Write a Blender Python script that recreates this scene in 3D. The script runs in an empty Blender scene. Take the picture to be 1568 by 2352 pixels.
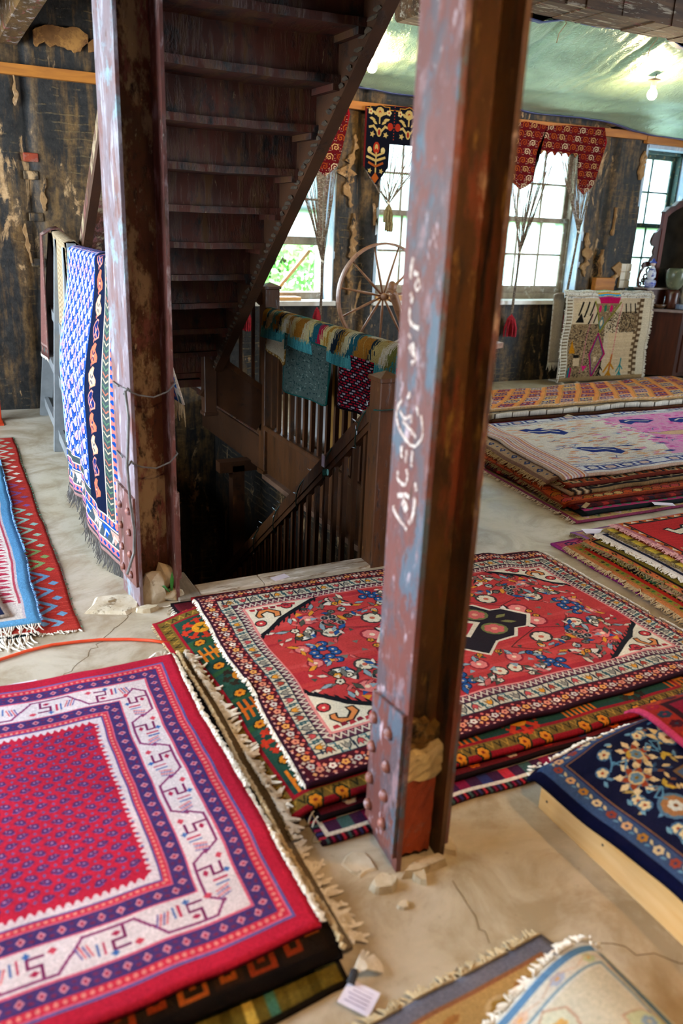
import bpy, bmesh, math, random
import numpy as np
from mathutils import Vector, Matrix

C = bpy.context.scene.collection
SC = bpy.context.scene
rnd = random.Random(7)
rng = np.random.default_rng(11)

# ------------------------------------------------------------------ camera
cam_d = bpy.data.cameras.new('camera')
cam_d.sensor_fit = 'VERTICAL'
cam_d.sensor_height = 36.0
cam_d.sensor_width = 24.0
cam_d.lens = 1850.0 / 2352.0 * 36.0
cam_d.clip_start = 0.02
cam_d.clip_end = 200
cam_d.dof.use_dof = True
cam_d.dof.focus_distance = 4.5
cam_d.dof.aperture_fstop = 2.2
cam = bpy.data.objects.new('camera', cam_d)
C.objects.link(cam)
_dn = Vector((-224, 5174, 1850)).normalized()
_up = -_dn
_X = Vector((3800.0, (-1850.0 ** 2 + 224 * 3800.0) / 5174.0, 1850.0)).normalized()
_X = (_X - _up * _X.dot(_up)).normalized()
_Y = _up.cross(_X)
if _Y.z < 0:
    _Y = -_Y
# rows of R: world X, Y, Z axes expressed in the camera's (right, down, forward)
mw = Matrix((( _X.x, -_X.y, -_X.z, 0.0),
             ( _Y.x, -_Y.y, -_Y.z, 0.0),
             (_up.x, -_up.y, -_up.z, 1.6),
             (0, 0, 0, 1)))
cam.matrix_world = mw
SC.camera = cam

# ------------------------------------------------------------------ world, light, exposure
SC.view_settings.view_transform = 'Standard'
SC.view_settings.look = 'None'
SC.view_settings.gamma = 1.0
SC.view_settings.use_curve_mapping = False
SC.view_settings.exposure = 2.7
w = bpy.data.worlds.new('sky')
SC.world = w
w.use_nodes = True
nt = w.node_tree
bg = nt.nodes['Background']
bg.inputs['Color'].default_value = (0.74, 0.87, 1.0, 1)
bg.inputs['Strength'].default_value = 3.7
SC.cycles.max_bounces = 7
SC.cycles.diffuse_bounces = 4
SC.cycles.glossy_bounces = 3
SC.cycles.transmission_bounces = 4
SC.cycles.transparent_max_bounces = 8
SC.cycles.sample_clamp_indirect = 6.0
SC.cycles.caustics_reflective = False
SC.cycles.caustics_refractive = False

def portal(name, loc, rot, sx, sy):
    d = bpy.data.lights.new(name, 'AREA')
    d.shape = 'RECTANGLE'
    d.size = sx
    d.size_y = sy
    d.cycles.is_portal = True
    o = bpy.data.objects.new(name, d)
    o.location = loc
    o.rotation_euler = rot
    C.objects.link(o)

# window openings: far wall (x0, x1) and left wall (y0, y1), near wall (x0, x1)
FW = [(2.45, 3.57), (4.03, 5.15), (5.50, 6.63), (7.42, 8.20), (8.9, 9.7)]
LW = [(1.7, 3.2), (3.5, 5.0), (5.3, 6.8)]
NW = []
RW = [(-1.4, 0.1), (0.4, 1.9), (2.2, 3.7)]
WZ0, WZ1 = 0.88, 2.55
XL, XR, YN, YF, ZC = -2.6, 10.0, -2.6, 7.25, 3.15
for a, b in FW:
    portal('window_light', ((a + b) / 2, YF + 0.42, (WZ0 + WZ1) / 2), (-math.pi / 2, 0, 0), b - a, WZ1 - WZ0)
for a, b in LW:
    portal('window_light', (XL - 0.3, (a + b) / 2, 1.65), (0, -math.pi / 2, 0), 2.6, b - a)
for a, b in NW:
    portal('window_light', ((a + b) / 2, YN - 0.3, 1.75), (math.pi / 2, 0, 0), b - a, 1.9)
for a, b in RW:
    portal('window_light', (XR + 0.3, (a + b) / 2, 1.65), (0, math.pi / 2, 0), 2.6, b - a)

# ------------------------------------------------------------------ numpy noise
def vnoise(x, y, seed=0):
    x = np.asarray(x, float); y = np.asarray(y, float)
    xi = np.floor(x).astype(np.int64); yi = np.floor(y).astype(np.int64)
    fx = x - xi; fy = y - yi
    fx = fx * fx * (3 - 2 * fx); fy = fy * fy * (3 - 2 * fy)
    def h(a, b):
        n = (a * 374761393 + b * 668265263 + seed * 974711) & 0x7fffffff
        n = ((n ^ (n >> 13)) * 1274126177) & 0x7fffffff
        return ((n ^ (n >> 16)) & 0xffff) / 65535.0
    return (h(xi, yi) * (1 - fx) + h(xi + 1, yi) * fx) * (1 - fy) + (h(xi, yi + 1) * (1 - fx) + h(xi + 1, yi + 1) * fx) * fy

def fbm(x, y, seed=0, o=4):
    s = 0; a = 0.5; t = 0
    for k in range(o):
        s = s + a * vnoise(np.asarray(x) * 2 ** k, np.asarray(y) * 2 ** k, seed + k * 17); t += a; a *= 0.5
    return s / t

# ------------------------------------------------------------------ materials
def hx(s):
    s = s.lstrip('#')
    v = [int(s[i:i + 2], 16) / 255 for i in (0, 2, 4)]
    return tuple(((c / 12.92) if c <= 0.04045 else ((c + 0.055) / 1.055) ** 2.4) for c in v)

def newmat(name):
    m = bpy.data.materials.new(name)
    m.use_nodes = True
    nt = m.node_tree
    return m, nt, nt.nodes['Principled BSDF']

def N(nt, t, **kw):
    n = nt.nodes.new(t)
    for k, v in kw.items():
        if k in n.inputs:
            n.inputs[k].default_value = v
        else:
            setattr(n, k, v)
    return n

def coords(nt, sc=(1, 1, 1), kind='Object'):
    tc = nt.nodes.new('ShaderNodeTexCoord')
    mp = nt.nodes.new('ShaderNodeMapping')
    mp.inputs['Scale'].default_value = sc
    nt.links.new(tc.outputs[kind], mp.inputs['Vector'])
    return mp.outputs['Vector']

def ramp(nt, fac, stops):
    r = nt.nodes.new('ShaderNodeValToRGB')
    e = r.color_ramp.elements
    while len(e) < len(stops):
        e.new(0.5)
    for el, (p, c) in zip(e, stops):
        el.position = p
        el.color = (*c[:3], 1)
    nt.links.new(fac, r.inputs['Fac'])
    return r.outputs['Color']

def noise(nt, vec, scale, detail=5, rough=0.6, dist=0.0):
    n = N(nt, 'ShaderNodeTexNoise', Scale=scale, Detail=detail, Roughness=rough, Distortion=dist)
    nt.links.new(vec, n.inputs['Vector'])
    return n.outputs['Fac']

def mixc(nt, fac, a, b, mode='MIX'):
    m = nt.nodes.new('ShaderNodeMix')
    m.data_type = 'RGBA'
    m.blend_type = mode
    if isinstance(fac, float): m.inputs[0].default_value = fac
    else: nt.links.new(fac, m.inputs[0])
    for i, v in ((6, a), (7, b)):
        if isinstance(v, tuple): m.inputs[i].default_value = (*v[:3], 1)
        else: nt.links.new(v, m.inputs[i])
    return m.outputs[2]

def bump(nt, bsdf, height, strength=0.4, dist=0.01):
    b = N(nt, 'ShaderNodeBump', Strength=strength, Distance=dist)
    nt.links.new(height, b.inputs['Height'])
    nt.links.new(b.outputs['Normal'], bsdf.inputs['Normal'])

MATS = {}
def plain(name, c1, c2=None, rough=0.7, scale=8, stretch=(1, 1, 1), bmp=0.0, metallic=0.0, lo=0.35, hi=0.65, detail=5, spec=0.5, bdist=0.01):
    if name in MATS: return MATS[name]
    m, nt, b = newmat(name)
    v = coords(nt, stretch)
    f = noise(nt, v, scale, detail)
    c2 = c2 or tuple(x * 0.75 for x in c1)
    nt.links.new(ramp(nt, f, [(lo, c1), (hi, c2)]), b.inputs['Base Color'])
    b.inputs['Roughness'].default_value = rough
    b.inputs['Metallic'].default_value = metallic
    b.inputs['Specular IOR Level'].default_value = spec
    if bmp: bump(nt, b, f, bmp, bdist)
    MATS[name] = m
    return m

def patchy(name, layers, rough=0.65, bmp=0.5, spec=0.4, bdist=0.006, extra=None):
    """layers: first (colour a, colour b, scale, stretch); then (colour, scale, stretch, threshold, softness)"""
    if name in MATS: return MATS[name]
    m, nt, b = newmat(name)
    a0, b0, s0, st0 = layers[0]
    f0 = noise(nt, coords(nt, st0), s0, 6, 0.65)
    col = ramp(nt, f0, [(0.35, a0), (0.65, b0)])
    hsum = f0
    for k, (c, s, st, th, sf) in enumerate(layers[1:]):
        v = coords(nt, st)
        vm = N(nt, 'ShaderNodeVectorMath', operation='ADD')
        nt.links.new(v, vm.inputs[0]); vm.inputs[1].default_value = (3.1 * k + 1, 7.7 * k, 1.3 * k)
        f = noise(nt, vm.outputs[0], s, 7, 0.68)
        msk = ramp(nt, f, [(th - sf, (0, 0, 0)), (th + sf, (1, 1, 1))])
        col = mixc(nt, msk, col, c)
        ma = N(nt, 'ShaderNodeMath', operation='ADD')
        nt.links.new(hsum, ma.inputs[0]); nt.links.new(msk, ma.inputs[1])
        hsum = ma.outputs[0]
    nt.links.new(col, b.inputs['Base Color'])
    b.inputs['Roughness'].default_value = rough
    b.inputs['Specular IOR Level'].default_value = spec
    bump(nt, b, hsum, bmp, bdist)
    MATS[name] = m
    return m

def wood(name, c1, c2, rough=0.55, grain=(1, 14, 14), scale=3.0, bmp=0.15):
    if name in MATS: return MATS[name]
    m, nt, b = newmat(name)
    v = coords(nt, grain)
    f = noise(nt, v, scale, 8, 0.6, 0.4)
    col = ramp(nt, f, [(0.3, c1), (0.5, tuple((a + d) / 2 for a, d in zip(c1, c2))), (0.68, c2)])
    f2 = noise(nt, coords(nt, (1.3, 1.3, 1.3)), 2.3, 3)
    col = mixc(nt, ramp(nt, f2, [(0.55, (0, 0, 0)), (0.75, (0.5, 0.5, 0.5))]), col, c2)
    nt.links.new(col, b.inputs['Base Color'])
    b.inputs['Roughness'].default_value = rough
    if bmp: bump(nt, b, f, bmp, 0.004)
    MATS[name] = m
    return m

# ------------------------------------------------------------------ object helpers
def tag(o, label=None, cat=None, group=None, kind=None):
    if label: o['label'] = label
    if cat: o['category'] = cat
    if group: o['group'] = group
    if kind: o['kind'] = kind
    return o

def thing(name, label, cat, loc=(0, 0, 0), group=None, kind=None):
    o = bpy.data.objects.new(name, None)
    o.empty_display_size = 0.05
    o.location = loc
    C.objects.link(o)
    return tag(o, label, cat, group, kind)

def wloc(o):
    v = Vector((0, 0, 0))
    while o is not None:
        v = v + o.location
        o = o.parent
    return v

def mk(name, verts, faces, mat, parent=None, uvs=None, smooth=False, loc=None, mats=None, midx=None):
    """mesh object from world-space vertices; the origin sits at loc or at the parent's origin"""
    base = wloc(parent) if parent is not None else Vector((0, 0, 0))
    off = base + Vector(loc) if (parent is not None and loc is not None) else (base if parent is not None else Vector(loc or (0, 0, 0)))
    va = np.asarray(verts, float) - np.array(off)
    me = bpy.data.meshes.new(name)
    me.from_pydata(va.tolist(), [], [tuple(int(i) for i in f) for f in faces])
    if uvs is not None:
        ul = me.uv_layers.new(name='UVMap')
        li = np.empty(len(me.loops), np.int64)
        me.loops.foreach_get('vertex_index', li)
        ul.data.foreach_set('uv', np.asarray(uvs, float)[li].ravel())
    for mm in (mats or [mat]):
        me.materials.append(mm)
    if midx is not None:
        me.polygons.foreach_set('material_index', midx)
    if smooth:
        me.polygons.foreach_set('use_smooth', [True] * len(me.polygons))
    me.update()
    o = bpy.data.objects.new(name, me)
    C.objects.link(o)
    if parent is not None:
        o.parent = parent
        o.location = Vector(loc) if loc is not None else Vector((0, 0, 0))
    else:
        o.location = off
    return o

class MB:
    def __init__(s): s.v = []; s.f = []
    def add(s, v, f):
        n = len(s.v)
        s.v += [tuple(p) for p in v]
        s.f += [tuple(i + n for i in q) for q in f]
        return s
    def box(s, x0, x1, y0, y1, z0, z1, bev=0.0):
        if bev <= 0:
            v = [(x, y, z) for z in (z0, z1) for y in (y0, y1) for x in (x0, x1)]
            return s.add(v, [(0, 2, 3, 1), (4, 5, 7, 6), (0, 1, 5, 4), (2, 6, 7, 3), (0, 4, 6, 2), (1, 3, 7, 5)])
        bm = bmesh.new()
        bmesh.ops.create_cube(bm, size=1)
        bmesh.ops.scale(bm, vec=(x1 - x0, y1 - y0, z1 - z0), verts=bm.verts)
        bmesh.ops.translate(bm, vec=((x0 + x1) / 2, (y0 + y1) / 2, (z0 + z1) / 2), verts=bm.verts)
        bmesh.ops.bevel(bm, geom=bm.edges[:], offset=bev, segments=1, affect='EDGES')
        bm.verts.index_update()
        s.add([v.co[:] for v in bm.verts], [[v.index for v in f.verts] for f in bm.faces])
        bm.free()
        return s
    def bar(s, a, b, w, h, up=(0, 0, 1), taper=1.0):
        """rectangular bar from a to b, width w (sideways), height h (along up)"""
        a = Vector(a); b = Vector(b); d = (b - a).normalized()
        up = Vector(up)
        side = d.cross(up)
        if side.length < 1e-4: side = d.cross(Vector((0, 1, 0)))
        side.normalize(); u = side.cross(d).normalized()
        v = []
        for p, k in ((a, 1.0), (b, taper)):
            for sx, sz in ((-1, -1), (1, -1), (1, 1), (-1, 1)):
                v.append(p + side * (sx * w / 2 * k) + u * (sz * h / 2 * k))
        return s.add(v, [(3, 2, 1, 0), (4, 5, 6, 7), (0, 1, 5, 4), (1, 2, 6, 5), (2, 3, 7, 6), (3, 0, 4, 7)])
    def tube(s, pts, r, n=6, cap=True):
        pts = [Vector(p) for p in pts]
        rs = r if isinstance(r, (list, tuple)) else [r] * len(pts)
        ref = Vector((0.13, 0.31, 0.94))
        base = len(s.v)
        for i, p in enumerate(pts):
            d = (pts[min(i + 1, len(pts) - 1)] - pts[max(i - 1, 0)])
            if d.length < 1e-9: d = Vector((0, 0, 1))
            d.normalize()
            a = d.cross(ref)
            if a.length < 1e-3: a = d.cross(Vector((1, 0, 0)))
            a.normalize(); b = d.cross(a)
            for k in range(n):
                t = 2 * math.pi * k / n
                s.v.append(tuple(p + a * (rs[i] * math.cos(t)) + b * (rs[i] * math.sin(t))))
        for i in range(len(pts) - 1):
            for k in range(n):
                k2 = (k + 1) % n
                s.f.append((base + i * n + k, base + i * n + k2, base + (i + 1) * n + k2, base + (i + 1) * n + k))
        if cap:
            s.f.append(tuple(base + k for k in range(n))[::-1])
            s.f.append(tuple(base + (len(pts) - 1) * n + k for k in range(n)))
        return s
    def lathe(s, c, prof, n=20, ax=None, cap=True):
        """profile [(r, h)] round the axis through c (default z)"""
        ax = Vector(ax or (0, 0, 1)).normalized()
        a = ax.cross(Vector((0.3, 0.9, 0.1))).normalized(); b = ax.cross(a)
        c = Vector(c); base = len(s.v)
        for r, h in prof:
            for k in range(n):
                t = 2 * math.pi * k / n
                s.v.append(tuple(c + ax * h + a * (r * math.cos(t)) + b * (r * math.sin(t))))
        m = len(prof)
        for i in range(m - 1):
            for k in range(n):
                k2 = (k + 1) % n
                s.f.append((base + i * n + k, base + i * n + k2, base + (i + 1) * n + k2, base + (i + 1) * n + k))
        if cap:
            s.f.append(tuple(base + k for k in range(n))[::-1])
            s.f.append(tuple(base + (m - 1) * n + k for k in range(n)))
        return s
    def prism(s, pts, d):
        """flat polygon (3D points) extruded by vector d"""
        n = len(pts); d = Vector(d)
        v = [Vector(p) for p in pts] + [Vector(p) + d for p in pts]
        f = [tuple(range(n))[::-1], tuple(range(n, 2 * n))] + [(i, (i + 1) % n, n + (i + 1) % n, n + i) for i in range(n)]
        return s.add(v, f)
    def blob(s, c, r, seed=0, n=2, rough=0.25):
        bm = bmesh.new()
        bmesh.ops.create_icosphere(bm, subdivisions=n, radius=1)
        q = random.Random(seed)
        ph = [(q.uniform(0, 6), q.uniform(1.5, 4)) for _ in range(6)]
        vs = []
        for v in bm.verts:
            p = v.co
            k = 1 + rough * (math.sin(p.x * ph[0][1] + ph[0][0]) * math.sin(p.y * ph[1][1] + ph[1][0]) + 0.6 * math.sin(p.z * 5 + ph[2][0] + p.x * 4))
            vs.append((c[0] + p.x * r[0] * k, c[1] + p.y * r[1] * k, c[2] + p.z * r[2] * k))
        bm.verts.index_update()
        s.add(vs, [[v.index for v in f.verts] for f in bm.faces]); bm.free()
        return s
    def build(s, name, mat, parent=None, loc=None, smooth=False):
        return mk(name, s.v, s.f, mat, parent, loc=loc, smooth=smooth)

def copy_tree(o, parent=None, dloc=None):
    c = o.copy()
    C.objects.link(c)
    c.parent = parent
    if dloc is not None: c.location = o.location + Vector(dloc)
    for ch in list(o.children):
        copy_tree(ch, c)
    return c
# ------------------------------------------------------------------ shared materials
def wall_material():
    m, nt, b = newmat('tarred_plaster')
    v = coords(nt, (1, 1, 1))
    big = noise(nt, coords(nt, (1, 1, 0.55)), 1.7, 8, 0.66, 0.6)
    str_ = noise(nt, coords(nt, (6, 1, 0.8)), 2.4, 6, 0.65)
    fine = noise(nt, v, 22, 6, 0.7)
    base = ramp(nt, fine, [(0.3, hx('0c0c0d')), (0.62, hx('2b2824')), (0.8, hx('4a4238'))])
    brown = ramp(nt, fine, [(0.3, hx('3a2815')), (0.7, hx('8a6838'))])
    ma = N(nt, 'ShaderNodeMath', operation='ADD'); nt.links.new(big, ma.inputs[0]); nt.links.new(str_, ma.inputs[1])
    mask = ramp(nt, ma.outputs[0], [(0.0, (0, 0, 0)), (0.98, (0, 0, 0)), (1.0, (0.0, 0.0, 0.0))])
    mm = N(nt, 'ShaderNodeMath', operation='MULTIPLY'); nt.links.new(ma.outputs[0], mm.inputs[0]); mm.inputs[1].default_value = 0.5
    mask = ramp(nt, mm.outputs[0], [(0.49, (0, 0, 0)), (0.60, (0.85, 0.85, 0.85))])
    col = mixc(nt, mask, base, brown)
    tan = ramp(nt, noise(nt, coords(nt, (1.3, 1, 0.5)), 4.2, 9, 0.72, 0.8), [(0.585, (0, 0, 0)), (0.64, (1, 1, 1))])
    col = mixc(nt, tan, col, ramp(nt, fine, [(.3, hx('8a6840')), (.7, hx('c8a274'))]))
    # scratched horizontal keying lines of the tile, a fine relief
    wv = N(nt, 'ShaderNodeTexWave', Scale=5.2, Distortion=3.5, Detail=4.0)
    wv.wave_type = 'BANDS'; wv.bands_direction = 'Z'
    nt.links.new(v, wv.inputs['Vector'])
    lines = ramp(nt, wv.outputs['Fac'], [(0.88, (0, 0, 0)), (0.97, (1, 1, 1))])
    gate = ramp(nt, noise(nt, coords(nt, (2, 1, 1)), 1.6, 6, .7), [(0.52, (0, 0, 0)), (0.60, (.8, .8, .8))])
    lm = mixc(nt, 1.0, lines, gate, 'MULTIPLY')
    col = mixc(nt, mixc(nt, 1.0, lm, (0.5, 0.5, 0.5), 'MULTIPLY'), col, hx('86704a'))
    nt.links.new(col, b.inputs['Base Color'])
    b.inputs['Roughness'].default_value = 0.62
    b.inputs['Specular IOR Level'].default_value = 0.35
    h = N(nt, 'ShaderNodeMath', operation='ADD'); nt.links.new(fine, h.inputs[0])
    nt.links.new(lm, h.inputs[1])
    bump(nt, b, h.outputs[0], 0.55, 0.012)
    return m

def concrete_material():
    m, nt, b = newmat('worn_concrete')
    v = coords(nt)
    big = noise(nt, v, 0.9, 6, 0.6, 0.5)
    mid = noise(nt, v, 4.0, 8, 0.7, 0.6)
    fine = noise(nt, v, 45, 5, 0.7)
    col = ramp(nt, big, [(0.35, hx('aea28a')), (0.52, hx('b6ac9a')), (0.68, hx('98876a'))])
    col = mixc(nt, ramp(nt, mid, [(0.40, (0.6, 0.6, 0.6)), (0.56, (0, 0, 0))]), col, hx('806a48'))
    col = mixc(nt, ramp(nt, mid, [(0.58, (0, 0, 0)), (0.74, (0.7, 0.7, 0.7))]), col, hx('c8bca6'))
    col = mixc(nt, ramp(nt, fine, [(0.60, (0, 0, 0)), (0.72, (0.35, 0.35, 0.35))]), col, hx('6b5a40'))
    nt.links.new(col, b.inputs['Base Color'])
    rr = N(nt, 'ShaderNodeMapRange'); nt.links.new(mid, rr.inputs['Value'])
    rr.inputs['To Min'].default_value = 0.30; rr.inputs['To Max'].default_value = 0.62
    nt.links.new(rr.outputs['Result'], b.inputs['Roughness'])
    b.inputs['Specular IOR Level'].default_value = 0.45
    bump(nt, b, mid, 0.12, 0.01)
    return m

def glass_material(name, haze, tint):
    """old dusty pane: mostly clear, a film of pale dust that scatters the daylight"""
    m = bpy.data.materials.new(name); m.use_nodes = True
    nt = m.node_tree
    nt.nodes.clear()
    out = nt.nodes.new('ShaderNodeOutputMaterial')
    tr = N(nt, 'ShaderNodeBsdfTransparent'); tr.inputs['Color'].default_value = (0.74, 0.78, 0.80, 1)
    tl = N(nt, 'ShaderNodeBsdfTranslucent'); tl.inputs['Color'].default_value = (*tint, 1)
    gl = N(nt, 'ShaderNodeBsdfGlossy'); gl.inputs['Roughness'].default_value = 0.05
    mx = nt.nodes.new('ShaderNodeMixShader'); mx2 = nt.nodes.new('ShaderNodeMixShader')
    f = noise(nt, coords(nt, (1, 1, 1)), 3.0, 5)
    r = N(nt, 'ShaderNodeMapRange'); nt.links.new(f, r.inputs['Value'])
    r.inputs['From Min'].default_value = 0.35; r.inputs['From Max'].default_value = 0.7
    r.inputs['To Min'].default_value = haze * 0.75; r.inputs['To Max'].default_value = min(1, haze * 1.2)
    nt.links.new(r.outputs['Result'], mx.inputs[0])
    nt.links.new(tr.outputs[0], mx.inputs[1]); nt.links.new(tl.outputs[0], mx.inputs[2])
    mx2.inputs[0].default_value = 0.05
    nt.links.new(mx.outputs[0], mx2.inputs[1]); nt.links.new(gl.outputs[0], mx2.inputs[2])
    nt.links.new(mx2.outputs[0], out.inputs['Surface'])
    return m

M_WALL = wall_material()
M_FLOOR = concrete_material()
M_GLASS = glass_material('dusty_glass', 0.62, (0.60, 0.65, 0.68))
M_PLASTER = patchy('flaking_plaster', [(hx('a07a4e'), hx('785632'), 7, (1, 1, 1)), (hx('b8946c'), 9, (1, 1, 1), 0.58, 0.04), (hx('2a241d'), 9, (1, 1, 0.6), 0.60, 0.04)], 0.85, 0.6)
M_LIME = patchy('pale_rubble', [(hx('cfc4ae'), hx('a8977a'), 10, (1, 1, 1)), (hx('7d6440'), 14, (1, 1, 1), 0.62, 0.05)], 0.9, 0.8)
M_DARKWOOD = patchy('sooted_timber', [(hx('33200f'), hx('1a110a'), 4, (3, 3, 1)), (hx('4a2f18'), 9, (4, 4, 0.8), 0.58, 0.05), (hx('6e5a3e'), 15, (3, 3, 1), 0.66, 0.03)], 0.6, 0.35)
M_CEIL = patchy('black_ceiling_boards', [(hx('14100c'), hx('070605'), 4, (1, 5, 1)), (hx('3a2a1a'), 8, (1, 3, 1), 0.62, 0.04)], 0.8, 0.4)
M_STAIR = patchy('stair_paint', [(hx('4e1e0c'), hx('331408'), 3, (1, 1, 1)), (hx('4a2c0e'), 5, (4, 1, 0.7), 0.54, 0.06), (hx('7a6240'), 16, (3, 2, 0.6), 0.67, 0.03), (hx('0c0806'), 5, (2, 2, 1), 0.58, 0.06)], 0.62, 0.4)
M_STRINGER = patchy('stringer_paint', [(hx('4a2c17'), hx('382010'), 4, (1, 1, 1)), (hx('2a180d'), 9, (1, 1, 1), 0.60, 0.05)], 0.5, 0.25)
M_RAILWOOD = patchy('railing_varnish', [(hx('5a351a'), hx('43270f'), 4, (4, 4, 0.7)), (hx('2e1a0c'), 10, (3, 3, 0.8), 0.60, 0.05), (hx('86602f'), 17, (3, 3, 1), 0.68, 0.03)], 0.45, 0.3)
M_PINE = wood('pine_lumber', hx('d9a765'), hx('c38947'), 0.6, (1, 9, 9), 2.5, 0.05)
M_PINE_Y = wood('pine_lumber_y', hx('dcb27a'), hx('c99652'), 0.6, (9, 1, 9), 2.5, 0.05)
M_BATTEN = wood('orange_batten', hx('b8721f'), hx('935618'), 0.65, (1, 9, 9), 2.5, 0.1)
M_OLDBOARD = patchy('whitened_board', [(hx('cfc7ba'), hx('a99d8c'), 6, (0.6, 4, 4)), (hx('7c6247'), 9, (0.8, 4, 3), 0.58, 0.05), (hx('e6e3de'), 11, (0.7, 4, 4), 0.60, 0.05)], 0.6, 0.3)
M_GREYPAINT = plain('grey_painted_wood', hx('84888a'), hx('6e7274'), 0.5, 6, (1, 1, 1), 0.1)
M_SASH = patchy('sash_paint', [(hx('9c8d78'), hx('75644e'), 6, (1, 1, 1)), (hx('c9c2b4'), 8, (1, 1, 1), 0.60, 0.05)], 0.6, 0.3)
M_SASH_GREEN = patchy('green_sash_paint', [(hx('46605a'), hx('30443f'), 6, (1, 1, 1)), (hx('a08a60'), 14, (1, 1, 1), 0.60, 0.04)], 0.6, 0.4)
M_REVEAL = patchy('blue_white_reveal', [(hx('b9cbdc'), hx('98b0c8'), 5, (1, 1, 1)), (hx('d8dfe4'), 8, (2, 2, 0.6), 0.58, 0.06)], 0.7, 0.3)
M_STEEL_FACE = patchy('column_face_paint', [(hx('6f3c33'), hx('5c322c'), 5, (1, 1, 0.5)), (hx('54464a'), 5.0, (2.6, 2.6, 1.3), 0.53, 0.05), (hx('4c5864'), 4.2, (2.2, 2.2, 1.1), 0.585, 0.03), (hx('86686a'), 8, (2, 2, 1.0), 0.61, 0.05), (hx('4f2c1c'), 15, (2, 2, 1), 0.64, 0.04), (hx('b39ca0'), 11, (2, 2, 1.0), 0.645, 0.04)], 0.5, 0.3)
M_STEEL_WEB = patchy('column_web_rust_shade', [(hx('5c3814'), hx('39210d'), 5, (2, 2, 0.6)), (hx('6e331c'), 5, (2, 2, 0.5), 0.55, 0.05), (hx('8a6830'), 9, (3, 3, 0.9), 0.63, 0.05), (hx('a58a72'), 7, (2, 2, .7), 0.68, 0.04), (hx('1f150c'), 7, (3, 3, 0.5), 0.58, 0.05)], 0.65, 0.5)  # brown rust, deepened for the shade inside the column's recess
M_STEEL_PALE = patchy('column_flaked_paint', [(hx('5a3018'), hx('40230f'), 5, (2, 2, 0.8)), (hx('948062'), 4.2, (1.6, 1.6, 0.8), 0.51, 0.035), (hx('7a4640'), 8, (2, 2, 0.7), 0.58, 0.05), (hx('2b1a0d'), 11, (2, 2, 0.8), 0.60, 0.04), (hx('b9a892'), 17, (2, 2, 0.8), 0.67, 0.03)], 0.6, 0.5)
M_STEEL_LIT_LILAC = patchy('column_lit_lilac_edge', [(hx('7a686c'), hx('66545a'), 6, (2, 2, .5)), (hx('6a423c'), 6, (2, 2, .7), .54, .05), (hx('9a949e'), 8, (3, 3, .6), .58, .05), (hx('7c929c'), 4, (1, 1, 1), .62, .04), (hx('4a3024'), 14, (3, 3, 1), .64, .03)], .5, .3)  # flaked paint paled towards lilac, standing in for daylight on the left flange
M_STEEL_RED = patchy('column_plum_edge', [(hx('74463e'), hx('5c3630'), 6, (2, 2, .5)), (hx('a48e8e'), 6, (2, 2, .7), .57, .05), (hx('4a2a1a'), 9, (2, 2, .8), .58, .05), (hx('b0a294'), 15, (3, 3, 1), .66, .03)], .5, .3)
M_RIVET = patchy('rivet_paint', [(hx('93584a'), hx('6d4336'), 30, (1, 1, 1)), (hx('a48c92'), 40, (1, 1, 1), 0.58, 0.05)], 0.5, 0.3)
M_CHALK = plain('chalk', hx('cbbdb2'), hx('8f7068'), 0.95, 90, lo=.42, hi=.62)
M_TERRACOTTA = patchy('terracotta', [(hx('a1431f'), hx('85331a'), 6, (1, 1, 1)), (hx('8d6658'), 9, (1, 1, 1), 0.58, 0.05), (hx('c2a98a'), 25, (1, 1, 1), 0.68, 0.02)], 0.8, 0.3)
M_MORTAR = patchy('mortar', [(hx('cdb98e'), hx('b39c6e'), 9, (1, 1, 1)), (hx('7a5c30'), 12, (1, 1, 1), 0.62, 0.04)], 0.9, 0.7)
M_WIRE = plain('wire', hx('6d6a66'), hx('504d4a'), 0.4, 30)
M_IRON = plain('dark_iron', hx('3a2a20'), hx('211811'), 0.5, 12)
M_MAHOGANY = wood('mahogany', hx('4a2110'), hx('2a1208'), 0.3, (8, 8, 1), 3, 0.05)
M_WHEEL = wood('wheel_wood', hx('9a6a45'), hx('6e442a'), 0.5, (6, 6, 6), 3, 0.05)
M_TASSEL = plain('red_wool', hx('b01228'), hx('7e0a1c'), 0.9, 40)
M_WOOL_W = plain('white_wool', hx('e3dccf'), hx('c4b9a6'), 0.95, 40)
M_WOOL_T = plain('tan_wool', hx('bfa882'), hx('9c8560'), 0.95, 40)
M_WOOL_G = plain('grey_wool', hx('6b6662'), hx('4c4845'), 0.95, 40)
M_WOOL_P = plain('pink_wool', hx('dca9a6'), hx('b98482'), 0.95, 40)
M_WOOL_DT = plain('olive_wool', hx('8d7b52'), hx('6a5a38'), 0.95, 40)
M_PAPER = plain('paper_tag', hx('e2dcea'), hx('cfc8da'), 0.8, 6)
M_CORD = plain('orange_cord', hx('e2502a'), hx('c83e1c'), 0.45, 10)
M_GREENWIRE = plain('green_wire', hx('12423a'), hx('0a2a24'), 0.4, 20)
M_WHITE = plain('white_enamel', hx('e8e6e0'), hx('d6d2c8'), 0.4, 8)
M_LEAF = plain('leaf', hx('3f8f3a'), hx('23601f'), 0.5, 6)
M_STRING = patchy('two_tone_string', [(hx('6c5d4c'), hx('4d4034'), 30, (1, 1, 1)), (hx('9a8c7c'), 40, (1, 1, 2), 0.55, 0.03), (hx('6b2a22'), 38, (1, 1, 2), 0.60, 0.03)], 0.9, 0.1)
# ------------------------------------------------------------------ woven patterns, drawn knot by knot
def rgb(s):
    s = s.lstrip('#')
    return np.array([int(s[i:i + 2], 16) / 255 for i in (0, 2, 4)], np.float32)

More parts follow.
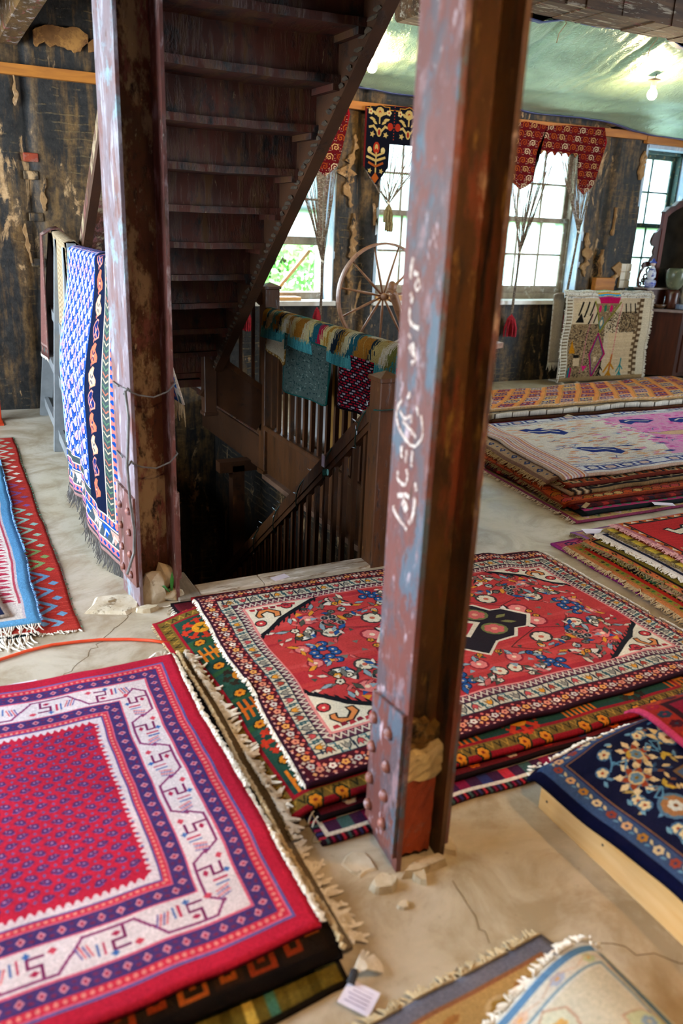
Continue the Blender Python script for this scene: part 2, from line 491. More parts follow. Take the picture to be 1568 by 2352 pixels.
class Art:
    """canvas in metres; (0,0) is the far-left corner, x along the rug, y towards the near edge"""
    def __init__(s, wm, hm, res, ground):
        s.wm, s.hm, s.res = wm, hm, res
        s.W, s.H = max(4, int(wm * res)), max(4, int(hm * res))
        s.a = np.empty((s.H, s.W, 3), np.float32); s.a[:] = rgb(ground)
        s.T = [(1, 0, 0, 0, 1, 0)]
        s.clip = None
    def push(s, x, y, ang=0, sx=1.0, sy=None):
        sy = sx if sy is None else sy
        c, n = math.cos(ang), math.sin(ang)
        a, b, e, d, f, g = s.T[-1]
        A, B, D, F = c * sx, -n * sy, n * sx, c * sy
        s.T.append((a * A + b * D, a * B + b * F, a * x + b * y + e, d * A + f * D, d * B + f * F, d * x + f * y + g))
    def pop(s): s.T.pop()
    def _t(s, pts):
        a, b, e, d, f, g = s.T[-1]
        p = np.asarray(pts, float)
        return np.stack([(a * p[:, 0] + b * p[:, 1] + e) * s.res, (d * p[:, 0] + f * p[:, 1] + g) * s.res], 1)
    def poly(s, pts, col):
        p = s._t(pts)
        x0 = max(0, int(p[:, 0].min())); x1 = min(s.W, int(p[:, 0].max()) + 2)
        y0 = max(0, int(p[:, 1].min())); y1 = min(s.H, int(p[:, 1].max()) + 2)
        if x0 >= x1 or y0 >= y1: return
        X = np.arange(x0, x1) + 0.5; Y = np.arange(y0, y1) + 0.5
        ins = np.zeros((len(Y), len(X)), bool)
        n = len(p)
        for i in range(n):
            ax, ay = p[i]; bx, by = p[(i + 1) % n]
            if ay == by: continue
            r = ((ay > Y) != (by > Y))
            if not r.any(): continue
            xs = ax + (Y[r] - ay) * (bx - ax) / (by - ay)
            ins[r] ^= (X[None, :] < xs[:, None])
        s.a[y0:y1, x0:x1][ins] = rgb(col) if isinstance(col, str) else col
    def rect(s, x0, y0, x1, y1, col): s.poly([(x0, y0), (x1, y0), (x1, y1), (x0, y1)], col)
    def ell(s, x, y, rx, ry, col, n=14, ang=0):
        t = np.arange(n) * 2 * math.pi / n
        px, py = rx * np.cos(t), ry * np.sin(t)
        c, q = math.cos(ang), math.sin(ang)
        s.poly(np.stack([x + px * c - py * q, y + px * q + py * c], 1), col)
    def line(s, pts, w, col, closed=False):
        pts = list(pts) + ([pts[0]] if closed else [])
        for (ax, ay), (bx, by) in zip(pts, pts[1:]):
            dx, dy = bx - ax, by - ay; L = math.hypot(dx, dy)
            if L < 1e-9: continue
            ux, uy = dx / L * w / 2, dy / L * w / 2
            s.poly([(ax - uy - ux, ay + ux - uy), (bx - uy + ux, by + ux + uy), (bx + uy + ux, by - ux + uy), (ax + uy - ux, ay - ux - uy)], col)
    def frame(s, d0, d1, col, dx=None):
        """border band between insets d0..d1 (dx: extra inset factor along x)"""
        k = dx or 1.0
        s.rect(d0 * k, d0, s.wm - d0 * k, d1, col); s.rect(d0 * k, s.hm - d1, s.wm - d0 * k, s.hm - d0, col)
        s.rect(d0 * k, d0, d1 * k, s.hm - d0, col); s.rect(s.wm - d1 * k, d0, s.wm - d0 * k, s.hm - d0, col)
    def around(s, d, pitch, fn, k=1.0, skip=0):
        """call fn(index) with the origin on the border line at inset d, local +y pointing to the rug's inside"""
        wx, hy = s.wm - 2 * d * k, s.hm - 2 * d
        i = 0
        for (ox, oy, ux, uy, L) in ((d * k, d, 1, 0, wx), (s.wm - d * k, d, 0, 1, hy), (s.wm - d * k, s.hm - d, -1, 0, wx), (d * k, s.hm - d, 0, -1, hy)):
            n = max(1, int(round(L / pitch)))
            for j in range(n):
                t = (j + 0.5) / n * L
                s.push(ox + ux * t, oy + uy * t, math.atan2(uy, ux)); fn(i); s.pop(); i += 1
    # motifs
    def flower(s, r, col, n=6, core='e8d9b0', out=None):
        if out: s.ell(0, 0, r * 1.22, r * 1.22, out, 14)
        for k in range(n):
            t = 2 * math.pi * k / n
            s.ell(r * 0.58 * math.cos(t), r * 0.58 * math.sin(t), r * 0.42, r * 0.42, col, 8)
        s.ell(0, 0, r * 0.3, r * 0.3, core, 8)
    def diamond(s, rx, ry, col): s.poly([(-rx, 0), (0, -ry), (rx, 0), (0, ry)], col)
    def boteh(s, h, w, body, rim, inner, core):
        def drop(k):
            return [(0, h * .5 * k), (-w * .42 * k, h * .3 * k), (-w * .5 * k, 0), (-w * .3 * k, -h * .25 * k), (w * .1 * k, -h * .5 * k), (w * .3 * k, -h * .46 * k), (w * .2 * k, -h * .2 * k), (w * .48 * k, 0.05 * h * k), (w * .45 * k, h * .3 * k)]
        s.poly(drop(1.12), rim); s.poly(drop(0.92), body)
        s.push(0, h * .12)
        for a in range(4):
            t = math.pi / 4 + a * math.pi / 2
            s.ell(w * .18 * math.cos(t), w * .18 * math.sin(t), w * .13, w * .06, inner, 8, t)
        s.ell(0, 0, w * .06, w * .06, core, 6)
        s.pop()
    def leaf(s, L, w, col, out=None):
        if out: s.poly([(-L * 1.15, 0), (0, -w * 1.35), (L * 1.15, 0), (0, w * 1.35)], out)
        s.poly([(-L, 0), (-L * .3, -w), (L * .4, -w * .7), (L, 0), (L * .3, w), (-L * .5, w * .6)], col)
    def crescent(s, r, col, out):
        for k, c, q in ((1.18, out, .40), (1.0, col, .5)):
            pts = [(r * k * math.cos(t), r * k * math.sin(t)) for t in np.linspace(0.3, math.pi - 0.3, 9)]
            pts += [(r * q * math.cos(t), r * q * math.sin(t) + r * .12) for t in np.linspace(math.pi - 0.3, 0.3, 9)]
            s.poly(pts, c)
    def hook(s, r, col, w=None):
        w = w or r * .28
        s.line([(-r, r * .6), (-r, -r * .6), (0, -r * .9), (r * .9, -r * .3), (r * .6, r * .5), (0, r * .5), (-r * .35, 0), (r * .2, -r * .25)], w, col)
    def star(s, r, col, n=8, q=.45):
        s.poly([((r if k % 2 == 0 else r * q) * math.cos(math.pi * k / n), (r if k % 2 == 0 else r * q) * math.sin(math.pi * k / n)) for k in range(2 * n)], col)
    def zig(s, x0, y0, x1, y1, n, amp, w, col):
        L = math.hypot(x1 - x0, y1 - y0); ux, uy = (x1 - x0) / L, (y1 - y0) / L
        s.line([(x0 + ux * L * i / n - uy * amp * (1 if i % 2 else -1), y0 + uy * L * i / n + ux * amp * (1 if i % 2 else -1)) for i in range(n + 1)], w, col)
    def teeth(s, x0, y0, x1, y1, n, h, col):
        L = math.hypot(x1 - x0, y1 - y0); ux, uy = (x1 - x0) / L, (y1 - y0) / L
        pts = []
        for i in range(n):
            pts += [(x0 + ux * L * i / n, y0 + uy * L * i / n), (x0 + ux * L * (i + .5) / n - uy * h, y0 + uy * L * (i + .5) / n + ux * h)]
        pts.append((x1, y1)); s.poly(pts, col)
    def wear(s, amt=0.05, abr=0.08, seed=1, horizontal=False):
        """yarn variation: single knots and slow dye bands"""
        g = np.random.default_rng(seed)
        k = g.normal(0, amt, (s.H, s.W, 1)).astype(np.float32)
        yy, xx = np.mgrid[0:s.H, 0:s.W]
        q = fbm(xx / s.res * (2 if horizontal else 9), yy / s.res * (9 if horizontal else 2), seed, 3)
        ab = (q - 0.5)[..., None] * 2 * abr
        s.a = np.clip(s.a * (1 + k + ab), 0, 1)
        return s
    def image(s, name):
        im = bpy.data.images.new(name, s.W, s.H, alpha=False)
        px = np.ones((s.H, s.W, 4), np.float32)
        px[..., :3] = s.a[::-1]
        im.pixels.foreach_set(px.ravel()); im.update(); im.pack()
        return im

def rug_material(name, art, sat=1.0, val=1.0, rough=0.95, pile=0.5, flat=False):
    m, nt, b = newmat(name)
    im = nt.nodes.new('ShaderNodeTexImage'); im.image = art.image(name + '_weave'); im.extension = 'EXTEND'
    tc = nt.nodes.new('ShaderNodeTexCoord')
    nt.links.new(tc.outputs['UV'], im.inputs['Vector'])
    ob = tc.outputs['Object']
    f = noise(nt, ob, 130, 3, 0.7)
    f2 = noise(nt, ob, 5, 4, 0.6)
    v1 = ramp(nt, f, [(0.25, (0.68, 0.68, 0.68)), (0.75, (1.0, 1.0, 1.0))])
    col = mixc(nt, 1.0, im.outputs['Color'], v1, 'MULTIPLY')
    v2 = ramp(nt, f2, [(0.3, (0.84, 0.84, 0.84)), (0.7, (1.0, 1.0, 1.0))])
    col = mixc(nt, 1.0, col, v2, 'MULTIPLY')
    hs = N(nt, 'ShaderNodeHueSaturation', Saturation=sat * 1.0, Value=val)
    nt.links.new(col, hs.inputs['Color'])
    nt.links.new(hs.outputs['Color'], b.inputs['Base Color'])
    b.inputs['Roughness'].default_value = rough
    b.inputs['Specular IOR Level'].default_value = 0.06
    if flat:
        wv = N(nt, 'ShaderNodeTexWave', Scale=70.0, Distortion=1.0)
        nt.links.new(ob, wv.inputs['Vector']); bump(nt, b, wv.outputs['Fac'], 0.35, 0.002)
    else:
        bump(nt, b, f, pile, 0.004)
    return m

def art_main():
    W, Hh = 1.84, 1.30
    a = Art(W, Hh, 520, '3a1020')
    K = .82
    a.frame(0, .012, '2a0f1c', K)
    # outer maroon band with small flowers
    a.frame(.012, .088, '4a111e', K)
    def fl(i):
        c = ('e8dcc8', 'd98a6a', 'c8c0b4', 'e0a050')[i % 4]
        a.flower(.0145, c, 5, '7e2030')
        a.push(.022, .013); a.diamond(.008, .010, ('d98a6a', 'c8503a')[i % 2]); a.pop()
        a.push(.022, -.015); a.diamond(.008, .009, ('c0a890', 'e09a60')[i % 2]); a.pop()
        a.push(-.005, .026); a.diamond(.008, .007, 'd0605a'); a.pop()
        a.push(.005, -.027); a.diamond(.008, .007, 'd98a6a'); a.pop()
        a.push(-.021, .0); a.diamond(.005, .007, 'b8a898'); a.pop()
    a.around(.051, .043, fl, K)
    a.around(.016, .016, lambda i: a.ell(0, 0, .0055, .004, 'd8a090' if i % 2 else '2a1020', 6), K)
    a.frame(.088, .094, '2b2a33', K)
    # cream main border with stiff tulips and blue-green brackets
    a.frame(.094, .150, 'cbbfa6', K)
    def tu(i):
        c = ('d8902c', 'c24a4a', '8a8478', 'a8402e')[i % 4]
        s = 1 if i % 2 else -1
        a.push(0, 0, 0, s * .86, s * .80)
        a.line([(-.036, -.034), (-.036, .010), (-.022, .010)], .008, '33555a')
        a.line([(.034, .034), (.034, -.012)], .007, '2a3440')
        a.poly([(-.018, -.026), (-.004, -.008), (.002, -.030), (.010, -.008), (.024, -.024), (.020, .006), (.006, .026), (-.010, .012)], '2a2a30')
        a.poly([(-.014, -.020), (-.003, -.004), (.002, -.024), (.009, -.004), (.019, -.018), (.016, .004), (.005, .020), (-.007, .010)], c)
        a.line([(.002, .02), (.002, .036)], .005, '33555a')
        a.line([(-.03, .028), (-.01, .030)], .007, '6a8c90')
        a.pop()
    a.around(.122, .054, tu, K)
    a.frame(.150, .156, '2b2a33', K)
    # zigzag guard
    a.frame(.156, .190, '54283a', K)
    a.around(.173, .026, lambda i: (a.line([(-.013, .013), (0, -.012), (.013, .013)], .006, 'd0c4b0'), a.ell(0, .010, .004, .004, 'c07070', 6)), K)
    a.frame(.190, .198, 'd98a84', K)
    # field
    x0, y0, x1, y1 = .198 * K, .198, W - .198 * K, Hh - .198
    a.rect(x0, y0, x1, y1, 'b83a38')
    q = random.Random(5)
    for k in range(26):  # dye bands
        yy = q.uniform(y0, y1); a.rect(x0, yy, x1, yy + q.uniform(.006, .03), q.choice(['b03036', 'c04442', 'a82c34', 'bc3c3c']))
    # medallion and motifs: one quadrant mirrored four ways
    cx, cy = W / 2, Hh / 2
    def mir(fn):
        for sx in (1, -1):
            for sy in (1, -1):
                a.push(cx, cy, 0, sx, sy); fn(); a.pop()
    def put(x, y, fn, ang=0, s=1.0):
        def g():
            a.push(x * 1.16, y * 1.13, ang, s * 1.12); fn(); a.pop()
        mir(g)
    blue = lambda: [(a.push(dx, dy), a.flower(.020, '24508a', 6, 'e0c0a0', '17253f'), a.pop()) for dx, dy in ((0, 0), (.042, -.02), (-.038, -.022), (.03, .028), (-.02, .034))]
    black = lambda: [(a.push(dx, dy), a.flower(.017, '1f2630', 6, '9a9488', 'b8a898'), a.pop()) for dx, dy in ((0, 0), (.036, -.016), (-.034, -.016), (.0, .034), (.034, .026))]
    pink = lambda: a.flower(.036, 'dc7a74', 8, 'e8d0b0', '8a2430')
    cream = lambda: a.flower(.036, 'ddd0b4', 7, 'c0604a', '3a3030')
    cres = lambda: (a.crescent(.058, 'e0d8c8', '262428'), a.ell(0, .02, .010, .010, 'd8a090', 8))
    lf = lambda c: (lambda: a.leaf(.026, .010, c, '2a2422'))
    stem = lambda pts: mir(lambda: a.line([(x * 1.16, y * 1.13) for x, y in pts], .004, '33241e'))
    stem([(.20, .02), (.26, .10), (.36, .14), (.44, .05)]); stem([(.10, .20), (.20, .26), (.30, .24), (.40, .30)])
    stem([(.40, .30), (.50, .24), (.56, .10)]); stem([(.26, .10), (.16, .16), (.10, .20)])
    put(.50, .03, blue, 0, .85); put(.17, .33, blue, .6, .8); put(.38, .20, black, .3, .85)
    put(.30, .055, pink); put(.46, .24, pink, 0, .9); put(.07, .26, pink, 0, .8); put(.56, .05, pink, 0, .7)
    put(.24, .17, cream); put(.42, .12, cream, 0, .9); put(.03, .32, cream, 0, .7)
    put(.33, .29, cres, .4); put(.52, .16, cres, 2.2, .9); put(.22, .09, cres, 3.6, .8); put(.10, .33, cres, .2, .7)
    for k in range(150):
        x, y = q.uniform(.03, .63), q.uniform(.02, .38)
        if x < .32 and y < .20: continue
        if x * 1.16 / .76 + y * 1.13 / .45 > 1.50: continue
        c = q.choice(['d8cbb0', '6d6a60', 'd8902c', '24508a', 'dfc8b4', 'c9605c', '8aa0a8', '474b40'])
        t = q.random()
        if t < .5: put(x, y, lf(c), q.uniform(0, 3), q.uniform(.6, 1.1))
        elif t < .8: put(x, y, lambda c=c: a.poly([(-.013, -.01), (.015, 0), (-.011, .013)], c), q.uniform(0, 6), q.uniform(.7, 1.2))
        else: put(x, y, lambda c=c: a.flower(.013, c, 5, '2a2422', '2a2422'), 0, q.uniform(.8, 1.2))
    # medallion
    P = [(-.25, 0), (-.20, -.07), (-.16, -.07), (-.13, -.12), (-.06, -.13), (0, -.19), (.06, -.13), (.13, -.12), (.16, -.07), (.20, -.07), (.25, 0)]
    P = P + [(-x, -y) for x, y in P[1:-1]]
    a.push(cx, cy, 0, 1.38, 1.22); a.poly([(x * 1.06, y * 1.07) for x, y in P], 'dccfb6'); a.poly(P, '221b22')
    for sx in (1, -1):
        for sy in (1, -1):
            a.push(.10 * sx, .055 * sy); a.flower(.034, 'c8605c', 6, 'e0a080', '6d7040'); a.pop()
            a.push(.17 * sx, .022 * sy, .4 * sx * sy); a.leaf(.024, .010, '7c7a48', '3a2a20'); a.pop()
    a.diamond(.085, .075, 'dccfb6'); a.diamond(.060, .055, 'a83038'); a.flower(.03, 'e0c8a8', 8, '8a2430')
    a.pop()
    # corner spandrels
    for sx in (1, -1):
        for sy in (1, -1):
            a.push(x0 if sx > 0 else x1, y0 if sy > 0 else y1, 0, sx, sy)
            ex, ey = .34, .25
            a.poly([(0, 0), (ex, 0), (ex * .66, ey * .31), (ex * .40, ey * .53), (ex * .2, ey * .79), (0, ey)], '16161c')
            n = 11
            for k in range(n):
                t = (k + .5) / n; px, py = ex * (1 - t), ey * t * (1 - .08 * math.sin(math.pi * t))
                a.push(px * .98, py * .99, math.atan2(ex, ey)); a.poly([(-.02, -.016), (.004, .018), (.016, .030), (.012, .012), (-.002, -.006), (-.02, -.02)], '16161c'); a.pop()
            a.poly([(0, 0), (ex * .90, 0), (ex * .58, ey * .27), (ex * .34, ey * .47), (ex * .15, ey * .74), (0, ey * .90)], 'dfd5bd')
            a.line([(0, .0), (ex * .92, 0)], .008, 'd98a84'); a.line([(0, 0), (0, ey * .92)], .008, 'd98a84')
            a.push(.088, .070, .5, .92)
            a.poly([(-.06, .03), (-.055, -.02), (-.01, -.045), (.05, -.03), (.06, .01), (.03, .03), (.02, 0), (-.012, -.012), (-.03, .012), (-.012, .034), (-.04, .05)], '2a2422')
            a.poly([(-.052, .028), (-.048, -.017), (-.008, -.037), (.044, -.024), (.052, .008), (.032, .02), (.026, -.008), (-.014, -.02), (-.038, .010), (-.022, .036), (-.04, .042)], 'd98448')
            a.pop()
            a.push(.18, .032); a.flower(.022, 'c23a3e', 7, 'e8d0b0', '2a2422'); a.pop()
            a.push(.032, .135); a.flower(.022, 'c23a3e', 7, 'e8d0b0', '2a2422'); a.pop()
            for k in range(7):
                a.push(.03 + .03 * k, .022 + .004 * (k % 2)); a.poly([(-.012, -.010), (.014, -.006), (.008, .012), (-.01, .008)], ('b03038', '7a2030')[k % 2]); a.pop()
            a.pop()
    return a.wear(.05, .08, 3)

def art_red():
    W, Hh = 1.96, 1.36
    a = Art(W, Hh, 420, 'b4203a')
    a.frame(0, .045, 'b8203a'); a.frame(.045, .052, '5a5a9a'); a.frame(.052, .058, 'd8607a')
    a.frame(.058, .078, 'cc3048'); a.around(.068, .018, lambda i: a.ell(0, 0, .006, .006, 'e08a80', 6))
    a.frame(.078, .122, '46346e')
    def sm(i):
        a.push(0, 0); a.diamond(.011, .013, 'd88a9a'); a.diamond(.005, .006, 'a02848'); a.pop()
        a.push(.022, -.008); a.leaf(.008, .005, '7a2850'); a.pop(); a.push(.022, .010); a.leaf(.008, .005, '6a2a58'); a.pop()
    a.around(.100, .044, sm)
    a.frame(.122, .128, 'd8607a')
    a.frame(.128, .228, 'e6d6d8')
    def me(i):
        s = 1 if i % 2 else -1
        a.push(0, 0, 0, 1, s)
        a.line([(-.088, .0), (-.058, -.038), (.058, -.038), (.088, .0)], .007, '8a3a6a')
        a.line([(-.03, -.030), (-.03, .0), (.0, .0), (.0, .024), (-.034, .024)], .007, '7a2858')
        a.line([(.02, -.004), (.02, .028)], .006, 'c23a58'); a.line([(.034, -.004), (.034, .028)], .005, '4a6aaa')
        for k in range(4): a.line([(.045 + .008 * k, .02), (.055 + .008 * k, -.012)], .004, ('d85a60', '6a5a9a')[k % 2])
        a.push(.0, .034); a.flower(.009, '3a6ab0', 4, '3a6ab0'); a.pop()
        a.push(-.055, .028); a.diamond(.012, .010, 'd0485c'); a.pop()
        a.push(-.012, -.018); a.diamond(.012, .008, 'b02a50'); a.pop()
        a.pop()
    a.around(.178, .172, me)
    a.frame(.228, .234, 'd8607a'); a.frame(.234, .276, '46346e'); a.around(.255, .044, sm)
    a.frame(.276, .282, 'd8607a'); a.frame(.282, .298, 'd03a50'); a.around(.290, .016, lambda i: a.ell(0, 0, .005, .005, 'e89a88', 6))
    a.frame(.298, .304, '5a62a8')
    a.frame(.304, .330, 'e2cfd4')
    x0, y0, x1, y1 = .330, .330, W - .330, Hh - .330
    a.rect(x0, y0, x1, y1, 'c02440')
    a.around(.331, .021, lambda i: a.poly([(-.0105, .004), (0, -.016), (.0105, .004)], 'c02440'))
    a.frame(.300, .304, '5a3a7a')
    r = 0; y = y0 + .022
    while y < y1 - .01:
        x = x0 + .02 + (.030 if r % 2 else 0)
        while x < x1 - .015:
            a.push(x, y, 0, -1 if (r // 2) % 2 else 1, 1)
            a.poly([(-.016, .004), (-.010, -.010), (.006, -.012), (.017, -.004), (.012, .004), (.002, .000), (.006, .010), (-.008, .012)], '5a3068')
            a.line([(-.013, .008), (-.004, .010), (.008, .004)], .003, '5a5a9c')
            a.ell(-.004, -.002, .0035, .003, 'b08ab0', 6); a.ell(.006, -.006, .002, .002, 'c0a0c0', 5)
            a.pop()
            a.push(x + .030, y + .002); a.star(.006, '5a62a0', 4, .5); a.pop()
            x += .060
        y += .026; r += 1
    return a.wear(.05, .05, 5)

def art_blue():
    """paisley rug over the near trestle: x along the rail, y down to the hem"""
    W, Hh = 1.0, 1.40
    a = Art(W, Hh, 520, '2f4f96')
    q = random.Random(2)
    x = .055; r = 0
    while x < .60:
        y = .02 + (.04 if r % 2 else 0)
        while y < 1.16:
            a.push(x, y, .18)
            a.boteh(.072, .036, ('dcb4c4', 'd4cae2', 'd8a2ac', 'ccd0ea')[(r + int(y * 12)) % 4], '22336e', '8a3a58', 'f0e0e0'); a.pop()
            a.push(x + .021, y + .036); a.line([(0, -.018), (0, .018)], .004, 'dcd4e6'); a.line([(-.006, .0), (.006, .0)], .004, 'dcd4e6'); a.pop()
            y += .078
        x += .044; r += 1
    a.rect(0, 0, .034, Hh, '8ea6da')
    for k in range(40):
        a.push(.017, .015 + k * .036); a.diamond(.011, .013, ('d98a90', '2c4f8e')[k % 2]); a.pop()
    a.rect(.615, 0, .80, 1.20, '0f1830')
    y = .07; i = 0
    while y < 1.18:
        a.push(.708, y); a.boteh(.088, .094, ('1c2a5e', 'd0745a', 'd8b890')[i % 3], ('d98a78', 'd07058', 'd89a7c')[i % 3], ('d98a78', '18244a', '18244a')[i % 3], 'e6d8b8')
        a.pop(); a.push(.69, y + .052); a.diamond(.010, .010, 'd07a68'); a.pop(); y += .103; i += 1
    def vb(x, w, c): a.rect(x, 0, x + w, 1.24, c)
    vb(.80, .008, 'dcc8b0'); vb(.808, .055, '3f4a4c'); vb(.863, .008, 'dcc8b0')
    y = .02; i = 0
    while y < 1.22:
        a.line([(.815, y), (.838, y + .016), (.856, y + .002)], .006, ('c0b090', '5a7a5a', 'c0705a')[i % 3]); y += .026; i += 1
    vb(.871, .062, '24498e')
    y = .02
    while y < 1.24:
        a.push(.902, y); a.poly([(-.031, -.013), (-.008, -.005), (-.008, .005), (-.031, .013)], 'd97a72'); a.diamond(.017, .014, 'd97a72'); a.pop(); y += .036
    vb(.933, .007, 'dcc8b0')
    a.rect(.94, 0, 1.0, Hh, 'cfc6b8')
    y = .05; i = 0
    while y < 1.26:
        a.push(.968, y); a.poly([(-.024, .03), (-.01, -.03), (.022, -.02), (.012, .03)], ('2a55a4', '4a5658', 'd08a80')[i % 3]); a.pop(); y += .085; i += 1
    def hb(y, h, c, x1=1.0, x0=0): a.rect(x0, y, x1, y + h, c)
    hb(1.16, .006, 'dcc8b0', .615); hb(1.166, .034, '3f4a4c', .615)
    hb(1.20, .007, 'dcc8b0', .87); hb(1.207, .036, '24498e', .94)
    x = .02
    while x < .93:
        a.push(x, 1.225); a.poly([(-.013, -.018), (-.005, 0), (.005, 0), (.013, -.018)], 'd97a72'); a.diamond(.013, .014, 'd97a72'); a.pop(); x += .034
    hb(1.243, .007, 'dcc8b0'); hb(1.25, .075, '47525a')
    x = .04; i = 0
    while x < .98:
        a.push(x, 1.287); a.poly([(-.036, -.032), (0, .032), (.036, -.032)], ('d9a090', 'dcd0be', '2c55a8')[i % 3]); a.line([(-.02, .028), (-.005, -.01), (.018, .0)], .008, 'e6dccc'); a.pop(); x += .068; i += 1
    hb(1.325, .007, 'dcc8b0'); hb(1.332, .036, 'd97a80')
    x = .02
    while x < 1:
        a.push(x, 1.35); a.diamond(.013, .013, '24498e'); a.pop(); x += .034
    hb(1.368, .012, '3a4450'); hb(1.38, .02, 'b08a84')
    return a.wear(.05, .05, 9)

def art_navy():
    W, Hh = 2.36, 1.66
    a = Art(W, Hh, 380, '10163a')
    a.frame(0, .022, '070a28')
    a.frame(.022, .085, '33496e')
    def g(i):
        a.flower(.018, ('c89a70', '8c3a2c', 'd0b890', 'a8742c')[i % 4], 6, '2a3a60', '2e4468')
        a.push(.032, .006, .5); a.leaf(.012, .006, 'c8b48c'); a.pop(); a.push(-.028, -.010, -.5); a.leaf(.010, .005, '5a86a4'); a.pop()
    a.around(.058, .062, g)
    a.frame(.085, .095, '7c5638'); a.frame(.085, .089, '1a2050')
    a.frame(.095, .335, '0d1230')
    qf = random.Random(77)
    def fill(i):
        for t in range(7):
            a.push(qf.uniform(-.05, .05), qf.uniform(-.10, .10), qf.uniform(0, 6)); a.leaf(qf.uniform(.010, .02), .007, qf.choice(['3f6a8c', '5a86a4', 'a89050', 'bfa878', '2c4468', '7a4a34'])); a.pop()
    a.around(.215, .09, fill)
    def big(i):
        k = i % 3
        if k == 0:
            for t in range(8):
                a.push(0, 0, t * math.pi / 4); a.leaf(.055, .018, 'bda06c', None); a.push(.052, 0); a.diamond(.022, .014, 'd8c49a'); a.pop(); a.pop()
            for t in range(6):
                a.push(0, 0, t * math.pi / 3); a.push(.03, 0); a.leaf(.02, .012, '8c3a22', '4a6a84'); a.pop(); a.pop()
            a.flower(.022, '5a7c94', 6, '7a6020', 'c8b080')
        elif k == 1:
            for t in (-.7, -.25, .25, .7):
                a.push(0, .02, t - math.pi / 2); a.push(.05, 0); a.leaf(.045, .016, 'd0b47c', '4a7290'); a.pop(); a.pop()
            a.flower(.034, 'd8c8a0', 7, '8c4a2c', '3a5878')
        else:
            a.flower(.046, '9a6c44', 9, 'd8c8a0', '4a6e8c'); a.flower(.026, 'c8d0cc', 6, '7a4a2c')
        for s in (1, -1):
            a.line([(.05 * s, .0), (.075 * s, .03), (.09 * s, -.02), (.12 * s, .0)], .006, '4f84a8')
            a.push(.088 * s, .055, .7 * s); a.leaf(.022, .010, 'b89c3c'); a.pop()
            a.push(.09 * s, -.062, -.4 * s); a.flower(.020, 'd8c49a', 5, '9a4a2c', '42688a'); a.pop()
            a.push(.05 * s, -.085, .3); a.leaf(.016, .008, '6a9ab4'); a.pop()
            a.push(.045 * s, .090, .3); a.leaf(.018, .008, 'c8b080'); a.pop()
    a.around(.215, .155, big)
    a.frame(.335, .345, '6a5238'); a.frame(.345, .40, '3a5478'); a.around(.372, .06, g)
    a.frame(.40, .41, 'a88a5c')
    a.rect(.41, .41, W - .41, Hh - .41, '5a1020')
    q = random.Random(3)
    for k in range(120):
        a.push(q.uniform(.43, W - .43), q.uniform(.43, Hh - .43)); a.flower(q.uniform(.015, .03), q.choice(['c8b48c', '3a5a80', '9a3a2c', 'c89a5c']), 6, '2a2040'); a.pop()
    return a.wear(.05, .04, 13)

def art_green():
    W, Hh = 1.75, 1.32
    a = Art(W, Hh, 360, '1e4034')
    q = random.Random(8)
    for k in range(40):
        y = q.uniform(0, Hh); a.rect(0, y, W, y + q.uniform(.01, .04), q.choice(['1b3a34', '24473a', '284a2a', '17332f']))
    a.frame(0, .016, '8a1420'); a.frame(.016, .06, '6b5220'); a.around(.038, .03, lambda i: a.line([(-.01, .012), (0, -.012), (.01, .012)], .005, ('a07a30', '2a2412')[i % 2]))
    a.frame(.06, .072, '8a1420')
    def sun(r, c1, c2):
        for t in range(8):
            a.push(0, 0, t * math.pi / 4); a.rect(r * .25, -r * .12, r, r * .12, c1); a.rect(r * .75, -r * .28, r * .9, r * .28, c1); a.pop()
        a.ell(0, 0, r * .48, r * .48, c2, 10); a.push(0, 0, .78); a.star(r * .3, '2a3a20', 4, .3); a.pop()
    def comb(r, c):
        a.rect(-r, -r * .1, r, r * .1, c)
        for k in range(-3, 4):
            a.rect(k * r * .3 - r * .07, -r * .7, k * r * .3 + r * .07, r * .7, c)
        a.rect(-r * .25, -r * .3, r * .25, r * .3, 'c07a20')
    i = 0
    for x in np.arange(.16, W, .26):
        y = .17; j = 0
        while y < Hh - .08:
            a.push(x, y)
            k = (i + j) % 4
            if k == 0: sun(.085, 'b5301c', 'd08a20')
            elif k == 1: comb(.075, 'd0701c')
            elif k == 2: sun(.07, '2a2018', 'c8781c')
            else: comb(.08, 'c05a18')
            a.pop()
            for s in (-.045, .045):
                a.push(x + s, y + .105); a.flower(.022, 'c8781c', 6, '7a2a14', '20281a'); a.pop()
            y += .205; j += 1
        i += 1
    return a.wear(.06, .06, 17)

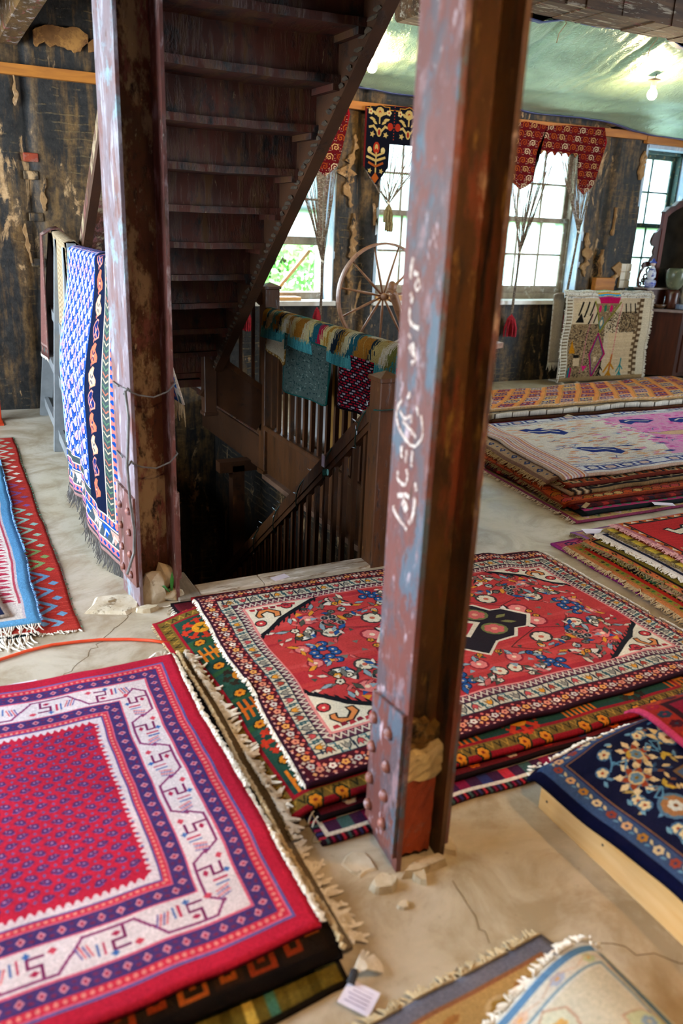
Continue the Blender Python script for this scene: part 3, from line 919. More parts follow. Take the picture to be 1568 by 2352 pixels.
def art_strips(W, Hh, res, ground, bands, motif_cols, field=None, seed=1, mot='diamond', fpitch=.09):
    """simple bordered rug: bands = [(d0, d1, colour, pitch or 0, motif)]"""
    a = Art(W, Hh, res, ground)
    q = random.Random(seed)
    for d0, d1, c, p, mo in bands:
        a.frame(d0, d1, c)
        if p:
            h = (d1 - d0) / 2
            def f(i, mo=mo, h=h, p=p):
                c2 = motif_cols[i % len(motif_cols)]
                if mo == 'diamond': a.diamond(p * .38, h * .8, c2); a.diamond(p * .16, h * .35, motif_cols[(i + 1) % len(motif_cols)])
                elif mo == 'flower': a.flower(min(h, p * .45) * .85, c2, 6, motif_cols[(i + 1) % len(motif_cols)])
                elif mo == 'tooth': a.poly([(-p / 2, h), (0, -h), (p / 2, h)], c2)
                elif mo == 'block': a.rect(-p / 4, -h, p / 4, h, c2)
                elif mo == 'hook': a.hook(min(h, p * .45) * .85, c2)
                elif mo == 'dot': a.ell(0, 0, p * .25, h * .6, c2, 7)
                elif mo == 'boxes': a.rect(-p * .42, -h * .8, p * .42, h * .8, c2); a.rect(-p * .26, -h * .5, p * .26, h * .5, motif_cols[(i + 1) % len(motif_cols)]); a.rect(-p * .1, -h * .2, p * .1, h * .2, c2)
                elif mo == 'tri': a.poly([(-p * .5, -h), (p * .5, -h), (-p * .5, h)], c2); a.line([(-p * .5, h), (p * .5, -h)], p * .06, '3a3028')
            a.around((d0 + d1) / 2, p, f)
    if field:
        d = bands[-1][1] if bands else 0
        x0, y0, x1, y1 = d, d, W - d, Hh - d
        a.rect(x0, y0, x1, y1, field)
        j = 0
        y = y0 + fpitch / 2
        while y < y1:
            x = x0 + fpitch * (.5 if j % 2 else 1.0)
            while x < x1 - fpitch * .3:
                c2 = q.choice(motif_cols)
                a.push(x, y)
                if mot == 'diamond': a.diamond(fpitch * .34, fpitch * .30, c2); a.diamond(fpitch * .15, fpitch * .14, q.choice(motif_cols))
                elif mot == 'flower': a.flower(fpitch * .36, c2, 7, q.choice(motif_cols))
                elif mot == 'hook': a.hook(fpitch * .3, c2)
                elif mot == 'scale': a.ell(0, 0, fpitch * .52, fpitch * .40, '241a14', 8); a.ell(0, 0, fpitch * .45, fpitch * .33, c2, 8)
                a.pop(); x += fpitch
            y += fpitch * .8; j += 1
    return a.wear(.06, .06, seed)
def art_pinkblue():
    W, Hh = 2.6, 1.42
    a = Art(W, Hh, 300, 'd9cfc4')
    q = random.Random(4)
    # field: peach and beige flecks, pink toward the far end
    for k in range(900):
        x, y = q.uniform(.22, W), q.uniform(.18, Hh - .18)
        p = min(1, max(0, (x - .75) / .9))
        c = q.choice(['d8a878', 'cf9a76', 'd89068', 'c8bcb0', 'd8c8b8', 'c88a7a', 'a8a8b8']) if q.random() > p else q.choice(['d070a8', 'd884b4', 'cc5c98', 'd890b0'])
        a.ell(x, y, q.uniform(.02, .06), q.uniform(.004, .012), c, 7)
    a.poly([(1.2, .2), (W, .2), (W, Hh - .2), (1.05, Hh - .2), (1.3, .8)], 'd694b8')
    for x in np.arange(1.15, W, .02):
        for k in range(9):
            y = q.uniform(.2, Hh - .2); a.rect(x, y, x + .05, y + q.uniform(.008, .03), q.choice(['e070b4', 'cc509c', 'd878b4', 'd890b0']))
    n = '1c2f78'
    for (x, y, s) in ((.50, .42, 1), (.62, .98, 1), (1.95, .45, -1), (2.2, .95, -1), (1.45, .38, -1)):
        a.push(x, y, .25, s * 1.3, 1.3)
        a.poly([(-.16, -.05), (-.05, -.07), (.10, -.05), (.13, .03), (.08, .07), (.02, .02), (-.06, .03)], n)
        a.line([(-.10, -.03), (-.03, -.02), (.03, -.035), (.08, .0)], .012, 'd8cfc0')
        a.pop()
    for (x, y) in ((1.5, .75), (1.75, .95), (2.05, .7)):
        a.push(x, y, .1); a.poly([(-.22, -.05), (.2, -.07), (.16, .08), (-.05, .02)], 'd0a884'); a.line([(-.22, -.05), (.2, -.07), (.16, .08), (-.05, .02)], .006, '6a5a50', True); a.pop()
    for k in range(44):
        x, y = q.uniform(.3, 1.5), q.uniform(.26, Hh - .26)
        a.push(x, y, q.uniform(-.4, .4))
        t = q.random()
        if t < .3: a.poly([(-.05, -.015), (.03, -.02), (.06, .01), (.0, .016)], n)
        elif t < .6: a.line([(-.05, 0), (-.02, .02), (.02, -.01), (.05, .015)], .007, '5a6290')
        else: a.ell(0, 0, .02, .012, '8aa0c0', 7)
        a.pop()
    a.frame(.0, .02, 'c8a48c'); a.frame(.02, .045, 'd6d0cc')
    a.frame(.045, .06, n); a.frame(.06, .14, 'd4d2d6')
    def bx(i):
        if i % 5 != 4:
            a.rect(-.055, -.034, .055, .034, n); a.poly([(-.04, -.012), (-.015, -.026), (.03, -.022), (.042, .01), (.012, .026), (-.03, .02)], ('d8b8a8', 'd4ccc8')[i % 2]); a.line([(-.02, 0), (.02, .005)], .006, 'a88a88')
    a.around(.10, .135, bx)
    a.frame(.14, .15, n); a.frame(.15, .18, 'd8d2cc'); a.around(.165, .05, lambda i: a.ell(0, 0, .006, .004, n, 5)); a.frame(.18, .186, '4a5a98')
    # flat-woven striped end
    y = 0
    for k in range(16):
        x = k * .0125; a.rect(x, 0, x + .0125, Hh, ('d8c4b8', 'c88a6a', 'd8ccc4', 'b07a8a', 'd0b0a0', 'c8784a', 'dcd4cc', 'b89a98')[k % 8])
    return a.wear(.07, .04, 6)

def art_orange():
    W, Hh = 2.9, .95
    a = Art(W, Hh, 280, 'd88a4a')
    q = random.Random(9)
    i = 0
    for x in np.arange(.10, W, .22):
        for j, y in enumerate(np.arange(.12, Hh - .05, .17)):
            c = q.choice(['cc6a24', 'd88a4a', 'dcb87c', 'c85c2c', 'd8a898', 'd6b070', 'c8501c'])
            sk = (y - .5) * -.35
            a.push(x + sk, y); a.poly([(-.10, .075), (-.055, -.075), (.10, -.075), (.055, .075)], c)
            for dx in (-.04, .035):
                for dy in (-.03, .035):
                    a.push(dx - dy * .3, dy); a.rect(-.034, -.022, .034, .022, '262a68'); a.rect(-.014, -.008, .014, .008, q.choice(['d8d0c8', 'd0603a', 'd8a070'])); a.pop()
            a.pop()
            a.line([(x + sk - .12, y + .082), (x + sk + .06, y + .082)], .006, '7a7048'); a.line([(x + sk - .112, y + .08), (x + sk - .066, y - .08)], .006, '7a7048')
    a.frame(0, .012, 'b08a5c'); a.frame(.012, .06, 'd8b898'); a.around(.036, .06, lambda i: a.line([(-.022, .014), (.022, -.014)], .010, ('cc6a3a', '3a4484', 'd07a5a')[i % 3]))
    return a.wear(.08, .05, 8)

def art_kilim_red():
    W, Hh = .62, 3.2
    a = Art(W, Hh, 300, 'a83028')
    q = random.Random(1)
    for k in range(200):
        y = q.uniform(0, Hh); a.rect(0, y, W, y + .006, q.choice(['a83028', 'b23a30', '9a2a26', 'b84438']))
    cols = ['a8b49a', 'b9c4b4', 'c0b8a0', 'd8ccbc', 'd8d0c4', '8a4a78', '7a4a80', '8ab0a0', '90b8ac', '98b8a0', '7c9458', '7a9860', '6a94b8', '6f9cc0', '7aa8c8']
    n = 20; p = Hh / n
    for x0 in (W - .155,):
        for i in range(n):
            y = i * p; c = cols[min(len(cols) - 1, i * len(cols) // n)]
            a.line([(x0, y), (x0 + .085, y + p * .5), (x0, y + p)], .022, c)
            a.push(x0 + .012, y + p * .5); a.diamond(.028, .026, c); a.pop()
            a.push(x0 + .105, y + p); a.diamond(.026, .024, c); a.pop()
    for i in range(n):
        a.line([(.06, i * p), (.16, i * p + p / 2), (.06, i * p + p)], .03, cols[(i * 3) % len(cols)])
    a.rect(0, Hh - .05, W, Hh, 'b23a30'); a.rect(0, 0, W, .02, 'c8b0a0')
    return a.wear(.06, .05, 21, True)

def art_bluecream():
    W, Hh = .9, 2.6
    a = Art(W, Hh, 300, '6f9fc8')
    x1 = W
    a.rect(W - .05, 0, W, Hh, '5f9cc8')
    a.rect(W - .06, 0, W - .05, Hh, 'c9b8bc')
    a.rect(W - .20, 0, W - .06, Hh, 'd9cdc4')
    y = .03; i = 0
    while y < Hh:
        a.push(W - .13, y); a.poly([(-.05, .03), (.05, .02), (.035, .0), (-.03, -.028)], 'b03048'); a.line([(-.05, -.02), (.045, -.028)], .008, 'b04858'); a.diamond(.012, .010, 'd8a0a8'); a.pop()
        y += .075; i += 1
    a.line([(W - .20, 0), (W - .20, Hh)], .012, 'a02840'); a.line([(W - .065, 0), (W - .065, Hh)], .010, 'b04858')
    a.rect(0, Hh - .05, W, Hh, '5f9cc8'); a.rect(.0, Hh - .20, W - .06, Hh - .05, 'd9cdc4')
    for k in range(8):
        a.push(.05 + k * .1, Hh - .125); a.poly([(-.03, .04), (.03, .0), (.0, -.04)], 'c05878'); a.pop()
    q = random.Random(6)
    for k in range(60):
        a.push(q.uniform(0, W - .22), q.uniform(0, Hh - .22)); a.diamond(.03, .025, q.choice(['88a8c8', '9a6a90', '7a90c0'])); a.pop()
    return a.wear(.06, .06, 22)

def art_moroc():
    W, Hh = 1.24, 1.12
    a = Art(W, Hh, 260, 'cdb492')
    q = random.Random(12)
    def speck(x0, y0, x1, y1, cols, n, s=.010):
        for k in range(n):
            x, y = q.uniform(x0, x1), q.uniform(y0, y1); a.rect(x, y, x + s * q.uniform(.7, 1.6), y + s * q.uniform(.7, 1.3), q.choice(cols))
    a.rect(0, .0, W, .14, 'd8d2c6'); speck(0, 0, W, .13, ['8a8680', '6a6660', 'e0dcd4'], 420)
    for k, c in enumerate(['8ac060', 'e0e0d8', 'd89a18', '2a9ac8', 'b01468']):
        a.rect(.44, .01 + k * .026, .76, .036 + k * .026, c)
    a.poly([(.45, .14), (.75, .14), (.73, .20), (.47, .20)], 'b81450')
    # left: brown pile flecked black
    a.rect(0, .44, .60, Hh, '8d7250'); speck(0, .44, .60, Hh - .02, ['1a1612', '231c16', 'a88c66', '6a5238', 'b89c74'], 1500)
    a.rect(.14, .20, .44, .44, 'd0b892')
    a.rect(.62, .0, .0, .0, 'cdb492')
    # upper right speckled box, lower right plain
    a.rect(.80, .30, 1.06, .54, '8d7250'); speck(.62, .30, 1.06, .54, ['1a1612', '231c16', 'b89c74', '6a5238'], 620)
    a.rect(.66, .55, 1.10, Hh - .08, 'd2b48c')
    for k in range(30):
        y = .55 + k * .017; a.rect(.62, y, 1.08, y + .003, 'bb9c74')
    # slanting black dashes
    for k in range(4):
        x = .18 + k * .075
        a.line([(x + .05, .19), (x, .33 + .02 * (k % 2))], .020, '15110e') if k < 3 else a.line([(x + .03, .30), (x, .42)], .020, '15110e')
    a.line([(.36, .33), (.33, .43)], .02, '15110e')
    a.poly([(.15, .42), (.21, .31), (.26, .42)], '15110e')
    for k in range(3): a.line([(.84 + k * .08, .21), (.87 + k * .08, .31)], .018, '15110e')
    # large lozenges
    a.poly([(.40, .20), (.74, .20), (.54, .54)], '8d7250'); speck(.44, .21, .70, .36, ['b89c74', '6a5238'], 160)
    a.line([(.39, .18), (.54, .54), (.76, .19)], .018, '7c7a28')
    for x, c in ((.475, 'c81c5c'), (.555, '2a6a4a'), (.64, 'c81c5c')):
        a.ell(x, .26, .022, .045, c, 8)
    a.line([(.535, .36), (.50, .43), (.535, .50), (.57, .43)], .012, '2f7a84', True); a.ell(.535, .43, .02, .04, 'd8c09a', 8)
    a.poly([(.52, .56), (.40, .80), (.49, Hh - .04), (.62, .80)], '8d7250'); speck(.43, .68, .59, .98, ['b89c74', '6a5238', 'a88c66'], 260)
    a.line([(.52, .56), (.39, .80), (.48, Hh - .04), (.63, .80)], .022, 'a01250', True)
    a.line([(.52, .58), (.41, .80), (.48, Hh - .07), (.61, .80)], .008, '2a4a70', True)
    a.rect(.47, .83, .52, .89, 'd2b48c')
    # small figures
    a.poly([(.16, .62), (.12, .78), (.20, .78)], 'c07c14'); a.rect(.18, .80, .25, .83, '15110e'); a.rect(.18, .84, .26, .93, 'd2b48c')
    a.poly([(.30, .93), (.38, .93), (.33, 1.0)], 'd81c6c'); a.rect(.12, .95, .145, 1.07, '1f6a70'); a.rect(.145, .95, .17, 1.07, 'a81450')
    for x, c, s in ((.59, '15110e', .8), (.72, 'b87818', 1.25), (.88, '2a7a78', .95)):
        a.push(x, 1.02, 0, s)
        a.line([(.0, .07), (.015, -.16)], .020, c); a.line([(-.05, .0), (.005, -.09), (.05, -.03)], .018, c); a.line([(-.045, .07), (0, .0), (.045, .07)], .018, c); a.pop()
    for k in range(60):
        t = k / 60; a.rect(.28 + .10 * (1 - t), .22 + .8 * t, .29 + .10 * (1 - t), .228 + .8 * t, 'd06a80'); a.rect(.78 - .06 * t, .20 + .8 * t, .79 - .06 * t, .208 + .8 * t, 'c03a58')
    # cream and brown checked edge at the right
    for k in range(14):
        a.rect(1.07, .15 + k * .07, 1.13, .185 + k * .07, '5c4630'); a.rect(1.03, .185 + k * .07, 1.09, .22 + k * .07, '6a5238')
    a.rect(1.13, .14, 1.24, Hh, 'd8c6a8'); a.rect(0, .14, .10, Hh, 'd8ccb4')
    for k in range(26): a.rect(.0, .16 + k * .037, .09, .175 + k * .037, '7a6448')
    a.rect(0, Hh - .05, W, Hh, '9a7c54')
    # rows of knots
    for y in np.arange(.15, Hh, .018): a.a[int(y * a.res):int(y * a.res) + 1] *= .86
    return a.wear(.07, .05, 30)

def art_valance_red(W=1.24, Hh=.70):
    a = Art(W, Hh, 420, '560b12')
    rows = np.arange(.06, Hh, .085); i = 0
    for r, y in enumerate(rows):
        for k, x in enumerate(np.arange(.05 + (.05 if r % 2 else 0), W, .105)):
            c = ('c8b490', '9a4a1a', 'b8925c', '8e3c18')[(k + r) % 4]
            a.push(x, y, 0, -1 if r % 2 else 1, 1)
            a.line([(-.030, .022), (-.034, -.010), (-.012, -.028), (.018, -.024), (.028, .002), (.010, .020), (-.010, .012), (-.006, -.006), (.008, -.004)], .0085, c)
            for t in range(4): a.line([(.020 + .003 * t, -.024 + .014 * t), (.036, -.030 + .014 * t)], .004, c)
            a.pop()
            a.push(x + .052, y + .01); a.star(.010, 'b01c24', 4, .3); a.ell(.0, .0, .003, .003, 'e8dcc0', 5); a.pop()
            for dx, dy in ((.052, -.022), (.045, .030), (.06, .030)): a.ell(x + dx, y + dy, .0035, .0035, 'd8ccb0', 5)
    q = random.Random(3)
    for k in range(500):
        y = .52 + q.random() ** .7 * .18; a.ell(q.uniform(0, W), y, .0035, .0035, q.choice(['d8ccb0', 'c8a878']), 5) if y > .58 else None
    a.rect(0, 0, W, .012, '7e0f18'); a.rect(0, 0, .03, Hh, '8a1018'); a.rect(W - .03, 0, W, Hh, '8a1018')
    return a.wear(.06, .05, 31)

def art_valance_navy(W=1.56, Hh=.72):
    a = Art(W, Hh, 420, '0c0d18')
    a.rect(0, 0, W, .014, '5a1414'); a.rect(0, 0, .016, Hh, '5a1414'); a.rect(W - .016, 0, W, Hh, '5a1414')
    tan = 'b89a5c'
    def tree():
        a.flower(.045, tan, 9, '8a2a1a'); a.rect(-.008, .0, .008, .10, tan)
        for s in (1, -1):
            for k, (dx, dy, an) in enumerate(((.05, .01, -.5), (.075, .06, -.2), (.05, .085, -.6))):
                a.push(dx * s, dy, an * s); a.leaf(.035, .014, tan); a.pop()
            a.push(.095 * s, .0); a.flower(.028, 'c8b078', 5, '9a3020'); a.pop()
            a.line([(.02 * s, .16), (.06 * s, .12), (.10 * s, .13)], .020, tan)
            a.push(.07 * s, .19); a.star(.030, tan, 5, .5); a.pop()
        a.ell(0, .17, .026, .04, tan, 10); a.ell(0, .17, .014, .026, '8a2a1a', 10)
    for k, x in enumerate((.15, .46, .78, 1.10, 1.41)):
        a.push(x, .075); tree(); a.pop()
        a.line([(x - .14, .05), (x - .10, .05), (x - .10, .028), (x - .05, .028), (x, .010), (x + .05, .028), (x + .10, .028), (x + .10, .05), (x + .14, .05)], .008, 'a8742c')
    for x in (.305, .62, .94, 1.255):
        a.rect(x - .012, 0, x + .012, .31, '14141c')
        for y in np.arange(.02, .31, .025): a.ell(x, y, .005, .005, 'b83020', 6)
        a.ell(x - .04, .19, .030, .035, '9a2a18', 10); a.ell(x + .04, .19, .030, .035, '9a2a18', 10)
    for x in (.13, W - .13):
        a.push(x, .40); a.ell(0, -.02, .035, .055, '9a2a18', 10); a.ell(0, -.02, .018, .035, tan, 10); a.rect(-.007, .0, .007, .24, tan)
        for s in (1, -1):
            a.ell(.07 * s, .0, .024, .03, 'c8b078', 9); a.line([(0, .05), (.07 * s, .02)], .018, tan)
            a.line([(0, .09), (.09 * s, .06)], .022, tan); a.line([(0, .14), (.07 * s, .11)], .02, '9a4a1c'); a.push(.06 * s, .18); a.star(.026, tan, 5, .5); a.pop()
        a.diamond(.02, .02, '9a2a18'); a.push(0, .24); a.diamond(.04, .05, 'a8501c'); a.pop(); a.pop()
    return a.wear(.05, .04, 32)

def art_ikat():
    W, Hh = 2.1, .44
    a = Art(W, Hh, 340, 'b8a878')
    q = random.Random(15)
    cols = ['c8b890', 'b8a060', 'a01a38', '1f5560', 'd8d0b8', 'a0701c', '7a7a3a', 'b8883c', '1c2a34', 'd0c498', 'a06a24', '3f8a8a', 'c8b478', 'a87a2c', 'd8ccb0']
    for y0, y1 in ((.0, .14), (.11, .26), (.22, .38)):
        zones = []; x = 0
        while x < W + .2:
            zones.append((x, q.choice(cols))); x += q.uniform(.025, .085)
        for k in range(int(W / .005)):
            for lane in range(5):                      # feathered, slanting colour changes
                ya = y0 + (y1 - y0) * lane / 5; xx = k * .005 + lane * .014 + q.gauss(0, .016)
                c = [zc for zx, zc in zones if zx <= max(0, xx)][-1]
                a.rect(k * .005, ya + q.uniform(-.008, .008), k * .005 + .005, ya + (y1 - y0) / 5 + .008, c)
    for k in range(int(W / .006)):
        a.rect(k * .006, .37 + q.uniform(-.02, .01), k * .006 + .006, Hh, q.choice(['4fa0a4', '5ab0b0', '3c8c94']))
    return a.wear(.07, .05, 33)

def art_teal():
    a = Art(.62, .62, 260, '50605a')
    q = random.Random(16)
    for k in range(420):
        a.push(q.uniform(0, .62), q.uniform(0, .62), q.uniform(0, 6)); a.leaf(.014, .005, q.choice(['26403e', '1c3638', '7a8a80', '30504c'])); a.pop()
    a.frame(0, .016, '1f5a54')
    return a.wear(.05, .03, 34)

def art_rbw():
    a = Art(.42, .44, 300, '14101a')
    for j in range(20):
        for i in range(10):
            x = i * .05 + (.025 if j % 2 else 0) - .02; y = j * .022
            a.rect(x, y, x + .038, y + .013, ('b01c30', 'b8a8b0', 'a81828')[(i + j) % 3])
    a.rect(0, .42, .42, .44, '0c0a10')
    return a.wear(.06, .03, 35)

def art_redtop():
    W, Hh = 1.6, 1.05
    a = Art(W, Hh, 300, 'b01c1a')
    a.frame(0, .02, 'b06a78'); a.frame(.02, .05, 'c05a1c'); a.around(.035, .06, lambda i: a.poly([(-.025, .013), (0, -.013), (.025, .013)], ('1a1414', 'd8c8a8')[i % 2]))
    a.frame(.05, .062, '1a1414')
    for k in range(30): a.rect(.07, .08 + k * .03, W - .07, .087 + k * .03, 'b8241e')
    for (x, y) in ((.35, .22), (.75, .25), (1.15, .2)):
        a.push(x, y, 0, 1.3); a.poly([(-.10, -.04), (-.06, -.05), (-.05, -.02), (.0, -.03), (.02, -.055), (.11, -.05), (.09, .03), (.03, .02), (-.07, .035)], '1a1414'); a.poly([(-.09, -.035), (-.065, -.04), (-.055, -.012), (.005, -.02), (.025, -.045), (.10, -.04), (.08, .02), (.03, .012), (-.065, .026)], 'd8cbb0'); a.pop()
    for (x, y) in ((.25, .48), (.36, .72), (.7, .55), (.95, .75), (1.25, .5)):
        a.push(x, y, 0, 1.4)
        a.line([(-.10, -.03), (-.11, .02), (-.06, .03), (-.05, -.02), (.0, .0), (.05, .03), (.06, -.03), (.11, -.02), (.10, .03)], .030, 'c8a060'); a.line([(-.10, -.03), (-.11, .02), (-.06, .03), (-.05, -.02), (.0, .0), (.05, .03), (.06, -.03), (.11, -.02), (.10, .03)], .022, '1f5068'); a.pop()
    return a.wear(.06, .07, 36)

def art_multi():
    W, Hh = 1.7, 1.05
    a = Art(W, Hh, 300, '7a6428')
    q = random.Random(18)
    for i, x in enumerate(np.arange(.14, W, .16)):
        for j, y in enumerate(np.arange(0, Hh, .11)):
            c = q.choice(['1c1614', 'c0702a', '8a7a1c', 'b04a3a', 'd8a08a', '3a6a4a', 'c06a70', '9a9a98'])
            for k in range(14):
                d = .075 * (1 - abs(k - 6.5) / 7)
                a.rect(x - d + q.uniform(-.01, .01), y + k * .009, x + d + q.uniform(-.01, .01), y + k * .009 + .009, c)
    a.frame(0, .03, 'b06a3a'); a.frame(.03, .07, '8a7a2a'); a.around(.05, .035, lambda i: a.ell(0, 0, .01, .01, ('b04a3a', '3a6a2a', '1c1614')[i % 3], 6)); a.frame(.07, .10, 'b02418'); a.frame(.10, .115, '1a1410'); a.around(.107, .03, lambda i: a.ell(0, 0, .007, .004, 'c8a030', 6))
    return a.wear(.08, .05, 19)

def art_pale():
    W, Hh = 1.2, .9
    a = Art(W, Hh, 300, 'cfc9b4')
    q = random.Random(20)
    a.frame(0, .012, 'd8d4c8'); a.frame(.012, .04, '5a84ac'); a.frame(.04, .09, 'd4cec0')
    a.around(.065, .11, lambda i: (a.flower(.022, ('b8c49a', 'd8b8a0', 'a8b0c4')[i % 3], 6, 'd8a060'), a.line([(-.05, .01), (0, -.015), (.05, .01)], .005, 'c8a890')))
    a.frame(.09, .10, '7a98a8'); a.frame(.10, .11, 'd8d4c8')
    for k in range(46):
        a.push(q.uniform(.14, W - .12), q.uniform(.14, Hh - .12), q.uniform(0, 3))
        a.poly([(-.08, -.02), (-.02, -.05), (.05, -.035), (.09, .01), (.02, .045), (-.05, .03)], q.choice(['c0a088', 'd0b098'])); a.poly([(-.07, -.016), (-.02, -.043), (.045, -.029), (.08, .008), (.02, .038), (-.045, .025)], q.choice(['b8c498', 'c4cca8', 'd0d0b8']))
        a.flower(.026, q.choice(['8aa4c0', 'a0b4cc', 'd8a860']), 6, 'c8c0a0'); a.pop()
    return a.wear(.03, .03, 37)

def art_tan():
    W, Hh = 1.4, .8
    a = Art(W, Hh, 300, 'b0905c')
    a.frame(0, .05, '666878'); a.frame(.05, .062, '8a5a3c'); a.frame(.062, .25, 'ac8c58')
    def f(i):
        a.flower(.045, ('8a5a44', '9a7838', 'a8a49a')[i % 3], 7, '50506a', 'c0a478')
        a.push(.10, .02, .5); a.leaf(.05, .018, ('a8a49a', '8a6a2c')[i % 2]); a.pop(); a.push(.09, -.05, -.3); a.leaf(.035, .014, '9a6c3a'); a.pop(); a.line([(-.06, .05), (0, .08), (.07, .05)], .01, '96602c')
        a.push(-.07, .05, 1.0); a.leaf(.03, .012, 'b8b0a0'); a.pop()
    a.around(.15, .21, f)
    a.frame(.25, .26, '8a5a3c'); a.frame(.26, .30, '666878')
    return a.wear(.05, .05, 38)
# ================================================================== THE SETTING
# floor with the stairwell opening
HX0, HX1, HY0 = 0.92, 2.27, 3.28
fb = MB()
fb.box(XL, HX0, YN, YF + .2, -0.25, 0)
fb.box(HX0, HX1, YN, HY0, -0.25, 0)
fb.box(HX1, XR, YN, YF + .2, -0.25, 0)
floor = tag(fb.build('floor', M_FLOOR), 'worn pale concrete floor with the open stairwell', kind='structure')
M_CRACK = plain('crack_dirt', hx('74603f'), hx('5a4830'), 0.95, 30)
def crack(pts, w):
    m = MB()
    for (ax, ay), (bx, by) in zip(pts, pts[1:]):
        m.bar((ax, ay, 0.0004), (bx, by, 0.0004), w * rnd.uniform(.6, 1.3), 0.0008)
    m.build('crack', M_CRACK, floor)
def jag(a, b, n, amp, seed):
    q = random.Random(seed)
    return [(a[0] + (b[0] - a[0]) * i / n + (q.uniform(-amp, amp) if 0 < i < n else 0), a[1] + (b[1] - a[1]) * i / n + (q.uniform(-amp, amp) if 0 < i < n else 0)) for i in range(n + 1)]
crack(jag((.30, 2.72), (.66, 3.16), 24, .010, 1), .0022)
crack(jag((1.03, 1.12), (1.06, 1.32), 8, .008, 2), .0025)
crack(jag((.80, 1.05), (.93, 1.10), 8, .01, 4), .0025)
crack(jag((1.25, 1.02), (1.52, .80), 12, .012, 5), .0025)

# far wall with four window openings in view, modelled relief
def axis(lo, hi, step, brk):
    pts = [lo] + [b for b in sorted(brk) if lo < b < hi] + [hi]
    out = []
    for a, b in zip(pts, pts[1:]):
        n = max(1, int(round((b - a) / step)))
        out += [a + (b - a) * i / n for i in range(n)]
    return np.array(out + [hi])
GROOVES = [(0.875, .050, .05), (3.855, .060, .07), (6.925, .075, .06), (1.75, .03, .03)]
wx = axis(XL, XR, .045, [v for p in FW for v in p]); wz = axis(-.12, ZC + .16, .045, [WZ0, WZ1])
def relief(x, z):
    d = (fbm(x * 2.2, z * 1.4, 3, 4) - .5) * .045 + (fbm(x * 9, z * 7, 5, 3) - .5) * .016
    for gx, gw, gd in GROOVES:
        cx_ = gx + (fbm(z * 2.5, z * 0 + gx, 9, 3) - .5) * .05
        d = d - gd * np.clip(1.6 - np.abs(x - cx_) / gw * 1.5, 0, 1)
    return d
Xg, Zg = np.meshgrid(wx, wz)
Yg = YF - relief(Xg, Zg)
V = np.stack([Xg, Yg, Zg], -1).reshape(-1, 3)
nx = len(wx); F = []
for j in range(len(wz) - 1):
    for i in range(nx - 1):
        xm = (wx[i] + wx[i + 1]) / 2; zm = (wz[j] + wz[j + 1]) / 2
        if any(a < xm < b for a, b in FW) and WZ0 < zm < WZ1: continue
        F.append((j * nx + i, j * nx + i + 1, (j + 1) * nx + i + 1, (j + 1) * nx + i))
wall_far = tag(mk('wall_far', V, F, M_WALL, smooth=True), 'blackened far wall with flaking plaster between tall windows', kind='structure')
# window reveals, sashes
def sash(parent, x0, x1, z0, z1, y, cols, rows, mat, t=.05, bot=.07, thick=.04):
    m = MB()
    m.box(x0, x0 + t, y, y + thick, z0, z1); m.box(x1 - t, x1, y, y + thick, z0, z1)
    m.box(x0 + t, x1 - t, y, y + thick, z0, z0 + bot); m.box(x0 + t, x1 - t, y, y + thick, z1 - t, z1)
    s = m.build('sash', mat, parent)
    gx0, gx1, gz0, gz1 = x0 + t, x1 - t, z0 + bot, z1 - t
    mm = MB()
    for i in range(1, cols):
        x = gx0 + (gx1 - gx0) * i / cols; mm.box(x - .009, x + .009, y + .008, y + thick - .008, gz0, gz1)
    for j in range(1, rows):
        z = gz0 + (gz1 - gz0) * j / rows; mm.box(gx0, gx1, y + .010, y + thick - .010, z - .009, z + .009)
    mm.build('muntin', mat, s)
    pane_me = None
    for i in range(cols):
        for j in range(rows):
            ax = gx0 + (gx1 - gx0) * i / cols; bx = gx0 + (gx1 - gx0) * (i + 1) / cols
            az = gz0 + (gz1 - gz0) * j / rows; bz = gz0 + (gz1 - gz0) * (j + 1) / rows
            p = MB().box(ax, bx, y + .018, y + .021, az, bz).build('pane', M_GLASS, s)
    return s
def window(n, a, b, lower_open=0.0, cols=3, mat=M_SASH):
    e = tag(bpy.data.objects.new('window_%d' % n, None), 'tall sash window %s' % ('with the lower sash propped open' if lower_open else 'with dusty panes'), kind='structure')
    e.location = ((a + b) / 2, YF + .2, WZ0); C.objects.link(e)
    r = MB()
    y0, y1 = YF - .03, YF + .40
    r.box(a - .02, a + .012, y0 + .03, y1, WZ0, WZ1 + .02); r.box(b - .012, b + .02, y0 + .03, y1, WZ0, WZ1 + .02)
    r.box(a, b, y0 + .03, y1, WZ1 - .012, WZ1 + .03)
    r.build('reveal', M_REVEAL, e)
    MB().box(a - .02, b + .02, y0 - .01, y1, WZ0 - .03, WZ0 + .012).build('sill', M_WHITE, e)
    f = MB(); yf = YF + .19
    f.box(a, a + .035, yf, yf + .12, WZ0, WZ1); f.box(b - .035, b, yf, yf + .12, WZ0, WZ1)
    f.box(a, b, yf, yf + .12, WZ1 - .045, WZ1); f.box(a, b, yf, yf + .14, WZ0 + .01, WZ0 + .075)
    f.build('window_frame', mat, e)
    mid = 1.725
    sash(e, a + .035, b - .035, mid - .03, WZ1 - .045, yf + .07, cols, 2, mat, bot=.05)
    sash(e, a + .035, b - .035, WZ0 + .075 + lower_open, mid + .03 + lower_open, yf + .02, cols, 2, mat, bot=.075)
    return e
w1 = window(1, *FW[0], lower_open=.44)
window(2, *FW[1]); window(3, *FW[2]); window(4, *FW[3], cols=2, mat=M_SASH_GREEN); window(5, *FW[4], cols=2, mat=M_SASH_GREEN)
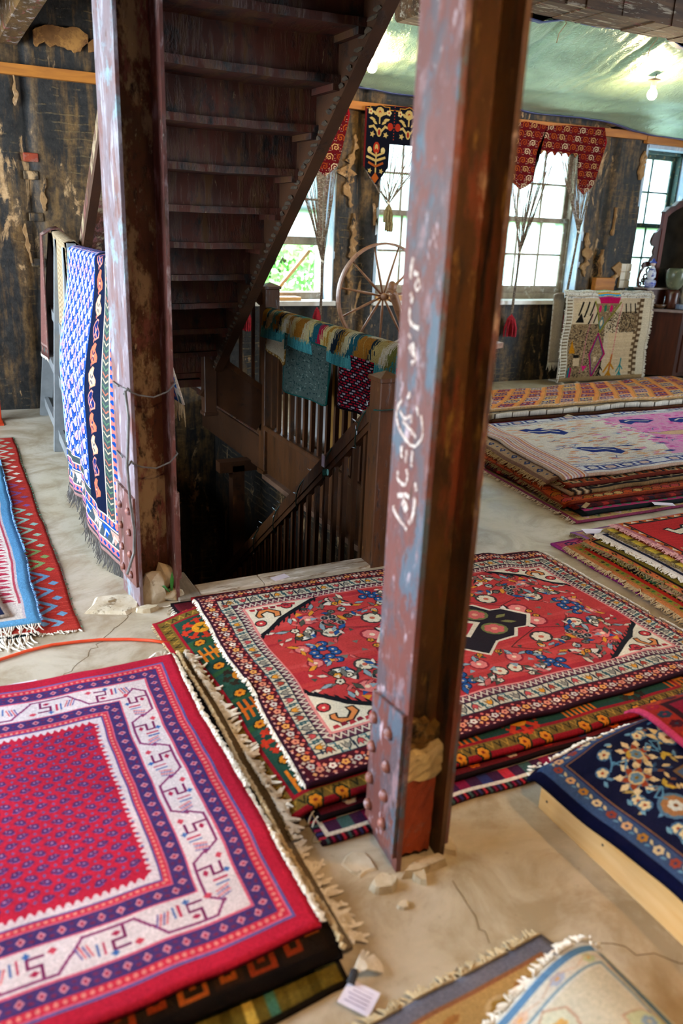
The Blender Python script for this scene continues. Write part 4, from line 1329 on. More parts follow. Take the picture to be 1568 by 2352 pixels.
# raised plaster patches on the piers, ragged outlines
def patch(x0, x1, z0, z1, seed, mat=M_PLASTER, t=.018, name='plaster_patch'):
    n = max(10, int((z1 - z0) / .022)); w_ = (x1 - x0)
    zz = np.linspace(z0, z1, n + 1); e = np.sin(np.linspace(0, math.pi, n + 1)) ** .5
    wl = (fbm(zz * 16, zz * 0 + seed, seed, 5) - .5) * 3.2 * w_; wr = (fbm(zz * 21, zz * 0 + seed + 9, seed + 5, 5) - .5) * 3.2 * w_
    mid = (x0 + x1) / 2 + (fbm(zz * 3, zz * 0, seed + 3, 2) - .5) * .12
    L = mid - np.maximum(.004, (w_ * .5 + wl) * e); R_ = mid + np.maximum(.004, (w_ * .5 + wr) * e)
    pts = list(zip(L, zz)) + list(zip(R_[::-1], zz[::-1]))
    MB().prism([(x, YF - .03, z) for x, z in pts], (0, .05, 0)).build(name, mat, wall_far)
patch(3.68, 3.76, 1.75, 2.38, 1); patch(3.74, 3.79, .95, 1.70, 2); patch(3.955, 3.975, 1.6, 1.8, 3)
patch(6.70, 6.76, 1.15, 1.62, 4); patch(7.04, 7.07, 1.6, 1.9, 5); patch(7.32, 7.36, 2.2, 2.5, 6); patch(7.16, 7.24, 1.02, 1.32, 8)
patch(.805, .825, 1.2, 1.5, 9); patch(.945, .965, 1.6, 1.85, 10); patch(.84, .86, 2.35, 2.6, 11)
patch(6.74, 6.86, 2.70, 2.80, 12); patch(7.1, 7.2, 2.66, 2.78, 13); patch(6.98, 7.01, .98, 1.45, 14)
def wide_patch(x0, x1, z0, z1, seed, n=14):
    q = random.Random(seed)
    xs = np.linspace(x0, x1, 46); e = np.sin(np.linspace(0.12, math.pi - .12, 46)) ** .35
    zm = (z0 + z1) / 2
    top = list(zip(xs, zm + (z1 - zm) * e + (fbm(xs * 14, xs * 0 + seed, seed, 5) - .5) * .05))
    bot = list(zip(xs, zm - (zm - z0) * e + (fbm(xs * 11, xs * 0 + seed, seed + 4, 5) - .5) * .13))
    MB().prism([(x, YF - .035, z) for x, z in top + bot[::-1]], (0, .05, 0)).build('plaster_patch', patchy('ochre_plaster', [(hx('8f6230'), hx('6c4620'), 5, (1, 1, 1)), (hx('a8763a'), 8, (1, 1, 1), .55, .05), (hx('5a2c12'), 10, (1, 1, 1), .62, .05)], .9, .6), wall_far)
wide_patch(.98, 1.38, 2.78, 2.93, 3); wide_patch(1.38, 1.62, 2.76, 2.86, 4)
# loose bricks showing in the groove
for k, (x, z) in enumerate(((.895, 1.99), (.885, 1.86), (.90, 1.55), (.89, 1.2))):
    MB().box(x - .055, x + .055, YF - .02, YF + .05, z - .03, z + .035, .006).build('brick', M_TERRACOTTA if k == 0 else M_WALL, wall_far)
# white tiles left beside the fourth window
for i in range(2):
    for j in range(3):
        MB().box(7.26 + i * .082, 7.338 + i * .082, YF - .032, YF, 1.03 + j * .092, 1.118 + j * .092, .003).build('tile', plain('cream_tile', hx('cdbfa6'), hx('b8a688'), .35, 5), wall_far)

# side and near walls with window openings (out of the frame, they let the daylight in)
def plain_wall(name, fixed, lo, hi, openings, axis_x, t):
    m = MB()
    def seg(a, b, z0, z1):
        if axis_x: m.box(a, b, min(fixed, fixed + t), max(fixed, fixed + t), z0, z1)
        else: m.box(min(fixed, fixed + t), max(fixed, fixed + t), a, b, z0, z1)
    p = lo
    for a, b in openings:
        seg(p, a, 0, ZC + .2); seg(a, b, 0, .35); seg(a, b, 2.95, ZC + .2); p = b
    seg(p, hi, 0, ZC + .2)
    return tag(m.build(name, M_WALL), kind='structure')
plain_wall('wall_left', XL, YN, YF, LW, False, -.3)
plain_wall('wall_right', XR, YN, YF, RW, False, .3)
plain_wall('wall_near', YN, XL, XR, NW, True, -.3)
# ceiling boards above the joists
cb = MB()
ceil = tag(cb.box(XL, XR, YN, YF, ZC + .12, ZC + .2).build('ceiling', M_CEIL), 'blackened board ceiling', kind='structure')
n = 0
for k in range(48):
    y0 = 4.0 + k * .09
    if y0 > YF - .05: break
    MB().box(-.6, 1.9, y0, y0 + .082, ZC + .085 + rnd.uniform(0, .01), ZC + .119).build('plank', M_CEIL, ceil)
# joists and beams
M_PEEL = patchy('peeling_beam', [(hx('6b4a2c'), hx('3d2816'), 4, (.5, 4, 4)), (hx('a8957e'), 7, (.6, 4, 4), .57, .03), (hx('8a4038'), 8, (.7, 3, 3), .64, .04), (hx('cfc4b0'), 12, (.7, 5, 5), .66, .02)], .8, .6)
M_PEEL_Y = patchy('peeling_joist', [(hx('6a4a1e'), hx('452f12'), 5, (4, .8, 4)), (hx('9a8a80'), 6, (2.4, 1.6, 2), .58, .03), (hx('8a3f3c'), 5, (2, 1.2, 2), .60, .04), (hx('b8a488'), 13, (2, 5, 2), .64, .02)], .8, .6)
bb = MB()
nseg = 60
for i in range(nseg):                     # beam with a ragged underside
    a = 1.2 + (XR - 1.2) * i / nseg; b = 1.2 + (XR - 1.2) * (i + 1) / nseg
    if a < 2.05: continue
    bb.box(a, b, 4.42 + rnd.uniform(0, .02), 4.74 - rnd.uniform(0, .03), 2.90 + rnd.uniform(0, .012), ZC + .12)
tag(bb.build('ceiling_beam', M_PEEL), 'heavy ceiling beam with a peeling underside', kind='structure')
MB().box(2.98, 3.24, 4.98, 5.3, 2.86, ZC + .1, .02).build('ceiling_block', M_PEEL).__setitem__('kind', 'structure')
for k, x in enumerate((.79, -.25, .40)):
    MB().box(x - .075, x + .075, 1.0, YF, 2.76, ZC + .12, .008).build('ceiling_joist', M_PEEL_Y)['kind'] = 'structure'
for k, y in enumerate((6.1, 4.6)):
    MB().box(-1.2, 1.6, y - .06, y + .06, 2.96, ZC + .12, .008).build('ceiling_joist', M_DARKWOOD)['kind'] = 'structure'
MB().box(.9, 1.9, 3.0, 3.3, 3.0, ZC + .12, .01).build('ceiling_trimmer', M_DARKWOOD)['kind'] = 'structure'
for x in (3.6, 5.2, 6.8, 8.4):
    MB().box(x - .07, x + .07, 4.74, YF, 3.0, ZC + .12, .008).build('ceiling_joist', M_DARKWOOD)['kind'] = 'structure'
# wooden battens fixed along the far wall
def batten(n, x0, x1, z0, z1, dz=.0):
    m = MB().add([(x0, YF - .06, z0), (x1, YF - .06, z0 + dz), (x1, YF + .0, z0 + dz), (x0, YF + .0, z0), (x0, YF - .06, z1), (x1, YF - .06, z1 + dz), (x1, YF + .0, z1 + dz), (x0, YF + .0, z1)],
                 [(3, 2, 1, 0), (4, 5, 6, 7), (0, 1, 5, 4), (1, 2, 6, 5), (2, 3, 7, 6), (3, 0, 4, 7)])
    o = m.build('trim_%d' % n, M_BATTEN); o['kind'] = 'structure'
batten(1, -2.2, 1.50, 2.555, 2.63, .0)
batten(2, 3.60, 5.3, 2.585, 2.65); batten(3, 5.32, 7.32, 2.585, 2.66, .02); batten(4, 7.33, 9.9, 2.575, 2.65)
batten(5, 1.52, 3.58, 2.58, 2.65)
# stairwell walls going down to the storey below
wb = MB()
wb.add([(HX0, HY0, 0), (HX0, YF, 0), (HX0, YF, -3), (HX0, HY0, -3)], [(0, 1, 2, 3)])
wb.add([(HX1 + .1, HY0, -.25), (HX1 + .1, YF, -.25), (HX1 + .1, YF, -3), (HX1 + .1, HY0, -3)], [(3, 2, 1, 0)])
wb.add([(HX0, YF, 0), (HX1 + .1, YF, 0), (HX1 + .1, YF, -3), (HX0, YF, -3)], [(0, 1, 2, 3)])
wb.add([(HX0, HY0, -.03), (HX1 + .1, HY0, -.03), (HX1 + .1, HY0, -3), (HX0, HY0, -3)], [(3, 2, 1, 0)])
wb.add([(HX0, HY0, -3), (HX1 + .1, HY0, -3), (HX1 + .1, YF, -3), (HX0, YF, -3)], [(0, 1, 2, 3)])
tag(wb.build('wall_stairwell', M_WALL), 'dark stairwell walls going down', kind='structure')
df = thing('door_1', 'dark timber door frame down in the stairwell', None, (2.15, 6.0, -2.4), kind='structure')
MB().box(2.09, 2.19, 5.95, 6.05, -2.4, -.28).build('door_jamb', M_STRINGER, df)
MB().box(1.98, 2.36, 5.95, 6.05, -.33, -.24).build('door_head', M_STRINGER, df)
# whitened nosing board at the head of the lower stairs
nb = thing('trim_6', 'whitened wooden nosing board at the edge of the stairwell', None, (1.4, 3.24, 0), kind='structure')
for (a, b) in ((.965, 1.27), (1.272, 1.90)):
    MB().box(a, b, 3.185 + rnd.uniform(0, .006), 3.292 - rnd.uniform(0, .008), -.03, .014, .004).build('board', M_OLDBOARD, nb)
MB().box(.965, 1.90, 3.285, 3.31, -.26, .004, .003).build('riser_board', M_RAILWOOD, nb)
MB().box(.86, .962, 3.16, 3.44, -.03, .016, .004).build('board', plain('grey_board', hx('8c8274'), hx('6e6456'), .8, 7, (4, 1, 4), .3), nb)
# ------------------------------------------------------------------ steel columns
def column(label, P0, ex, ey, wx_, wy_, mats, plate, seed):
    ex = Vector((*ex, 0)).normalized(); ey = Vector((*ey, 0)).normalized(); P0 = Vector((*P0, 0))
    root = thing('steel_column', label, 'column', P0, kind='structure')
    def T(a, b, z): return P0 + ex * a + ey * b + Vector((0, 0, z))
    def lb(m, a0, a1, b0, b1, z0, z1):
        v = [T(a, b, z) for z in (z0, z1) for b in (b0, b1) for a in (a0, a1)]
        return m.add(v, [(0, 2, 3, 1), (4, 5, 7, 6), (0, 1, 5, 4), (2, 6, 7, 3), (0, 4, 6, 2), (1, 3, 7, 5)])
    t = .014
    lb(MB(), 0, t, 0, wy_, 0, ZC + .1).build('flange', mats[0], root)
    lb(MB(), wx_ - t, wx_, 0, wy_, 0, ZC + .1).build('flange', mats[1], root)
    lb(MB(), t, wx_ - t, wy_ * .46, wy_ * .54, 0, ZC + .1).build('web', mats[2], root)
    for side in plate['sides']:
        m = MB(); zt0, zt1 = plate['z1']; z0 = plate['z0']; e = .012
        a0, a1 = (-e, 0) if side < 0 else (wx_, wx_ + e)
        v = []
        for a in (a0, a1):
            v += [T(a, .004, z0), T(a, wy_ - .004, z0), T(a, wy_ - .004, zt1), T(a, .004, zt0)]
        m.add(v, [(3, 2, 1, 0), (4, 5, 6, 7), (0, 1, 5, 4), (1, 2, 6, 5), (2, 3, 7, 6), (3, 0, 4, 7)])
        p = m.build('splice_plate', mats[-1] if len(mats) > 3 else mats[0], root)
        for b, z in plate['rivets']:
            cc = T(a0 if side < 0 else a1, b, z)
            r = plate['r']
            MB().lathe(cc, [(r, 0), (r * .92, r * .45), (r * .6, r * .8), (r * .15, r * .92)], 12, ex * side).build('rivet', M_RIVET, p, smooth=True)
    return root, T, lb
PA = dict(sides=(-1, 1), z0=.045, z1=(.480, .446), r=.017, rivets=[(.160, .378), (.068, .388), (.160, .288), (.068, .288), (.160, .186), (.070, .196), (.160, .100), (.068, .108)])
colA, TA, lbA = column('riveted steel column with chalk marks, standing before the patterned red rug', (.938, 1.405), (.143, -.010), (.020, .222), .143, .187, (M_STEEL_FACE, M_STEEL_WEB, M_STEEL_WEB), PA, 1)
def rock(bm, T, a0, a1, b0, b1, z0, z1, seed, na=7, nz=7, amp=.006, topjag=.02):
    """broken block with an uneven front face"""
    q = random.Random(seed)
    tops = [z1 + q.uniform(-topjag, topjag) for _ in range(na + 1)]
    bots = [z0 + q.uniform(-topjag, topjag) * .6 for _ in range(na + 1)]
    V = []
    for j in range(nz + 1):
        for i in range(na + 1):
            V.append(T(a0 + (a1 - a0) * i / na, b0 + q.uniform(-amp, amp), bots[i] + (tops[i] - bots[i]) * j / nz))
    F = [(j * (na + 1) + i, j * (na + 1) + i + 1, (j + 1) * (na + 1) + i + 1, (j + 1) * (na + 1) + i) for j in range(nz) for i in range(na)]
    m = nz * (na + 1)
    for i in range(na + 1): V.append(T(a0 + (a1 - a0) * i / na, b1, tops[i]))
    k = (nz + 1) * (na + 1)
    F += [(m + i, m + i + 1, k + i + 1, k + i) for i in range(na)]
    bm.add(V, F)
    return bm
rock(MB(), TA, .016, .115, .034, .085, .015, .262, 3, amp=.003, topjag=.012).build('terracotta_block', M_TERRACOTTA, colA)
rock(MB(), TA, .016, .127, .030, .085, .255, .340, 4, topjag=.014, amp=.004).build('mortar', M_MORTAR, colA)
rock(MB(), TA, .016, .127, .055, .085, .325, .395, 5, topjag=.016, amp=.007).build('mortar', patchy('dark_mortar', [(hx('7a5a26'), hx('54380f'), 9, (1, 1, 1)), (hx('b89e68'), 12, (1, 1, 1), .58, .05), (hx('241808'), 14, (1, 1, 1), .62, .04)], .9, .8), colA)
def ribbon(pts, w, nrm_a=-.0016):
    """chalk stroke lying on the outside of the left flange: points are (distance from front edge, height)"""
    m = MB()
    sm = []
    for i in range(len(pts) - 1):
        for k in range(4):
            t = k / 4; sm.append((pts[i][0] * (1 - t) + pts[i + 1][0] * t, pts[i][1] * (1 - t) + pts[i + 1][1] * t))
    sm.append(pts[-1])
    for k in range(2):
        sm = [sm[0]] + [((sm[i - 1][0] + 2 * sm[i][0] + sm[i + 1][0]) / 4, (sm[i - 1][1] + 2 * sm[i][1] + sm[i + 1][1]) / 4) for i in range(1, len(sm) - 1)] + [sm[-1]]
    V = []; F = []
    for i, (b, z) in enumerate(sm):
        p = sm[max(0, i - 1)]; q = sm[min(len(sm) - 1, i + 1)]
        dx, dz = q[0] - p[0], q[1] - p[1]; L = math.hypot(dx, dz) or 1
        ww = w * rnd.uniform(.75, 1.2) / 2
        for a in (-.0012, .0):
            V.append(TA(a, b - dz / L * ww, z + dx / L * ww)); V.append(TA(a, b + dz / L * ww, z - dx / L * ww))
    for i in range(len(sm) - 1):
        k = i * 4
        F += [(k, k + 1, k + 5, k + 4), (k + 2, k, k + 4, k + 6), (k + 1, k + 3, k + 7, k + 5)]
    return m.add(V, F)
for pts, ww in (([(.140, 1.539), (.146, 1.515), (.145, 1.494)], .011), ([(.131, 1.509), (.109, 1.505)], .010), ([(.11, 1.498), (.123, 1.482), (.109, 1.471), (.095, 1.484), (.11, 1.497)], .006),
                ([(.14, 1.465), (.128, 1.451)], .009), ([(.128, 1.453), (.136, 1.446)], .012), ([(.139, 1.435), (.138, 1.418), (.136, 1.404), (.111, 1.397), (.089, 1.396)], .009),
                ([(.137, 1.377), (.122, 1.372)], .009), ([(.105, 1.361), (.136, 1.348), (.10, 1.350)], .009), ([(.125, 1.344), (.097, 1.337), (.095, 1.327), (.113, 1.317)], .010),
                ([(.146, 1.231), (.173, 1.203), (.167, 1.171), (.136, 1.150), (.091, 1.138)], .009), ([(.091, 1.138), (.066, 1.139), (.034, 1.168), (.039, 1.192), (.05, 1.215)], .007),
                ([(.137, 1.182), (.101, 1.173), (.066, 1.161)], .010), ([(.154, 1.202), (.13, 1.187), (.094, 1.205), (.095, 1.188)], .008), ([(.074, 1.232), (.062, 1.211)], .009), ([(.107, 1.253), (.121, 1.238)], .012),
                ([(.134, 1.124), (.130, 1.097)], .012), ([(.105, 1.122), (.108, 1.091)], .012), ([(.078, 1.127), (.078, 1.091)], .009), ([(.144, 1.061), (.145, 1.040), (.103, 1.035), (.09, 1.061), (.102, 1.077)], .010),
                ([(.138, 1.002), (.091, 1.019), (.078, 1.016)], .011), ([(.11, .997), (.095, .991), (.085, .981)], .022), ([(.156, .971), (.15, .959), (.125, .949), (.077, .938)], .011),
                ([(.05, 1.027), (.049, .999), (.057, .97), (.071, .955)], .012), ([(.055, 1.059), (.044, 1.043)], .012)):
    ribbon(pts, ww).build('chalk_mark', M_CHALK, colA)
PB = dict(sides=(-1, 1), z0=.10, z1=(.50, .52), r=.017, rivets=[(b, z) for b in (.06, .165) for z in (.14, .235, .335, .43)])
colB, TB, lbB = column('riveted steel column with flaked paint beside the blue draped runner', (.690, 3.165), (1, .10), (-.10, 1), .180, .225, (M_STEEL_LIT_LILAC, M_STEEL_RED, M_STEEL_PALE, M_STEEL_RED), PB, 2)
MB().blob(TB(.075, .05, .055), (.062, .045, .085), 4, 2, .18).build('rubble', M_LIME, colB)
MB().blob(TB(.14, .07, .10), (.045, .035, .06), 9, 2, .2).build('rubble', M_LIME, colB)
MB().blob(TB(.15, .03, .02), (.05, .03, .03), 11, 2, .2).build('rubble', M_LIME, colB)
# broken concrete pads and chips round the column feet
def chip(x, y, rx, ry, rz, seed, mat=M_LIME):
    q = random.Random(seed); m = MB(); n = 9
    pts = [(x + rx * math.cos(t) * q.uniform(.7, 1.15), y + ry * math.sin(t) * q.uniform(.7, 1.15)) for t in np.arange(n) * 2 * math.pi / n]
    V = [(a, b, 0) for a, b in pts] + [(x + (a - x) * .86, y + (b - y) * .86, rz * q.uniform(.8, 1.1)) for a, b in pts]
    m.add(V, [tuple(range(n, 2 * n))] + [(i, (i + 1) % n, n + (i + 1) % n, n + i) for i in range(n)])
    return m
chip(.60, 3.24, .14, .11, .012, 1).build('rubble', M_LIME, colB)
chip(.71, 3.14, .05, .03, .02, 2).build('rubble', M_LIME, colB)
chip(1.02, 1.385, .075, .022, .025, 3).build('rubble', M_LIME, colA)
chip(.985, 1.365, .022, .03, .020, 31).build('rubble', M_LIME, colA)
for k, (x, y, a, b, h) in enumerate(((.885, 1.375, .045, .030, .022), (.86, 1.47, .045, .05, .006), (1.115, 1.43, .03, .04, .015), (.90, 1.30, .02, .015, .010))):
    t = chip(x, y, a, b, h, 10 + k).build('concrete_chip', M_LIME)
    tag(t, ['pale lump of broken concrete left of the chalk-marked column foot', 'thin crust of old cement beside the chalk-marked column', 'small concrete crumb right of the chalk-marked column foot', 'tiny cement flake in front of the pale lump by the column'][k], 'rubble', 'loose concrete round the column foot')
sp = thing('weed_sprout', 'tiny green leaf sprouting at the foot of the flaked column', 'plant', (.835, 3.20, .05))
MB().add([(.832, 3.20, .04), (.84, 3.197, .04), (.846, 3.19, .10), (.838, 3.185, .145), (.829, 3.192, .10)], [(0, 1, 2, 3, 4)]).build('leaf', M_LEAF, sp)
MB().add([(.832, 3.20, .04), (.826, 3.197, .04), (.80, 3.185, .07), (.79, 3.18, .085), (.806, 3.19, .08)], [(0, 1, 2, 3, 4)]).build('leaf', M_LEAF, sp)
# tie wires round the flaked column
def wire_loop(z, sag, label):
    m = MB()
    P = [TB(-.02, .03, z + .01), TB(-.006, -.006, z), TB(.03, -.010, z - sag * .6), TB(.09, -.012, z - sag), TB(.15, -.010, z - sag * .4), TB(.185, -.006, z + .02), TB(.19, .05, z + .03), TB(.19, .18, z + .03), TB(.14, .232, z + .02), TB(.05, .232, z + .01), TB(-.006, .20, z), TB(-.014, .10, z)]
    m.tube(P, .0035, 6); m.tube([TB(-.03, -.01, z - .01), TB(-.014, -.018, z + .015), TB(-.004, -.012, z)], .005, 6)
    tag(m.build('tie_wire', M_WIRE, smooth=True), label, 'wire', 'tie wires round the column')
wire_loop(.95, .03, 'upper tie wire looped round the flaked steel column')
wire_loop(.655, .03, 'lower tie wire looped round the flaked steel column')
tag(MB().tube([TB(-.025, -.015, .955), TB(-.018, -.02, .85), TB(-.028, -.02, .72), TB(-.034, -.02, .655), TB(-.03, -.025, .5), TB(-.02, -.03, .38), TB(-.028, -.035, .28), TB(-.07, -.06, .20)], .006, 6).build('hanging_cable', M_WIRE, smooth=True), 'grey cable hanging down beside the flaked steel column', 'cable')
# outside: ground, trees
tag(MB().box(-30, 40, YF + .45, 60, -3.4, -3.2).build('ground', plain('grass_ground', hx('7fa04a'), hx('5d7f36'), .9, 1.2)), kind='structure')
def tree(label, x, y, h, r, seed, mat):
    g = np.random.default_rng(seed)
    t = thing('leafy_tree', label, 'tree', (x, y, -3.2), 'trees outside the windows')
    MB().tube([(x, y, -3.2), (x + .1, y, h * .2 - 2), (x - .05, y + .1, h * .5 - 1.5), (x, y, h - 1)], [.18, .14, .1, .04], 8).build('trunk', M_DARKWOOD, t)
    bm = MB()
    for k in range(7):
        a = g.uniform(0, 6.28); q = g.uniform(.4, 1)
        bm.tube([(x, y, h * .45 - 1.6), (x + r * q * .5 * math.cos(a), y + r * q * .5 * math.sin(a), h * .6 - 1.2), (x + r * q * math.cos(a), y + r * q * math.sin(a), h * .7 - 1)], [.06, .035, .012], 5)
    bm.build('branch', M_DARKWOOD, t)
    n = 5200
    d = g.normal(size=(n, 3)); d /= np.linalg.norm(d, axis=1)[:, None]
    c = d * (g.random((n, 1)) ** .4) * np.array([r, r, h * .42]) + np.array([x, y, h * .5 - 1.0])
    s = g.uniform(.05, .12, (n, 1)); u = g.normal(size=(n, 3)); u /= np.linalg.norm(u, axis=1)[:, None]
    w_ = np.cross(u, g.normal(size=(n, 3))); w_ /= np.linalg.norm(w_, axis=1)[:, None]
    V = np.stack([c - u * s, c + w_ * s * .5, c + u * s, c - w_ * s * .5], 1).reshape(-1, 3)
    o = mk('foliage', V, np.arange(n * 4).reshape(-1, 4), mat, t); o['kind'] = 'stuff'
ML1 = plain('leaves_bright', hx('7fb85a'), hx('4a9440'), .6, 2.5); ML2 = plain('leaves_blue', hx('7aa05a'), hx('5d8450'), .6, 2.5)
for k, (x, y, h, r, m_) in enumerate(((5.4, 13.5, 4.6, 1.6, ML1), (8.9, 15.5, 4.4, 1.7, ML1), (12.0, 13.0, 4.3, 1.6, ML2), (14.6, 16.5, 4.4, 1.9, ML2), (18.2, 14.5, 4.2, 1.9, ML2))):
    tree(['bright green tree seen through the propped-open window', 'second bright green tree beyond the propped-open window', 'hazy green tree behind the spinning wheel window', 'hazy green tree beyond the dusty window with two tassels', 'hazy green tree outside beyond the mirror window'][k], x, y, h, r, k, m_)
# ================================================================== STAIRS AND RAILINGS
SA, SB = .48, .835           # soffit line: z = SA + SB * (5.85 - y)
st = thing('staircase', 'dark painted upper staircase seen from below, rising toward the ceiling', 'staircase', (1.38, 5.8, 0))
XS0, XS1 = .90, 1.85
def soff(y): return SA + SB * (5.85 - y)
for k in range(15):
    y = 5.85 - .2305 * k; z = soff(y)
    if z > 3.3: break
    q = random.Random(k)
    n = 14
    V = []; F = []
    for i in range(n + 1):                # tread with a worn, uneven back edge
        x = XS0 + (XS1 - XS0) * i / n
        e = q.uniform(-.004, .004); d = -.010 * math.sin(math.pi * i / n) * q.uniform(.6, 1)
        V += [(x, y - .028 + e, z + d), (x, y + .25, z + d), (x, y + .25, z + .036), (x, y - .028 + e, z + .034 + d)]
    for i in range(n):
        a = i * 4; b = a + 4
        F += [(a, a + 1, b + 1, b), (a + 1, a + 2, b + 2, b + 1), (a + 2, a + 3, b + 3, b + 2), (a + 3, a, b, b + 3)]
    F += [(3, 2, 1, 0), (n * 4, n * 4 + 1, n * 4 + 2, n * 4 + 3)]
    MB().add(V, F).build('tread', M_STAIR, st)
    MB().box(XS0, XS1, y + .004, y + .024, z + .012, z + .1925 + .004).build('riser', M_STAIR, st)
    MB().box(XS0 + .002, XS0 + .035, y - .02, y + .22, z - .03, z).build('cleat', M_STAIR, st)
    MB().box(XS1 - .035, XS1 - .002, y - .02, y + .22, z - .03, z).build('cleat', M_STAIR, st)
def stringer(x0, x1, drop, hgt, mat):
    ya, yb = 5.92, 2.45
    za, zb = soff(ya) - drop, soff(yb) - drop
    m = MB().add([(x0, ya, za), (x1, ya, za), (x1, yb, zb), (x0, yb, zb), (x0, ya, za + hgt), (x1, ya, za + hgt), (x1, yb, zb + hgt), (x0, yb, zb + hgt)],
                 [(3, 2, 1, 0), (4, 5, 6, 7), (0, 1, 5, 4), (1, 2, 6, 5), (2, 3, 7, 6), (3, 0, 4, 7)])
    return m.build('stringer', mat, st)
stringer(1.85, 1.915, .085, .36, M_STRINGER)
stringer(.845, .90, .06, .34, M_STEEL_PALE)
stringer(.80, .845, .06, .05, M_STRINGER)
# underside corner pieces of ragged plaster along the right stringer
q = random.Random(4); m = MB()
for k in range(78):
    y = 5.7 - k * .040; z = soff(y) - .045 + q.uniform(-.012, .012)
    m.blob((1.846, y, z), (.006, .040, .012), k, 1, .35)
m.build('plaster_seam', plain('seam_plaster', hx('4a3a26'), hx('261a10'), .9, 30), st)
MB().box(.90, 1.86, 5.86, 6.80, .40, .455).build('landing', M_STAIR, st)
for k, (x0, x1) in enumerate(((2.07, 2.30), (1.86, 2.08))):
    MB().box(x0, x1, 5.76, 6.78, .15 + .155 * k, .185 + .155 * k).build('tread', M_STAIR, st)
    MB().box(x1 - .03, x1 - .01, 5.76, 6.78, .0 + .155 * k, .15 + .155 * k).build('riser', M_STAIR, st)
MB().bar((2.27, 5.70, .20), (1.83, 5.70, .50), .05, .30, (0, 0, 1)).build('stringer', M_STRINGER, st)
MB().box(1.775, 1.865, 5.66, 5.75, .24, 1.5, .005).build('newel_post', M_STRINGER, st)
MB().box(1.765, 1.875, 5.65, 5.76, .22, .25, .006).build('newel_drop', M_STRINGER, st)

def newel(root, x, y, z0, z1, s, cap=True, mat=M_RAILWOOD):
    p = MB().box(x - s / 2, x + s / 2, y - s / 2, y + s / 2, z0, z1, .005).build('newel_post', mat, root)
    if cap:
        m = MB(); e = s / 2 + .008
        m.box(x - e, x + e, y - e, y + e, z1, z1 + .018)
        m.add([(x - e, y - e, z1 + .018), (x + e, y - e, z1 + .018), (x + e, y + e, z1 + .018), (x - e, y + e, z1 + .018), (x, y, z1 + .045)], [(0, 1, 4), (1, 2, 4), (2, 3, 4), (3, 0, 4)])
        m.build('newel_cap', mat, p)
    d = MB().box(x - s / 2 - .008, x + s / 2 + .008, y - s / 2 - .008, y + s / 2 + .008, z0 - .03, z0)
    d.build('newel_drop', mat, p)
    return p
lr = thing('balustrade', 'level wooden balustrade with thin balusters beside the stairwell, rugs hung over it', 'railing', (2.27, 4.5, 0))
newel(lr, 2.285, 5.68, -.24, 1.135, .115)
newel(lr, 2.27, 3.22, -.24, 1.06, .11)
MB().box(2.235, 2.305, 3.27, 5.63, .87, .925, .008).build('top_rail', M_RAILWOOD, lr)
MB().box(2.225, 2.325, 3.27, 5.63, .085, .125, .006).build('bottom_rail', M_RAILWOOD, lr)
MB().box(2.255, 2.285, 3.27, 5.63, -.26, .085, .003).build('fascia_board', M_RAILWOOD, lr)
MB().box(2.245, 2.27, 5.74, YF, -.26, .0, .003).build('fascia_board', M_STRINGER, lr)
MB().box(2.215, 2.33, 3.27, 5.63, -.30, -.262, .004).build('lower_moulding', plain('pale_moulding', hx('7a5a44'), hx('5e4230'), .6, 8), lr)
for k in range(20):
    y = 5.55 - k * .118
    MB().box(2.256, 2.284, y - .014, y + .014, .125, .87).build('baluster', M_RAILWOOD, lr)
MB().bar((2.27, 3.24, .9), (1.87, 3.24, .86), .05, .07).build('return_rail', M_RAILWOOD, lr)

ur = thing('stair_railing', 'short sloping railing by the tall capped newel, under the upper staircase', 'railing', (2.05, 5.7, .3))
MB().bar((2.24, 5.70, 1.04), (1.82, 5.70, 1.44), .05, .07).build('handrail', M_RAILWOOD, ur)
MB().bar((2.24, 5.70, .395), (1.83, 5.70, .69), .06, .04).build('bottom_rail', M_RAILWOOD, ur)
for k in range(4):
    x = 2.165 - k * .098; z = .395 + (2.24 - x) * .72
    MB().box(x - .011, x + .011, 5.69, 5.71, z, z + .66).build('baluster', M_RAILWOOD, ur)

ls = thing('lower_staircase', 'dark lower staircase descending into the stairwell', 'staircase', (1.4, 3.3, 0))
for k in range(14):
    y = 3.31 + .237 * k; z = -.19 * (k + 1)
    MB().box(.95, 1.84, y, y + .265, z - .035, z).build('tread', M_DARKWOOD, ls)
    MB().box(.95, 1.84, y + .237, y + .255, z - .19, z - .035).build('riser', M_DARKWOOD, ls)
MB().bar((1.87, 3.30, -.26), (1.87, 6.5, -2.80), .045, .30).build('stringer', M_DARKWOOD, ls)
hr = thing('descending_railing', 'wooden handrail with balusters descending into the stairwell, wound with string lights', 'railing', (1.87, 3.24, 0))
newel(hr, 1.885, 3.235, -.24, .925, .105)
def hz(y): return .835 - .793 * (y - 3.24)
MB().bar((1.87, 3.28, hz(3.28) - .035), (1.87, 5.9, hz(5.9) - .035), .062, .062).build('handrail', M_RAILWOOD, hr)
MB().bar((1.87, 3.28, hz(3.28) - .085), (1.87, 5.9, hz(5.9) - .085), .046, .04).build('handrail_moulding', M_RAILWOOD, hr)
for k in range(23):
    y = 3.36 + k * .108
    MB().box(1.858, 1.882, y - .012, y + .012, hz(y) - .98, hz(y) - .10).build('baluster', M_RAILWOOD, hr)
